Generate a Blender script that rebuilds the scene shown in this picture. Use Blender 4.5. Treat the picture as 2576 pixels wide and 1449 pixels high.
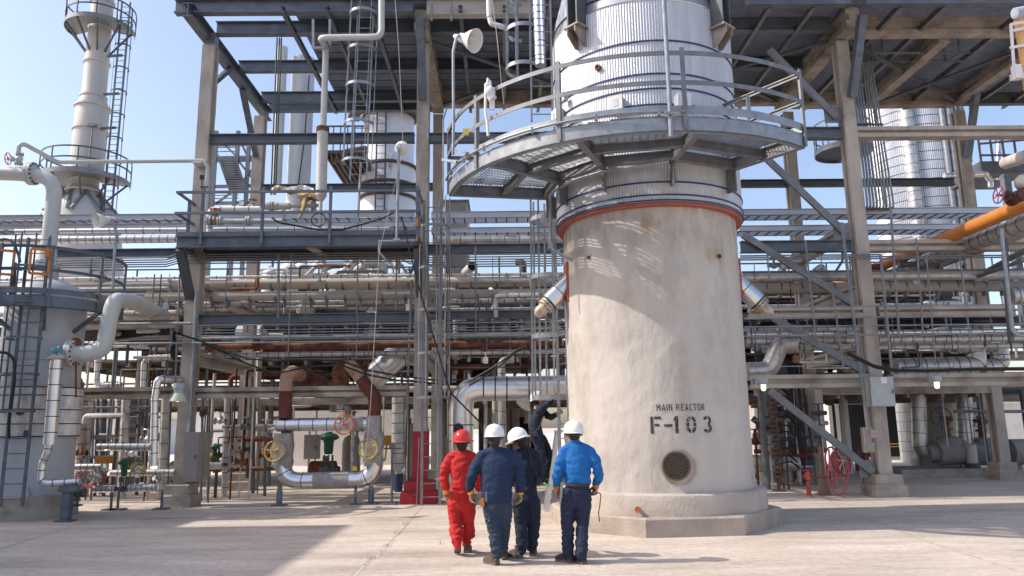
import bpy, bmesh, math, random
from math import radians as R, sin, cos, pi, sqrt
from mathutils import Vector as V, Matrix, noise, Quaternion
random.seed(7)
S = bpy.context.scene
for o in list(bpy.data.objects): bpy.data.objects.remove(o)

# ------------------------------------------------------------------ camera
PITCH, YAW, ROLL, CAMH, FPX = R(10.55), R(-.8), R(.75), 1.75, 1880.0
CX, CY = 1288.0, 724.5                       # working frame 2576 x 1449
fw = V((-sin(YAW)*cos(PITCH), cos(YAW)*cos(PITCH), sin(PITCH)))
rt0 = V((cos(YAW), sin(YAW), 0)); up0 = rt0.cross(fw)
rt = rt0*cos(ROLL) - up0*sin(ROLL); up = up0*cos(ROLL) + rt0*sin(ROLL)
cam = bpy.data.cameras.new('camera'); camo = bpy.data.objects.new('camera', cam)
S.collection.objects.link(camo)
cam.sensor_width = 36; cam.lens = FPX/2576*36; cam.clip_end = 2000; cam.clip_start = .1
m = Matrix((rt, up, -fw)).transposed().to_4x4(); m.translation = (0, 0, CAMH)
camo.matrix_world = m; S.camera = camo

# ------------------------------------------------------------------ light
SUN_EL, SUN_AZ = R(43), R(3.5)               # sun stands to the left (-X), a touch towards the camera
w = bpy.data.worlds.new('World'); S.world = w; w.use_nodes = True
nt = w.node_tree; bg = nt.nodes['Background']
sky = nt.nodes.new('ShaderNodeTexSky'); sky.sky_type = 'NISHITA'; sky.sun_disc = False
sky.sun_elevation = SUN_EL; sky.sun_rotation = R(-90) - SUN_AZ
sky.air_density = 1.0; sky.dust_density = 2.2; sky.ozone_density = 1.0
hz=nt.nodes.new('ShaderNodeMix'); hz.data_type='RGBA'; hz.blend_type='MULTIPLY'; hz.inputs[0].default_value=1; hz.inputs[7].default_value=(1,.94,.925,1)
nt.links.new(sky.outputs[0], hz.inputs[6]); nt.links.new(hz.outputs[2], bg.inputs[0]); bg.inputs[1].default_value = .15
sl = bpy.data.lights.new('sun', 'SUN'); sl.energy = 2.3; sl.angle = R(.5); sl.color = (1, .94, .84)
so = bpy.data.objects.new('sun', sl); S.collection.objects.link(so)
sd = V((-cos(SUN_EL)*cos(SUN_AZ), -cos(SUN_EL)*sin(SUN_AZ), sin(SUN_EL)))
so.rotation_euler = sd.to_track_quat('Z', 'Y').to_euler(); so.location = (-30, -5, 40)
vs = S.view_settings; vs.view_transform = 'Standard'; vs.look = 'None'; vs.gamma = 1; vs.exposure = .88
S.cycles.max_bounces = 8; S.cycles.caustics_reflective = False; S.cycles.caustics_refractive = False

# ------------------------------------------------------------------ measuring helpers
def ray(x, y): return fw + rt*((x-CX)/FPX) + up*((CY-y)/FPX)
def at(x, y, Y):                              # the point at depth Y seen at working-frame pixel x, y
    d = ray(x, y); return d*(Y/d.y) + V((0, 0, CAMH))
def gz(x, y, Z=0.0):
    d = ray(x, y); return d*((Z-CAMH)/d.z) + V((0, 0, CAMH))
def atc(x, y, c, r):                          # first hit with an upright cylinder
    d = ray(x, y); a = d.x*d.x+d.y*d.y; b = -(d.x*c[0]+d.y*c[1]); q = c[0]**2+c[1]**2-r*r
    t = (-b - sqrt(max(0, b*b-a*q)))/a; return d*t + V((0, 0, CAMH))
def zat(x, y, Y): return at(x, y, Y).z

# ------------------------------------------------------------------ mesh builder
class MB:
    def __init__(s): s.v=[]; s.f=[]; s.m=[]
    def add(s, vs, fs, mi=0):
        n=len(s.v); s.v += [tuple(p) for p in vs]; s.f += [tuple(i+n for i in f) for f in fs]; s.m += [mi]*len(fs); return s
    def box(s, c, size, rot=None, mi=0):
        hx,hy,hz=[k/2 for k in size]; c=V(c)
        P=[V((x,y,z)) for x in(-hx,hx) for y in(-hy,hy) for z in(-hz,hz)]
        if rot is not None: P=[rot@p for p in P]
        return s.add([c+p for p in P],[(0,1,3,2),(4,6,7,5),(0,4,5,1),(2,3,7,6),(0,2,6,4),(1,5,7,3)],mi)
    def box2(s, lo, hi, mi=0):
        lo=V(lo); hi=V(hi); return s.box((lo+hi)/2, hi-lo, None, mi)
    def prism(s, prof, p, q, up=V((0,0,1)), mi=0):   # profile (side, up) swept from p to q
        p=V(p); q=V(q); d=(q-p).normalized(); up=V(up)
        sd=d.cross(up)
        if sd.length<1e-4: sd=d.cross(V((0,1,0)))
        sd.normalize(); u=sd.cross(d); n=len(prof)
        A=[p+sd*a+u*b for a,b in prof]; B=[q+sd*a+u*b for a,b in prof]
        return s.add(A+B,[tuple(range(n))[::-1],tuple(range(n,2*n))]+[(i,(i+1)%n,n+(i+1)%n,n+i) for i in range(n)],mi)
    def bar(s, p, q, w_, h, up=V((0,0,1)), mi=0):
        return s.prism([(-w_/2,-h/2),(w_/2,-h/2),(w_/2,h/2),(-w_/2,h/2)],p,q,up,mi)
    def ibeam(s, p, q, w_, h, t=.02, up=V((0,0,1)), mi=0):
        a=w_/2; b=h/2; k=t*.5
        return s.prism([(-a,-b),(a,-b),(a,-b+t),(k,-b+t),(k,b-t),(a,b-t),(a,b),(-a,b),(-a,b-t),(-k,b-t),(-k,-b+t),(-a,-b+t)],p,q,up,mi)
    def path(s, pts, bend):
        P=[V(p) for p in pts]
        if not bend or len(P)<3: return P
        out=[P[0]]
        for i in range(1,len(P)-1):
            a=P[i-1]-P[i]; b=P[i+1]-P[i]; la,lb=a.length,b.length; a.normalize(); b.normalize()
            ang=a.angle(b,pi)
            if ang>pi-.03: out.append(P[i]); continue
            t=min(bend/max(math.tan(ang/2),1e-3), la*.49, lb*.49); n=6
            for k in range(n+1):
                u=k/n; p0=P[i]+a*t; p2=P[i]+b*t
                out.append(p0*(1-u)**2+P[i]*2*u*(1-u)+p2*u*u)
        out.append(P[-1]); return out
    def tube(s, pts, r, seg=12, mi=0, bend=None, bands=None, bmi=1, caps=True, closed=False, rs=None, sq=None):
        P=s.path(pts,bend); n=len(P)
        T=[]
        for i in range(n):
            if closed: d=P[(i+1)%n]-P[i-1]
            else: d=P[min(i+1,n-1)]-P[max(i-1,0)]
            T.append(d.normalized() if d.length>1e-9 else V((0,0,1)))
        u=T[0].orthogonal().normalized()
        if sq: 
            u=V((0,0,1))-T[0]*T[0].z
            u=u.normalized() if u.length>1e-3 else V((0,1,0))
        F=[]
        for i in range(n):
            if i:
                ax=T[i-1].cross(T[i])
                if ax.length>1e-6: u=Quaternion(ax.normalized(),T[i-1].angle(T[i]))@u
            F.append((u.copy(),T[i].cross(u).normalized()))
        vs=[]
        if sq: prof=[(sq[0]*a/2,sq[1]*b/2) for a,b in((-1,-1),(1,-1),(1,1),(-1,1))]; seg=4
        for i in range(n):
            a,b=F[i]; rr=rs[i] if rs else r
            for k in range(seg):
                if sq: vs.append(P[i]+b*prof[k][0]+a*prof[k][1])
                else: t=2*pi*k/seg; vs.append(P[i]+a*(rr*cos(t))+b*(rr*sin(t)))
        fs=[]
        for i in range(n if closed else n-1):
            j=(i+1)%n
            for k in range(seg):
                k2=(k+1)%seg; fs.append((i*seg+k,i*seg+k2,j*seg+k2,j*seg+k))
        if caps and not closed: fs += [tuple(range(seg))[::-1], tuple((n-1)*seg+k for k in range(seg))]
        s.add(vs,fs,mi)
        if bands:
            L=[0]
            for i in range(1,n): L.append(L[-1]+(P[i]-P[i-1]).length)
            d=bands*.6; wd=min(.018,bands*.08)
            while d<L[-1]:
                i=max(k for k in range(n-1) if L[k]<=d); u_=(d-L[i])/max(L[i+1]-L[i],1e-6)
                c=P[i].lerp(P[i+1],u_); t=T[i].lerp(T[i+1],u_).normalized()
                s.tube([c-t*wd/2,c+t*wd/2],r*1.02+.002,seg,bmi); d+=bands
        return s
    def cyl(s,p,q,r,r2=None,seg=16,mi=0): return s.tube([p,q],r,seg,mi,rs=[r,r if r2 is None else r2])
    def lathe(s, prof, o=(0,0,0), axis=V((0,0,1)), seg=32, mi=0, a0=0, a1=2*pi, mis=None):
        o=V(o); ax=V(axis).normalized(); u=V((1,0,0)) if abs(ax.z)>.99 else ax.orthogonal().normalized(); b=ax.cross(u)
        full=abs(a1-a0-2*pi)<1e-6; n=seg if full else seg+1; vs=[]
        for r,z in prof:
            for k in range(n):
                t=a0+(a1-a0)*k/seg; vs.append(o+ax*z+u*(r*cos(t))+b*(r*sin(t)))
        for i in range(len(prof)-1):
            fs=[(i*n+k,i*n+(k+1)%n,(i+1)*n+(k+1)%n,(i+1)*n+k) for k in range(seg)]
            if i==0: n0=len(s.v); s.v+= [tuple(p) for p in vs]
            s.f+=[tuple(j+n0 for j in f) for f in fs]; s.m+=[mis[i] if mis else mi]*len(fs)
        return s
    def ring(s, c, axis, RR, r, seg=28, rseg=6, mi=0):
        ax=V(axis).normalized(); u=ax.orthogonal().normalized(); b=ax.cross(u); c=V(c)
        return s.tube([c+u*(RR*cos(2*pi*k/seg))+b*(RR*sin(2*pi*k/seg)) for k in range(seg)],r,rseg,mi,closed=True)
    def arc(s, c, RR, z, a0, a1, n, **kw):
        P=[V((c[0]+RR*cos(a0+(a1-a0)*k/n),c[1]+RR*sin(a0+(a1-a0)*k/n),z)) for k in range(n+1)]
        return s.tube(P,kw.pop('r',.02),**kw)
    def ball(s, c, r, seg=14, mi=0, sc=(1,1,1), rot=None):
        n=seg//2; vs=[]; fs=[]; c=V(c)
        for i in range(n+1):
            t=pi*i/n
            for k in range(seg):
                p=V((r*sin(t)*cos(2*pi*k/seg)*sc[0],r*sin(t)*sin(2*pi*k/seg)*sc[1],r*cos(t)*sc[2]))
                vs.append(c+(rot@p if rot is not None else p))
        for i in range(n):
            for k in range(seg):
                fs.append((i*seg+k,(i+1)*seg+k,(i+1)*seg+(k+1)%seg,i*seg+(k+1)%seg))
        return s.add(vs,fs,mi)

def obj(name, mb, mats, parent=None, loc=None, sharp=35, merge=False):
    if not isinstance(mats,(list,tuple)): mats=[mats]
    vs=[V(p) for p in mb.v]
    if parent is not None: off=V(parent['_o']) if '_o' in parent else V((0,0,0))
    else:
        if loc is not None: off=V(loc)
        elif vs:
            off=V(((min(p.x for p in vs)+max(p.x for p in vs))/2,(min(p.y for p in vs)+max(p.y for p in vs))/2,min(p.z for p in vs)))
        else: off=V((0,0,0))
    me=bpy.data.meshes.new(name); me.from_pydata([p-off for p in vs],[],mb.f)
    for x in mats: me.materials.append(x)
    me.polygons.foreach_set('material_index',mb.m); me.polygons.foreach_set('use_smooth',[True]*len(mb.f))
    if merge:
        bm=bmesh.new(); bm.from_mesh(me); bmesh.ops.remove_doubles(bm,verts=bm.verts,dist=1e-5); bmesh.ops.recalc_face_normals(bm,faces=bm.faces); bm.to_mesh(me); bm.free()
    else:
        bm=bmesh.new(); bm.from_mesh(me); bmesh.ops.recalc_face_normals(bm,faces=bm.faces); bm.to_mesh(me); bm.free()
    me.set_sharp_from_angle(angle=R(sharp)); me.update()
    o=bpy.data.objects.new(name,me); S.collection.objects.link(o)
    if parent is not None: o.parent=parent; o['_o']=tuple(off)
    else: o.location=off; o['_o']=tuple(off)
    return o
def tag(o,label,cat,group=None,kind=None):
    if label: o['label']=label
    if cat: o['category']=cat
    if group: o['group']=group
    if kind or cat: o['kind']=kind or 'thing'
    return o
def thing(name,label,cat,loc,group=None):
    o=bpy.data.objects.new(name,None); S.collection.objects.link(o); o.location=loc; o.empty_display_size=.2; o['_o']=tuple(loc)
    return tag(o,label,cat,group)
def one(name,mb,mats,label,cat,group=None,**k): return tag(obj(name,mb,mats,**k),label,cat,group)

# ------------------------------------------------------------------ materials
def mat(name, col, rough=.6, metal=0., var=.15, scale=3., bump=0., bscale=40., stain=None, stain_amt=.0, sscale=1.5, stretch=(1,1,1), emis=None, estr=0., detail=6, thresh=(.45,.7)):
    m=bpy.data.materials.new(name); m.use_nodes=True; n=m.node_tree.nodes; l=m.node_tree.links; b=n['Principled BSDF']
    b.inputs['Roughness'].default_value=rough; b.inputs['Metallic'].default_value=metal
    tc=n.new('ShaderNodeNewGeometry'); mp=n.new('ShaderNodeMapping'); mp.inputs['Scale'].default_value=stretch; l.new(tc.outputs['Position'],mp.inputs[0])
    nz=n.new('ShaderNodeTexNoise'); nz.inputs['Scale'].default_value=scale; nz.inputs['Detail'].default_value=detail; l.new(mp.outputs[0],nz.inputs[0])
    cr=n.new('ShaderNodeValToRGB'); e=cr.color_ramp.elements
    e[0].position=.3; e[1].position=.7
    e[0].color=[max(0,c*(1-var)) for c in col]+[1]; e[1].color=[min(1,c*(1+var)) for c in col]+[1]
    l.new(nz.outputs[0],cr.inputs[0]); last=cr.outputs[0]
    if stain:
        n2=n.new('ShaderNodeTexNoise'); n2.inputs['Scale'].default_value=sscale; n2.inputs['Detail'].default_value=9; n2.inputs['Roughness'].default_value=.65; l.new(mp.outputs[0],n2.inputs[0])
        r2=n.new('ShaderNodeValToRGB'); r2.color_ramp.elements[0].position=thresh[0]; r2.color_ramp.elements[1].position=thresh[1]
        r2.color_ramp.elements[0].color=(0,0,0,1); r2.color_ramp.elements[1].color=(stain_amt,)*3+(1,); l.new(n2.outputs[0],r2.inputs[0])
        mx=n.new('ShaderNodeMix'); mx.data_type='RGBA'; l.new(r2.outputs[0],mx.inputs[0]); l.new(last,mx.inputs[6]); mx.inputs[7].default_value=tuple(stain)+(1,)
        last=mx.outputs[2]
    l.new(last,b.inputs['Base Color'])
    if bump:
        n3=n.new('ShaderNodeTexNoise'); n3.inputs['Scale'].default_value=bscale; n3.inputs['Detail'].default_value=4; l.new(mp.outputs[0],n3.inputs[0])
        bp=n.new('ShaderNodeBump'); bp.inputs['Strength'].default_value=bump; bp.inputs['Distance'].default_value=.02; l.new(n3.outputs[0],bp.inputs['Height']); l.new(bp.outputs[0],b.inputs['Normal'])
    if emis: b.inputs['Emission Color'].default_value=tuple(emis)+(1,); b.inputs['Emission Strength'].default_value=estr
    return m
steel  = mat('blue_grey_steel',(.125,.145,.175),.55,.15,.22,2.5,.06,60,(.26,.28,.31),.6,1.6,(1,1,2),thresh=(.56,.72))
dsteel = mat('dark_steel',(.085,.095,.11),.6,.1,.2,3,.05,50,(.10,.06,.04),.6,2.,thresh=(.55,.75))
galv   = mat('galvanised_steel',(.29,.31,.335),.45,.45,.18,7,.04,60,(.2,.18,.16),.5,3.,thresh=(.55,.8))
galvd  = mat('weathered_galvanised_steel',(.20,.21,.225),.5,.3,.2,6,.05,60,(.16,.13,.11),.5,2.,thresh=(.5,.8))
conc   = mat('weathered_concrete',(.46,.41,.36),.9,0,.15,2.2,.28,30,(.20,.15,.12),.7,1.5,(1,1,.6),thresh=(.5,.72))
concd  = mat('stained_concrete',(.42,.36,.305),.9,0,.25,2.2,.5,30,(.12,.085,.065),.85,1.2,(1,1,1.5),thresh=(.46,.68))
footc  = mat('footing_concrete',(.40,.35,.30),.92,0,.2,3,.6,25,(.15,.12,.10),.7,2.2,thresh=(.5,.75))
alum   = mat('aluminium_cladding',(.74,.74,.75),.28,.9,.08,4,.05,14,(.45,.40,.36),.5,2.,(1,1,1),thresh=(.55,.8))
aluml  = mat('bright_aluminium_jacket',(.80,.80,.80),.30,.75,.07,5,.08,10)
alumw  = mat('weathered_aluminium_jacket',(.60,.58,.555),.4,.65,.18,5,.1,18,(.25,.2,.17),.6,2.,thresh=(.5,.75))
band   = mat('navy_band',(.018,.028,.07),.5)
bandd  = mat('dark_strap',(.03,.03,.035),.6)
ggrey  = mat('pale_grey_paint',(.56,.57,.54),.42,0,.06,3,.02,30,(.38,.35,.30),.4,1.6,thresh=(.58,.8))
wgrey  = mat('warm_grey_paint',(.53,.49,.45),.5,0,.08,2,.03,30,(.36,.28,.22),.5,1.4,thresh=(.55,.8))
tpaint = mat('tower_grey_paint',(.50,.51,.52),.5,0,.08,1.5,.03,30,(.33,.33,.34),.5,1.2,(1,1,.4),thresh=(.5,.8))
white  = mat('white_paint',(.78,.77,.75),.45,0,.05,3,.02,20,(.45,.38,.32),.4,2,thresh=(.6,.8))
wall   = mat('whitewashed_wall',(.66,.62,.58),.85,0,.06,1.2,.1,20,(.46,.41,.36),.5,.8,thresh=(.5,.8))
peel   = mat('flaking_white_paint',(.72,.74,.77),.7,0,.08,1.5,.2,15,(.22,.12,.08),.9,.9,(1,1,.5),thresh=(.56,.66))
rust   = mat('rusty_iron',(.19,.07,.035),.85,0,.35,5,.3,40,(.33,.16,.08),.8,2.5,thresh=(.5,.68))
rustd  = mat('red_brown_primer',(.115,.03,.02),.75,0,.25,4,.15,40,(.26,.12,.08),.5,2.,thresh=(.55,.7))
beige  = mat('beige_pipe_paint',(.50,.45,.40),.6,0,.14,2,.15,25,(.24,.17,.13),.75,1.2,(.4,1,1),thresh=(.5,.75))
orange = mat('orange_paint',(.58,.21,.04),.4,0,.1,2,.02,20,(.5,.14,.02),.5,1.2,thresh=(.5,.75))
redp   = mat('red_paint',(.50,.025,.03),.5,0,.12,3,.05,30)
redc   = mat('flaking_red_paint',(.34,.018,.028),.7,0,.12,3,.4,20,(.45,.40,.34),1.,2.6,thresh=(.585,.6))
redk   = mat('red_paint_on_concrete',(.36,.018,.028),.7,0,.15,3,.4,20)
pinkred= mat('faded_red_hose',(.50,.11,.13),.7,0,.15,4)
yellow = mat('yellow_paint',(.62,.37,.03),.5,0,.15,6,.1,40,(.25,.15,.08),.8,14,thresh=(.55,.65))
wheelo = mat('orange_red_paint',(.58,.13,.055),.55,0,.15,6,.1,40,(.25,.12,.08),.8,14,thresh=(.55,.65))
green  = mat('green_enamel',(.014,.11,.06),.5,0,.2,5,.08,30,(.06,.07,.05),.8,8,thresh=(.52,.66))
black  = mat('black_rubber',(.012,.012,.013),.55,0,.2,5)
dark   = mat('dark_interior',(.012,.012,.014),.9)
rope   = mat('pale_rope',(.50,.43,.36),.9)
boxg   = mat('grey_enclosure_paint',(.42,.45,.46),.5,0,.05,3)
boxt   = mat('tan_enclosure',(.33,.29,.255),.55,.1,.1,3)
glasso = mat('lamp_glass',(.6,.62,.55),.15,0,.05,3,emis=(.75,1,.7),estr=.7)
glassw = mat('warm_lamp_glass',(.7,.66,.55),.15,0,.05,3,emis=(1,.85,.55),estr=.9)
glassc = mat('dusty_lamp_reflector',(.62,.64,.5),.4,0,.05,3)
ylabel = mat('yellow_tag',(.75,.55,.06),.6)
blue_t = mat('blue_enamel',(.12,.30,.42),.4,0,.1,4)
foil   = mat('torn_insulation_foil',(.72,.68,.64),.4,.4,.2,8,.5,25,(.42,.27,.12),.8,4,thresh=(.5,.6))
clothw = mat('insulation_cloth',(.46,.30,.15),.9,0,.4,9,.5,25)
# ------------------------------------------------------------------ ground
def ground_mat():
    m=mat('sunbleached_concrete_paving',(.63,.555,.482),.9,0,.10,.35,.25,18,(.42,.35,.30),.55,.55,(1,2.2,1),thresh=(.48,.72))
    n=m.node_tree.nodes; l=m.node_tree.links; b=n['Principled BSDF']
    g=n.new('ShaderNodeNewGeometry'); f=n.new('ShaderNodeTexNoise'); f.inputs['Scale'].default_value=9; f.inputs['Detail'].default_value=12; f.inputs['Roughness'].default_value=.75
    l.new(g.outputs['Position'],f.inputs[0])
    c=n.new('ShaderNodeValToRGB'); c.color_ramp.elements[0].position=.33; c.color_ramp.elements[1].position=.62
    c.color_ramp.elements[0].color=(.74,.72,.70,1); c.color_ramp.elements[1].color=(1.05,1.04,1.03,1); l.new(f.outputs[0],c.inputs[0])
    sp=n.new('ShaderNodeTexVoronoi'); sp.inputs['Scale'].default_value=3.2; l.new(g.outputs['Position'],sp.inputs[0])
    cs=n.new('ShaderNodeValToRGB'); cs.color_ramp.elements[0].position=.035; cs.color_ramp.elements[1].position=.06
    cs.color_ramp.elements[0].color=(.55,.5,.46,1); cs.color_ramp.elements[1].color=(1,1,1,1); l.new(sp.outputs[0],cs.inputs[0])
    src=b.inputs['Base Color'].links[0].from_socket
    mp=n.new('ShaderNodeMapping'); mp.inputs['Scale'].default_value=(.35,1.6,1); l.new(g.outputs['Position'],mp.inputs[0])
    st=n.new('ShaderNodeTexNoise'); st.inputs['Scale'].default_value=1.1; st.inputs['Detail'].default_value=8; st.inputs['Roughness'].default_value=.7; l.new(mp.outputs[0],st.inputs[0])
    c2=n.new('ShaderNodeValToRGB'); c2.color_ramp.elements[0].position=.36; c2.color_ramp.elements[1].position=.6; c2.color_ramp.elements[0].color=(.80,.775,.75,1); c2.color_ramp.elements[1].color=(1.03,1.02,1.01,1); l.new(st.outputs[0],c2.inputs[0])
    ol=n.new('ShaderNodeTexNoise'); ol.inputs['Scale'].default_value=.9; ol.inputs['Detail'].default_value=5; l.new(g.outputs['Position'],ol.inputs[0])
    c3=n.new('ShaderNodeValToRGB'); c3.color_ramp.elements[0].position=.66; c3.color_ramp.elements[1].position=.74; c3.color_ramp.elements[0].color=(1,1,1,1); c3.color_ramp.elements[1].color=(.70,.66,.62,1); l.new(ol.outputs[0],c3.inputs[0])
    for k in (c,cs,c2,c3):
        mx=n.new('ShaderNodeMix'); mx.data_type='RGBA'; mx.blend_type='MULTIPLY'; mx.inputs[0].default_value=1
        l.new(src,mx.inputs[6]); l.new(k.outputs[0],mx.inputs[7]); src=mx.outputs[2]
    l.new(src,b.inputs['Base Color'])
    return m
gm=ground_mat()
gb=MB(); gb.add([(-400,-60,0),(400,-60,0),(400,900,0),(-400,900,0)],[(0,1,2,3)])
tag(obj('ground',gb,gm,loc=(0,0,0)),None,None,kind='structure')
jm=mat('joint_filler',(.31,.26,.215),.95,0,.4,6); jl=mat('pale_joint_filler',(.52,.47,.42),.95,0,.3,9)
def strip(pts,wd,z,matl,name,seed=0,jit=.02):
    rnd=random.Random(seed); P=[]
    for a,b in zip(pts,pts[1:]):
        a=gz(*a); b=gz(*b); n=max(2,int((b-a).length/.18))
        for k in range(n): P.append(a.lerp(b,k/n)+V((rnd.uniform(-jit,jit),rnd.uniform(-jit,jit),0)))
    P.append(gz(*pts[-1])); mb=MB(); vs=[]
    for i,p in enumerate(P):
        d=(P[min(i+1,len(P)-1)]-P[max(i-1,0)]).normalized(); s_=V((-d.y,d.x,0)); ww=wd*rnd.uniform(.55,1.3)/2
        vs+= [p+s_*ww+V((0,0,z)),p-s_*ww+V((0,0,z))]
    mb.add(vs,[(2*i,2*i+1,2*i+3,2*i+2) for i in range(len(P)-1)])
    return tag(obj(name,mb,matl),None,None,kind='structure')
strip([(1088,1235),(1062,1275),(1015,1330),(960,1385),(905,1430),(860,1480)],.011,.004,jm,'paving_joint',1)
strip([(990,1360),(955,1390),(915,1425),(870,1470)],.05,.003,jl,'paving_joint',2,.02)
strip([(2045,1235),(2130,1285),(2250,1330),(2330,1362)],.014,.004,jm,'paving_joint',3)
strip([(2330,1362),(2420,1390),(2600,1450)],.03,.004,jl,'paving_joint',4)
strip([(1452,1420),(1470,1436),(1490,1470)],.022,.004,jl,'paving_joint',5,.012)
strip([(-40,1395),(80,1356),(200,1318),(330,1272),(430,1250)],.018,.004,jm,'paving_joint',6)
strip([(1450,1385),(1300,1390),(700,1395)],.008,.004,jm,'paving_joint',8,.01)
pv=mat('tan_weeds',(.25,.20,.08),.9,0,.3,9)
gw=MB(); rnd=random.Random(5)
for (x,y,n) in [(1020,1320,9),(1000,1345,7),(935,1408,7),(970,1375,6),(1830,1340,8),(1845,1343,8),(2075,1246,9),(1110,1370,5)]:
    p=gz(x,y)
    for k in range(n):
        q=p+V((rnd.uniform(-.05,.05),rnd.uniform(-.05,.05),0)); a=rnd.uniform(0,6.28); h=rnd.uniform(.03,.09)
        t=q+V((cos(a)*.04,sin(a)*.04,h)); gw.add([q+V((.004,0,.003)),q+V((-.004,0,.003)),t],[(0,1,2)])
tag(obj('weeds',gw,pv),'dry tan weeds growing in the paving cracks','weeds',kind='stuff')
# pale gravel yard far behind
gv=mat('far_gravel',(.62,.56,.50),.95,0,.2,4,.4,20)
gb=MB(); gb.add([(-60,29,.004),(60,29,.004),(60,200,.004),(-60,200,.004)],[(0,1,2,3)]); tag(obj('gravel_yard',gb,gv),None,None,kind='structure')
# ------------------------------------------------------------------ main reactor
RC=(2.91,14.3); Z3=V((0,0,1))
def pol(c,r,a,z): return V((c[0]+r*cos(a),c[1]+r*sin(a),z))
rconc=mat('limewashed_reactor_concrete',(.55,.50,.45),.88,0,.07,1.6,.8,9,(.37,.335,.305),.75,1.1,(1,1,.6),thresh=(.5,.66))
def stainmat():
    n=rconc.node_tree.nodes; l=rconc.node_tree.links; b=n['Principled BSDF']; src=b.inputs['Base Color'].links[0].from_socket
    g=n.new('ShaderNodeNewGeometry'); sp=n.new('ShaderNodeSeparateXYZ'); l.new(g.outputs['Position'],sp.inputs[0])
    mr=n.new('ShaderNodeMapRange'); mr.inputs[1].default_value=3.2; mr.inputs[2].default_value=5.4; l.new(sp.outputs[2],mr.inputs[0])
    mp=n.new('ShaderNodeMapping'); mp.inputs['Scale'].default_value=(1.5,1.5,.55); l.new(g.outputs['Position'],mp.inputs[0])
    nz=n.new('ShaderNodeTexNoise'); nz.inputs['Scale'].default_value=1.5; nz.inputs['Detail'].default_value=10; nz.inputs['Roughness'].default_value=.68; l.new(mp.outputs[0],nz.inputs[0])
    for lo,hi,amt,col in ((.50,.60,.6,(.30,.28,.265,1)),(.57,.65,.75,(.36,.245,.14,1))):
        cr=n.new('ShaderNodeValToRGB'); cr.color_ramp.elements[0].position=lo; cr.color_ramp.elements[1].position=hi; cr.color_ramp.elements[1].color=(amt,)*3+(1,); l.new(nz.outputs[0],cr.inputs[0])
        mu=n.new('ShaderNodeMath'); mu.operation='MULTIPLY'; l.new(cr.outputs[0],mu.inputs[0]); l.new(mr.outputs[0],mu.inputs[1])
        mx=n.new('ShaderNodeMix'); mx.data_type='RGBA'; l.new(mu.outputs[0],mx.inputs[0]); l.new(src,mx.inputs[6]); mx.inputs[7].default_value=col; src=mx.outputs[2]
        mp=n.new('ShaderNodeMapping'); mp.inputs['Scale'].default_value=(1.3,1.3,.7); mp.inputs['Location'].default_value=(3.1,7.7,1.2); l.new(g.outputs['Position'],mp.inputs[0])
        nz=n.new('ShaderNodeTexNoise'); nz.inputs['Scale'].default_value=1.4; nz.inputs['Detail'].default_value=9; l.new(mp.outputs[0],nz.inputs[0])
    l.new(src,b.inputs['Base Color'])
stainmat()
reactor=thing('reactor','tall reactor vessel, pale concrete shaft below corrugated silver cladding, lettered F-103','reactor',(RC[0],RC[1],0))
# plinths
mb=MB(); a0=R(-90+4-22.5)
oc=[(1.95/cos(pi/8)*cos(a0+k*pi/4),1.95/cos(pi/8)*sin(a0+k*pi/4)) for k in range(8)]
def octo(mb,s,z0,z1,b=.03):
    rows=[(s,z0),(s,z1-b),(s-b/2.2,z1)]
    vs=[V((RC[0]+x*k,RC[1]+y*k,z)) for k,z in rows for x,y in oc]
    fs=[(i*8+k,i*8+(k+1)%8,i*8+8+(k+1)%8,i*8+8+k) for i in range(2) for k in range(8)]+[tuple(range(16,24))]
    mb.add(vs,fs)
octo(mb,1.0,-.2,.30)
plc=mat('plinth_concrete',(.42,.355,.305),.92,0,.15,2.2,.6,22,(.30,.245,.20),.8,1.6,thresh=(.48,.72))
obj('octagonal_plinth',mb,plc,reactor,sharp=20)
mb=MB(); mb.lathe([(1.885,.28),(1.875,.55),(1.85,.62),(1.81,.645),(1.6,.655)],(RC[0],RC[1],0),seg=72)
obj('round_plinth',mb,mat('rendered_plinth_concrete',(.48,.415,.36),.9,0,.12,2,.6,16,(.36,.30,.25),.8,1.8,thresh=(.5,.72)),reactor)
# shaft: gently uneven render
mb=MB(); vs=[]; nr=66; ns=180
for i in range(nr+1):
    z=.65+(5.56-.65)*i/nr
    for k in range(ns):
        t=2*pi*k/ns; r=1.665+.03*max(0,1-(z-.65)/1.6)**2
        p=V((cos(t)*1.6,sin(t)*1.6,z)); r+=.012*noise.noise(p*1.6)+.009*noise.noise(p*5)
        vs.append(pol(RC,r,t,z))
mb.add(vs,[(i*ns+k,i*ns+(k+1)%ns,(i+1)*ns+(k+1)%ns,(i+1)*ns+k) for i in range(nr) for k in range(ns)])
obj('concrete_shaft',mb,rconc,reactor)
mb=MB(); mb.lathe([(1.6,5.53),(1.775,5.53),(1.785,5.54),(1.785,5.585),(1.6,5.585)],(RC[0],RC[1],0),seg=96)
obj('support_ring',mb,mat('coral_red_primer',(.36,.10,.07),.6,0,.12,4,.1,30),reactor)
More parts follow.
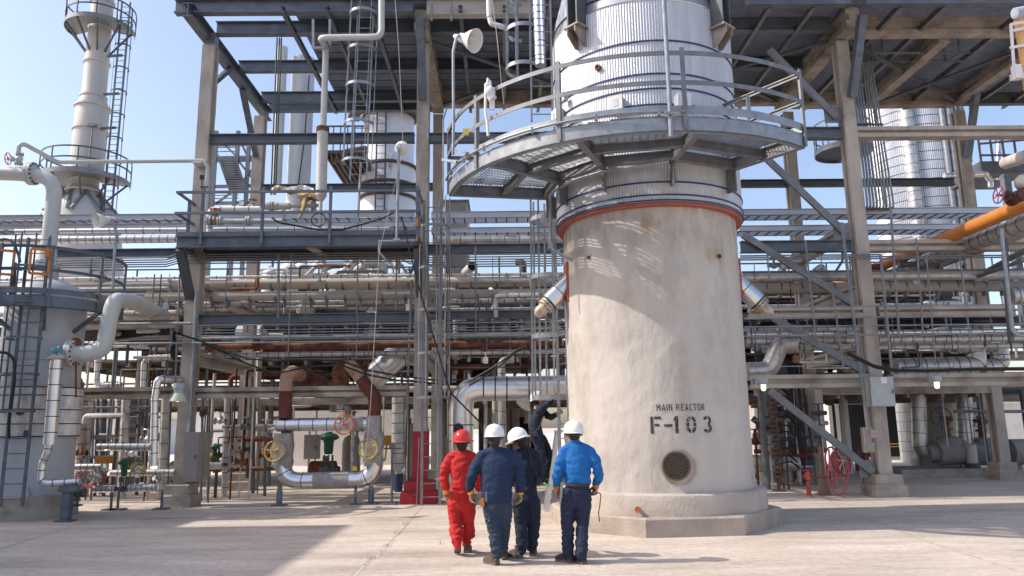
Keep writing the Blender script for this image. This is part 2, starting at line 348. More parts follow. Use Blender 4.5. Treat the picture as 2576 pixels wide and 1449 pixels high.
# corrugated cladding
def corr(R0,z0,z1,n,amp,R1=None,per=4):
    mb=MB(); vs=[]; R1=R1 or R0; N=n*per
    for z,rr in ((z0,R0),(z1,R1)):
        for k in range(N):
            t=2*pi*k/N; vs.append(pol(RC,rr+amp*cos(2*pi*k/per),t,z))
    mb.add(vs,[(k,(k+1)%N,N+(k+1)%N,N+k) for k in range(N)]); return mb
cladm=mat('corrugated_aluminium',(.58,.585,.61),.5,.35,.10,5,0,10,(.50,.47,.45),.45,1.6,(1,1,.12),thresh=(.5,.75))
ZS=9.45
obj('corrugated_cladding',corr(1.80,5.59,ZS,220,.0052,per=6),cladm,reactor,sharp=60)
mb=MB(); mb.lathe([(1.805,ZS-.02),(1.815,ZS),(1.80,ZS+.02),(1.74,ZS+.5),(1.60,ZS+1.05),(1.40,ZS+1.5),(1.32,ZS+1.7),(1.32,16.5),(0,17)],(RC[0],RC[1],0),seg=90)
obj('smooth_top_cladding',mb,mat('smooth_silver_cladding',(.62,.64,.67),.30,.75,.1,3,.05,8,(.4,.38,.37),.4,1.2,thresh=(.5,.75)),reactor)
# navy tie bands
mb=MB()
zb=[]
for y in (102,185,222,262): zb.append(atc(1690,y,RC,1.81).z)
for y in (457,489): zb.append(atc(1690,y,RC,1.81).z)
zb += [5.612]
for z in zb: mb.lathe([(1.808,z-.014),(1.822,z-.012),(1.822,z+.012),(1.808,z+.014)],(RC[0],RC[1],0),seg=90)
z=ZS+.22; mb.lathe([(1.785,z-.015),(1.80,z-.013),(1.795,z+.013),(1.775,z+.015)],(RC[0],RC[1],0),seg=90)
obj('tie_bands',mb,mat('royal_navy_band',(.02,.045,.16),.5),reactor)
# panel seams with rivets
mb=MB()
for x in (1468,1560,1598,1660,1742,1802):
    p=atc(x,250,RC,1.808); a=math.atan2(p.y-RC[1],p.x-RC[0])
    for k in range(34):
        z=5.7+k*.11; mb.ball(pol(RC,1.812,a,z),.009,6)
obj('rivets',mb,alumw,reactor)
# support lugs below the shoulder
for x in (1457,1806):
    p=atc(x,70,RC,1.86); a=math.atan2(p.y-RC[1],p.x-RC[0]); rd=V((cos(a),sin(a),0)); tg=V((-sin(a),cos(a),0)); zb0=atc(x,70,RC,1.9).z
    mb=MB(); rot=Matrix((rd,tg,Z3)).transposed()
    for s_ in(-1,1): mb.box(pol(RC,1.93,a,zb0+1.0)+tg*.115*s_,(.26,.035,2.0),rot)
    mb.box(pol(RC,1.83,a,zb0+1.0),(.03,.23,2.0),rot)
    lg=obj('support_lug',mb,dsteel,reactor)
    mb=MB(); mb.box(pol(RC,1.94,a,zb0-.015),(.34,.36,.035),rot)
    for s_ in(-1,1):
        c=pol(RC,1.8,a,zb0-.035)+tg*.1*s_
        mb.add([c+tg*d+rd*u+Z3*h for d in(-.012,.012) for u,h in((0,0),(.3,0),(.3,-.12),(.08,-.34),(0,-.34))],[(0,1,2,3,4),(9,8,7,6,5)]+[(i,5+i,5+(i+1)%5,(i+1)%5) for i in range(5)])
    obj('lug_plate',mb,mat('weathered_lug_paint',(.34,.29,.26),.7,.1,.15,5,.1,30,(.2,.12,.08),.6,4),lg)
# small rusty bosses
for x,y,r_ in ((1482,648,.035),(1808,645,.035),):
    p=atc(x,y,RC,1.67); n_=V((p.x-RC[0],p.y-RC[1],0)).normalized()
    mb=MB(); mb.lathe([(0,.004),(r_*.7,.004),(r_*.8,.03),(r_,.03),(r_*1.2,0)],p,n_,16); obj('weep_hole',mb,rust,reactor)
p=atc(1505,171,RC,1.81); n_=V((p.x-RC[0],p.y-RC[1],0)).normalized(); mb=MB(); mb.lathe([(0,.02),(.025,.02),(.03,.05),(.055,.05),(.06,0)],p,n_,18); obj('vent_nozzle',mb,rust,reactor)
# mesh covered vent at the foot
p=atc(1700,1172,RC,1.70); n_=V((p.x-RC[0],p.y-RC[1],0)).normalized(); tg=Z3.cross(n_)
mb=MB(); mb.lathe([(.215,-.05),(.215,.07),(.235,.07),(.235,-.05)],p,n_,36); sv=obj('vent_sleeve',mb,mat('rusty_sleeve',(.20,.12,.09),.8,.1,.3,5,.2,40),reactor)
mb=MB(); mb.lathe([(0,-.012),(.216,-.012)],p+n_*.03,n_,36); obj('vent_opening',mb,mat('vent_shade_black',(.02,.014,.012),.95),sv)  # near-black disc, the shade inside the vent put into its colour
mb=MB(); rr=.25; st=.042
def meshpt(u,v): 
    return p+tg*u+Z3*v+n_*.085
for s_ in(-1,1):
    k=-24
    while k<25:
        c0=k*st; P=[]
        for j in range(-40,41):
            v=j*.012; u=c0+s_*v*.75
            if u*u+v*v<rr*rr: P.append((u,v))
        if len(P)>1: mb.tube([meshpt(*P[0]),meshpt(*P[-1])],.0028,4)
        k+=1
for q in range(-6,7):
    pass
c2=p+tg*.055+Z3*-.03-n_*.01
for s_ in(-1,1):
    for k in range(-20,21):
        P=[]
        for j in range(-40,41):
            v=j*.012; u=k*st+s_*v*.75
            if .235**2<u*u+v*v<.30**2: P.append((u,v))
            elif len(P)>1: mb.tube([c2+tg*P[0][0]+Z3*P[0][1],c2+tg*P[-1][0]+Z3*P[-1][1]],.0028,4); P=[]
            else: P=[]
        if len(P)>1: mb.tube([c2+tg*P[0][0]+Z3*P[0][1],c2+tg*P[-1][0]+Z3*P[-1][1]],.0028,4)
obj('vent_mesh',mb,mat('rusted_mesh',(.26,.20,.165),.7,.3,.2,9),sv)
# rusty stub on the round plinth
p=atc(1606,1280,RC,1.88); n_=V((p.x-RC[0]+.3,p.y-RC[1],0)).normalized(); mb=MB(); mb.cyl(p-n_*.02,p+n_*.12,.032); mb.cyl(p+n_*.12,p+n_*.15,.05)
obj('drain_stub',mb,mat('orange_rust',(.40,.12,.05),.8,0,.3,7,.2,40),reactor)
# steel inclined nozzles left and right
for (x0,y0,x1,y1,nm) in ((1432,700,1352,790,'l'),(1866,690,1938,788,'r')):
    sgn=-1 if nm=='l' else 1
    q=at(x1,y1,RC[1]-.15); p0=V((RC[0]+sgn*1.35,RC[1]-.1,at(x0,y0,RC[1]).z+ .12))
    d=(q-p0).normalized(); L=(q-p0).length
    mb=MB(); mb.cyl(p0,p0+d*(L-.32),.185,seg=28); mb.cyl(p0+d*(L-.33),p0+d*(L-.30),.19,seg=28,mi=1); mb.tube([p0+d*.62,p0+d*.635],.189,28,1)
    nz=obj('inclined_nozzle',mb,[alum,bandd],reactor)
    mb=MB(); mb.cyl(p0+d*(L-.30),p0+d*(L-.26),.165,seg=24); mb.cyl(p0+d*(L-.24),p0+d*(L-.20),.165,seg=24); mb.lathe([(.11,-.2),(.115,-.06),(.09,0),(.04,.05),(0,.06)],p0+d*L,d,20)
    for k in range(10):
        t=2*pi*k/10; u=d.orthogonal().normalized(); b_=d.cross(u); c=p0+d*(L-.25)+u*.14*cos(t)+b_*.14*sin(t); mb.cyl(c-d*.06,c+d*.07,.016,seg=6)
    obj('blind_flange',mb,mat('weathered_flange',(.50,.44,.37),.5,.4,.15,8,.1,30,(.25,.13,.07),.7,5),nz)
    mb=MB(); o_=V((RC[0]+sgn*1.645,RC[1]-.1,p0.z+d.z*.35)); mb.box(o_,(.06,.5,.75)); obj('nozzle_collar',mb,mat('collar_primer',(.36,.10,.07),.7),reactor)
# ---- stencilled lettering wrapped on the shaft
ink=mat('faded_black_stencil',(.06,.056,.054),.9,0,.4,30,0,10,(.48,.43,.38),.8,13,thresh=(.6,.72))
def wrapmesh(polys,x0,y0,hpx,wunit=1.0):   # polys in letter units (cap height 1), origin at pixel x0,y0 (bottom left)
    p=atc(x0,y0,RC,1.70); a=math.atan2(p.y-RC[1],p.x-RC[0]); pt=atc(x0,y0-hpx,RC,1.70); h=pt.z-p.z
    return a,p.z,h
def shaft_r(a,z):
    pz=V((cos(a)*1.6,sin(a)*1.6,z)); return 1.665+.03*max(0,1-(z-.65)/1.6)**2+.012*noise.noise(pz*1.6)+.009*noise.noise(pz*5)
def wrap(polys,a,z,h,name):
    mb=MB()
    for poly in polys:
        P=[]
        for (u,v) in poly:
            t=a+u*h/1.69; zz=z+v*h; P.append(pol(RC,shaft_r(t,zz)+.006,t,zz))
        if len(P)==4: mb.add(P,[(0,1,2,3)])
        else: mb.add(P,[tuple(range(len(P)))])
    return obj(name,mb,ink,reactor)
def q4(x0,y0,x1,y1,n=5):   # a bar cut in short quads so that it follows the curve
    out=[]
    k=max(1,int(abs(x1-x0)/.12)); kk=max(1,int(abs(y1-y0)/.2))
    for i in range(k):
        for j in range(kk):
            xa=x0+(x1-x0)*i/k; xb=x0+(x1-x0)*(i+1)/k; ya=y0+(y1-y0)*j/kk; yb=y0+(y1-y0)*(j+1)/kk
            out.append([(xa,ya),(xb,ya),(xb,yb),(xa,yb)])
    return out
def arcp(cx,cy,rx,ry,t0,t1,wd,n=9):
    out=[]
    for i in range(n):
        a_=R(t0+(t1-t0)*i/n); b_=R(t0+(t1-t0)*(i+1)/n)
        out.append([(cx+rx*cos(a_),cy+ry*sin(a_)),(cx+rx*cos(b_),cy+ry*sin(b_)),(cx+(rx-wd)*cos(b_),cy+(ry-wd)*sin(b_)),(cx+(rx-wd)*cos(a_),cy+(ry-wd)*sin(a_))])
    return out
def sh(ps,dx): return [[(x+dx,y) for x,y in p] for p in ps]
w_=.19; G=[]
G+=q4(0,0,w_,1)+q4(.25,.84,.68,1)+q4(.25,.43,.56,.58)                      # F
G+=sh(q4(0,.38,.52,.54),.86)                                                # -
G+=sh(q4(.14,0,.34,1)+[[(0,.72),(.14,.80),(.14,1),(.10,.94)]],1.42)          # 1
G+=sh(arcp(.33,.62,.33,.38,100,172,w_)+arcp(.33,.62,.33,.38,8,80,w_)+arcp(.33,.38,.33,.38,188,260,w_)+arcp(.33,.38,.33,.38,280,352,w_)+q4(0,.39,w_,.61)+q4(.47,.39,.66,.61),2.28)  # 0
G+=sh(arcp(.30,.73,.31,.27,95,165,.17)+arcp(.30,.73,.31,.27,-80,80,.17)+arcp(.30,.28,.33,.28,-82,78,.18)+arcp(.30,.28,.33,.28,-165,-97,.17),3.45)  # 3
a,z,h=wrapmesh(None,1637,1091,43)
a_end=math.atan2(*(lambda p:(p.y-RC[1],p.x-RC[0]))(atc(1795,1090,RC,1.70)))
sc=(a_end-a)*1.69/h/4.08
wrap([[(x*sc,y) for x,y in p] for p in G],a,z,h,'number_lettering')
LET={'M':q4(0,0,.17,1)+q4(.63,0,.8,1)+[[(.17,.95),(.17,.65),(.4,.3),(.4,.6)],[(.4,.6),(.4,.3),(.63,.65),(.63,.95)]],
'A':[[(0,0),(.18,0),(.38,1),(.26,1)],[(.52,0),(.7,0),(.44,1),(.34,1)]]+q4(.2,.25,.5,.4),'I':q4(0,0,.18,1),'N':q4(0,0,.17,1)+q4(.53,0,.7,1)+[[(.17,1),(.17,.7),(.53,0),(.53,.3)]],
'R':q4(0,0,.17,1)+q4(.22,.84,.55,1)+q4(.22,.42,.55,.56)+q4(.5,.56,.66,.84)+[[(.32,.42),(.46,.42),(.7,0),(.54,0)]],'E':q4(0,0,.17,1)+q4(.22,.84,.6,1)+q4(.22,.43,.52,.57)+q4(.22,0,.6,.16),
'C':q4(0,.12,.17,.88)+q4(.12,.86,.6,1)+q4(.12,0,.6,.14),'T':q4(0,.85,.62,1)+q4(.23,0,.4,.8),'O':q4(0,.1,.17,.9)+q4(.5,.1,.67,.9)+q4(.1,.86,.57,1)+q4(.1,0,.57,.14),' ':[]}
WD={'M':.8,'A':.7,'I':.18,'N':.7,'R':.7,'E':.6,'C':.6,'T':.62,'O':.67,' ':.3}
G=[]; x=0
for ch in 'MAIN REACTOR': G+=sh(LET[ch],x); x+=WD[ch]+.24
a,z,h=wrapmesh(None,1652,1034,17)
a_end=math.atan2(*(lambda p:(p.y-RC[1],p.x-RC[0]))(atc(1776,1033,RC,1.70))); sc=(a_end-a)*1.69/h/(x-.24)
wrap([[(xx*sc,y) for xx,y in p] for p in G],a,z,h,'name_lettering')

# ------------------------------------------------------------------ round service platform
PC=(2.75,14.75); PR=3.82; A1=R(-53); A0=R(-171); PZ=6.5
plat=thing('reactor_platform','galvanised half-ring walkway with handrails high round the silver reactor cladding','platform',(PC[0],PC[1],6.1))
mb=MB(); n=46
prof=[(-.004,-.13),(.004,-.13),(.004,.13),(-.004,.13)]
def arcband(mb,c,r,z0,z1,a0,a1,n,th=.012):
    vs=[]
    for k in range(n+1):
        t=a0+(a1-a0)*k/n
        for rr,zz in ((r,z0),(r,z1),(r-th,z1),(r-th,z0)): vs.append(pol(c,rr,t,zz))
    fs=[(4*k+i,4*k+(i+1)%4,4*k+4+(i+1)%4,4*k+4+i) for k in range(n) for i in range(4)]+[(0,1,2,3),(4*n+3,4*n+2,4*n+1,4*n)]
    mb.add(vs,fs)
arcband(mb,PC,PR,6.24,6.475,A0,A1,n,.014); arcband(mb,PC,PR,6.24,6.255,A0,A1,n,.11); arcband(mb,PC,PR,6.462,6.475,A0,A1,n,.11)
obj('rim_beam',mb,galv,plat)
mb=MB(); arcband(mb,PC,PR+.004,6.53,6.66,A0,A1,n,.008); obj('toe_plate',mb,galv,plat)
def onr(a): return pol(PC,PR-.02,a,6.36)
def inner(a):   # where a radial line meets the cladding
    d=V((cos(a),sin(a),0)); o=V((PC[0]-RC[0],PC[1]-RC[1],0)); b_=o.dot(d); q_=o.length_squared-1.84**2
    t=-b_+sqrt(b_*b_-q_); return pol(PC,t,a,6.36)
fr=[A1,R(-84),R(-114),R(-142),A0]
for a in fr:
    mb=MB(); P=inner(a); Q=onr(a); mb.ibeam(P,Q,.11,.22,.016); obj('radial_beam',mb,galvd,plat)
    mb=MB(); dv=(Q-P).normalized(); sdv=dv.cross(Z3); mb.box(P+dv*.06-Z3*.28,(.22,.03,.45),Matrix((dv,sdv,Z3)).transposed()); obj('gusset_bracket',mb,galvd,plat)
for a,b_ in zip(fr,fr[1:]):
    mb=MB(); k=.5; P=inner(a).lerp(onr(a),k); Q=inner(b_).lerp(onr(b_),k); mb.ibeam(P,Q,.09,.16,.014)
    P=inner(a).lerp(onr(a),.1); Q=inner(b_).lerp(onr(b_),.1); mb.ibeam(P,Q,.09,.18,.014); obj('chord_beam',mb,galvd,plat)
# bar grating, laid sector by sector
mb=MB()
def inside(p,a,b_):
    t=math.atan2(p.y-PC[1],p.x-PC[0])
    if t>0: t-=2*pi
    return b_<=t<=a and (p.x-PC[0])**2+(p.y-PC[1])**2<(PR-.03)**2 and (p.x-RC[0])**2+(p.y-RC[1])**2>1.93**2
def lay(a,b_,ang,sp,wd,hh,z):
    d=V((cos(ang),sin(ang),0)); nrm=V((-d.y,d.x,0)); c=V((PC[0],PC[1],0))
    k=-PR
    while k<PR:
        j=-PR; cur=None
        while j<PR:
            p=c+nrm*k+d*j; ins=inside(p,a,b_)
            if ins and cur is None: cur=p
            if not ins and cur is not None:
                q=p-d*.04
                if (q-cur).length>.08: mb.bar(cur+Z3*z,q+Z3*z,wd,hh)
                cur=None
            j+=.04
        k+=sp
for a,b_ in zip(fr,fr[1:]):
    mid=(a+b_)/2+pi/2; lay(a,b_,mid,.058,.010,.026,6.495); lay(a,b_,mid+pi/2,.13,.009,.012,6.501)
obj('grating',mb,galv,plat)
# handrail: angle-bar posts and flat curved rails
pa=[A1,R(-88),R(-118),R(-146),A0]
for a in pa:
    mb=MB(); c=pol(PC,PR+.03,a,6.95); rd=V((cos(a),sin(a),0)); tg=V((-sin(a),cos(a),0)); rot=Matrix((rd,tg,Z3)).transposed()
    mb.box(c,(.012,.075,1.36),rot); mb.box(c-rd*.035+tg*.032,(.06,.012,1.36),rot); obj('handrail_post',mb,galvd,plat)
for z,nm in ((7.56,'top_rail'),(7.06,'middle_rail')):
    mb=MB(); P=[pol(PC,PR+.0,A0+(A1-A0)*k/60,z) for k in range(61)]; mb.tube(P,.03,sq=(.075,.02)); P=[pol(PC,PR+.03,A0+(A1-A0)*k/60,z-.03) for k in range(61)]; mb.tube(P,.03,sq=(.014,.07))
    for aa,s in ((A1,1),(A0,-1)): mb.bar(pol(PC,PR,aa,z),inner(aa)+Z3*(z-6.36),.06,.02); mb.bar(pol(PC,PR,aa,z-.03),inner(aa)+Z3*(z-6.39),.014,.06)
    obj(nm,mb,galvd,plat)
mb=MB()
for aa in (A1,A0):
    p=inner(aa).lerp(onr(aa),.35); mb.bar(V((p.x,p.y,6.5)),V((p.x,p.y,7.56)),.06,.06,up=V((1,0,0))); mb.bar(inner(aa)+Z3*.22,onr(aa)+Z3*.22,.01,.12)
obj('end_railing',mb,galv,plat)
# conduit clipped along the rim
mb=MB(); P=[pol(PC,PR+.06,R(-170)+(R(-88)-R(-170))*k/40,6.545) for k in range(41)]; mb.tube(P,.022,8); 
for k in (4,9,14,22,30,37): p=P[k]; mb.box(p-Z3*.02,(.05,.05,.10))
one('conduit',mb,galv,'pale grey conduit clipped along the outer rim of the round reactor platform','conduit')
# cranked conduit under the platform
pts=[atc(1682,408,RC,2.1),atc(1600,420,RC,2.1),atc(1530,428,RC,2.1),atc(1440,455,RC,2.1),at(1396,478,13.6),at(1384,495,13.6),at(1384,625,13.6),at(1440,655,13.4)]
mb=MB(); mb.tube(pts,.028,8,bend=.1); mb.box(at(1540,426,12.2),(.12,.06,.06)); mb.box(at(1384,618,13.6),(.09,.08,.12))
one('conduit',mb,galv,'pale conduit curving round the cladding just under the reactor platform and down its left side','conduit')
# boxes on the cladding above the platform
def box_on(x,y,wd,hh,lab,dd=.16,fc=None):
    p=atc(x,y,RC,1.9); a=math.atan2(p.y-RC[1],p.x-RC[0]); rd=V((cos(a),sin(a),0)); tg=V((-sin(a),cos(a),0)); rot=Matrix((rd,tg,Z3)).transposed()
    t=thing('instrument_box',lab,'instrument box',p,'boxes fixed on the cladding'); mb=MB(); mb.box(p,(dd,wd,hh),rot); obj('housing',mb,boxg,t)
    mb=MB(); mb.box(p+rd*(dd/2+.006),(.012,wd*1.06,hh*1.04),rot); mb.box(p+rd*(dd/2+.015)-Z3*hh*.05,(.006,wd*.4,hh*.55),rot,1); obj('door',mb,[white,alumw],t)
box_on(1552,263,.24,.25,'small pale instrument box on the cladding left of the tall lamp pole',.2)
box_on(1716,258,.24,.26,'pale instrument box on the cladding right of the tall lamp pole',.2)
box_on(1404,290,.22,.2,'low grey box at the left edge of the silver cladding above the platform')
box_on(1420,249,.1,.1,'tiny grey junction box highest at the left edge of the cladding',.08)
# ------------------------------------------------------------------ concrete columns
FY=18.6; RY=23.2; CTOP=11.85
def hcol(mb,x,y,z0,z1,wd=.32,dp=.36,mi=0,rnd=None):
    a=wd/2; b=dp/2; f=.12; k=a-.07
    prof=[(-a,-b),(a,-b),(a,-b+f),(k,-b+f),(k,b-f),(a,b-f),(a,b),(-a,b),(-a,b-f),(-k,b-f),(-k,-b+f),(-a,-b+f)]
    nz=max(2,int((z1-z0)/.25)); vs=[]; rnd=rnd or random.Random(int(x*10))
    for i in range(nz+1):
        z=z0+(z1-z0)*i/nz
        for (u,v) in prof: vs.append((x+u+rnd.uniform(-.004,.004),y+v+rnd.uniform(-.004,.004),z))
    n=12; mb.add(vs,[(i*n+k,i*n+(k+1)%n,(i+1)*n+(k+1)%n,(i+1)*n+k) for i in range(nz) for k in range(n)]+[tuple(range(n))[::-1],tuple(nz*n+k for k in range(n))],mi)
def footing(mb,x,y,s=1.0,h1=.28,h2=.52,mi=0,w1=.68,w2=.56):
    for wd,z0,z1 in ((w1,-.2,h1),(w2,h1,h2)):
        a=wd/2*s; b=.03
        vs=[(x+sx*q,y+sy*q,z) for q,z in((a,z0),(a,z1-b),(a-b,z1)) for sx,sy in((-1,-1),(1,-1),(1,1),(-1,1))]
        mb.add(vs,[(i*4+k,i*4+(k+1)%4,i*4+4+(k+1)%4,i*4+4+k) for i in range(2) for k in range(4)]+[(8,9,10,11)],mi)
def column(x,y,label,top=CTOP,foot=True,fs=1.0,red=False,stub=True):
    t=thing('concrete_column',label,'column',(x,y,0),'concrete columns')
    mb=MB(); hcol(mb,x,y,.4,top); obj('shaft',mb,conc,t)
    mb=MB(); footing(mb,x,y,fs); obj('footing',mb,redc if red else footc,t)
    if red:
        mb=MB(); mb.box2((x-.168,y-.188,.5),(x+.168,y+.188,1.68)); obj('painted_band',mb,redk,t)
    if stub: mb=MB(); mb.box2((x-.133,y-.147,top),(x+.133,y+.147,12.2)); obj('steel_stub',mb,galvd,t)
    return t
XC=[-7.72,-2.02,9.22]
column(XC[0],FY,'front concrete column at the left end of the upper deck, stepped bare footing')
column(XC[1],FY,'concrete column painted red at its foot, standing behind the man in red',red=True,fs=1.24)
column(3.6,FY,'concrete column directly behind the big reactor shaft')
column(XC[2],FY,'tall bare concrete column right of the reactor with grey boxes on it',fs=1.15)
column(-7.85,RY,'rear concrete column behind the leftmost front column',stub=False)
column(-2.02,RY,'rear concrete column right behind the red-footed column',stub=False)
column(3.6,RY,'rear concrete column hidden behind the reactor',stub=False)
column(9.5,RY,'rear concrete column between the reactor and the right front column',stub=False)
column(15.2,RY,'rear concrete column farthest right beside the large valves',stub=False)
column(9.5,30.5,'far back concrete column seen through the frame right of the reactor',top=7.2,stub=False)
# ------------------------------------------------------------------ upper steel deck
deck=thing('steel_deck','high steel deck on blue-grey beams over the whole yard, dark underside','deck',(0,20.5,12))
DZ=12.2
def ib(name,p,q,wd,h,matl,parent,t=.02):
    mb=MB(); mb.ibeam(p,q,wd,h,t); return obj(name,mb,matl,parent)
X0=-8.25; XE=24.
ib('front_beam',(X0,17.55,DZ+.19),(-2.2,17.55,DZ+.19),.22,.36,steel,deck)
ib('front_beam',(-1.85,17.55,DZ+.14),(1.2,17.55,DZ+.14),.24,.46,beige,deck)
ib('front_beam',(6.3,17.35,DZ+.25),(9.0,17.35,DZ+.25),.24,.46,steel,deck); ib('front_beam',(9.4,17.35,DZ+.25),(XE,17.35,DZ+.25),.24,.46,steel,deck)
ib('cross_beam',(-7.6,18.6,DZ+.19),(-2.2,18.6,DZ+.19),.22,.36,steel,deck)
ib('cross_beam',(-1.85,18.6,DZ+.19),(9.0,18.6,DZ+.19),.22,.36,steel,deck)
ib('cross_beam',(9.4,18.7,DZ+.17),(XE,18.7,DZ+.17),.30,.50,concd,deck,.12)
for yy in (20.75,22.85,23.6):
    ib('cross_beam',(-7.75,yy,DZ+.19),(-2.1,yy,DZ+.19),.2,.34,steel,deck)
for yy in (20.75,):
    ib('cross_beam',(-1.95,yy,DZ+.19),(9.1,yy,DZ+.19),.2,.34,dsteel,deck)
ib('cross_beam',(-1.95,22.9,DZ+.1),(9.1,22.9,DZ+.1),.3,.5,concd,deck,.12)
ib('cross_beam',(9.6,23.15,DZ+.1),(15.1,23.15,DZ+.1),.3,.5,concd,deck,.12)
ib('cross_beam',(15.3,23.15,DZ+.1),(XE,23.15,DZ+.1),.22,.4,dsteel,deck)
ib('side_beam',(-7.83,17.3,DZ-.0),(-7.83,23.9,DZ-.0),.26,.36,steel,deck)
for x in (-2.02,3.6,9.25): ib('main_girder',(x,17.8,DZ-.02),(x,23.1,DZ-.02),.36,.55,concd,deck,.2)
for x in (12.3,15.15): ib('main_girder',(x,18.9,DZ+.05),(x,23.1,DZ+.05),.3,.42,concd,deck,.16)
k=0; x=-5.5
while x<XE:
    if min(abs(x-q) for q in (-2.02,3.6,9.25,12.3,15.15))>.35: ib('joist',(x,17.4,DZ+.06),(x,23.7,DZ+.06),.1,.16,steel if x<0 else galvd,deck,.014)
    x+=1.13
mb=MB(); mb.box2((-5.4,17.3,DZ+.40),(XE,23.9,DZ+.43))
obj('deck_plate',mb,mat('blue_grey_deck_plate',(.24,.28,.37),.7,.1,.2,4,.1,40),deck)
# grating seams on the underside
mb=MB()
for i in range(14):
    y=17.6+i*.45; mb.box2((-5.35,y-.008,DZ+.385),(1.8,y+.008,DZ+.40))
obj('plate_seams',mb,dsteel,deck)
# horizontal wind bracing under the deck plate
for kz,(xa,ya,xb,yb) in enumerate(((-1.9,18.8,3.4,22.8),(3.4,18.8,-1.9,22.8),(3.8,18.8,9.0,22.8),(9.0,18.8,3.8,22.8),(9.5,18.8,15.0,22.9),(12.4,22.8,15,19))):
    mb=MB(); mb.bar((xa,ya,DZ-.09-.065*(kz%2)),(xb,yb,DZ-.09-.065*(kz%2)),.14,.06); obj('wind_brace',mb,dsteel,deck)
# knee braces
for p,q in ((at(541,180,18.85),at(573,140,19.3)),):
    mb=MB(); mb.bar(V((-7.75,18.85,10.9)),V((-7.75,20.1,12.0)),.12,.12); obj('knee_brace',mb,dsteel,deck)
mb=MB(); mb.bar(V((-7.85,22.95,10.4)),V((-7.85,21.4,12.0)),.16,.14); obj('knee_brace',mb,steel,deck)
for x,yy,s_ in ((-2.02,18.35,-1),(9.3,18.35,-1),(15.2,22.95,1)):
    mb=MB(); mb.bar(V((x,yy,10.2)),V((x+(.1 if x>0 else 0),yy+s_*.75*(1 if s_<0 else -.9),12.1)),.2,.16); obj('knee_brace',mb,steel,deck)
for (xa,xb,yy) in ((3.8,9.05,18.45),):
    pass
# rail rising above the deck edge
mb=MB()
for x in range(-4,2): mb.box2((x-.03,17.42,DZ+.4),(x+.03,17.48,DZ+1.6))
for z in (DZ+.62,DZ+1.0,DZ+1.55): mb.bar((-4.6,17.45,z),(1.2,17.45,z),.05,.05)
obj('deck_railing',mb,steel,deck)
for x in (-1.7,-1.2): mb=MB(); mb.box2((x-.03,17.3,DZ-.35),(x+.03,17.36,DZ+.2)); obj('hanger_strap',mb,galvd,deck)
# hanging cable-tray frame below the right deck
mb=MB()
for yy in (19.6,20.3): mb.bar(at(2075,134+ (yy-19.6)*30,yy),at(2440,132+(yy-19.6)*30,yy),.05,.05)
for x in (2108,2222,2330,2415):
    p=at(x,134,19.6); mb.bar(p,p+Z3*1.3,.04,.04,up=V((1,0,0))); q=at(x-22,155,20.3); q=V((p.x,20.3,at(x,155,20.3).z)); mb.bar(q,q+Z3*1.3,.04,.04,up=V((1,0,0))); mb.bar(p,q,.04,.04)
one('conduit_hanger',mb,galvd,'thin hanging conduit frame slung under the dark right-hand deck','hanger frame')

# ------------------------------------------------------------------ horizontal beams of the frame
def hbeam(x0,x1,y0,y1,Y,matl,label,wd=.22,name='steel_beam',t=.022):
    """beam along X at depth Y whose top/bottom edges are seen at y0,y1 (at mid span)"""
    xm=(x0+x1)/2; zt=at(xm,y0,Y-wd/2).z; zb=at(xm,y1,Y-wd/2).z; a=at(x0,(y0+y1)/2,Y).x; b=at(x1,(y0+y1)/2,Y).x
    mb=MB(); mb.ibeam((a,Y,(zt+zb)/2),(b,Y,(zt+zb)/2),wd,abs(zt-zb),t)
    return one(name,mb,matl,label,'beam','horizontal beams of the frame')
hbeam(531,1043,334,356,18.6,steel,'blue-grey beam crossing the middle of the open left bay, behind the white pipe joint')
hbeam(1077,1395,332,354,18.6,steel,'blue-grey beam right of the red-footed column, behind the round platform rim')
hbeam(662,1090,461,478,23.2,steel,'blue-grey beam at the back of the left bay, just above the small valve walkway')
hbeam(130,498,625,646,18.6,steel,'long blue-grey beam left of the leftmost column, under the banded silver pipe')
hbeam(510,1042,626,648,18.7,dsteel,'dark shaded beam tucked under the small valve walkway',.3)
hbeam(1078,1420,612,634,18.6,steel,'blue-grey beam between the red-footed column and reactor at walkway height')
hbeam(1080,1425,780,800,18.6,steel,'blue-grey beam behind the caged ladder at mid height, left of the reactor')
hbeam(500,1042,788,810,18.6,steel,'blue-black beam above the rusty flanged pipe between the two left columns')
hbeam(1855,2115,319,347,18.6,steel,'blotchy blue-grey beam at the end of the round platform, right of the reactor')
hbeam(1862,2400,449,466,23.2,dsteel,'dark beam across the sky at the back, right of the reactor')
hbeam(1862,2142,604,632,18.6,steel,'patchy grey beam halfway up between reactor and right column')
CB=dict(wd=.3,name='concrete_beam',t=.1)
hbeam(2150,2700,316,342,18.6,conc,'upper concrete beam right of the tall right column, crossing the silver tower',**CB)
hbeam(2178,2700,601,628,18.6,conc,'concrete beam under the orange pipe at the right edge',**CB)
hbeam(1885,2165,771,798,18.6,conc,'concrete beam from the reactor to the right column at mid height',**CB)
hbeam(2205,2545,768,794,18.6,conc,'concrete beam at mid height right of the right column',**CB)
hbeam(1890,2180,942,975,18.6,conc,'low concrete beam between reactor and right column carrying a green-lit lamp',**CB)
hbeam(2240,2700,938,970,18.6,conc,'low concrete beam right of the right column carrying a warm-lit lamp',**CB)
hbeam(478,1028,972,999,18.6,concd,'low stained concrete beam over the rusty U-shaped pipes',**CB)
hbeam(165,440,974,1003,18.6,concd,'low stained concrete beam between silver tower and left column',**CB)
hbeam(180,445,796,826,18.6,concd,'stained concrete beam at mid height left of the left column',**CB)
hbeam(170,1080,1003,1020,23.2,concd,'rear low concrete beam seen under the front one, left bays',**CB)
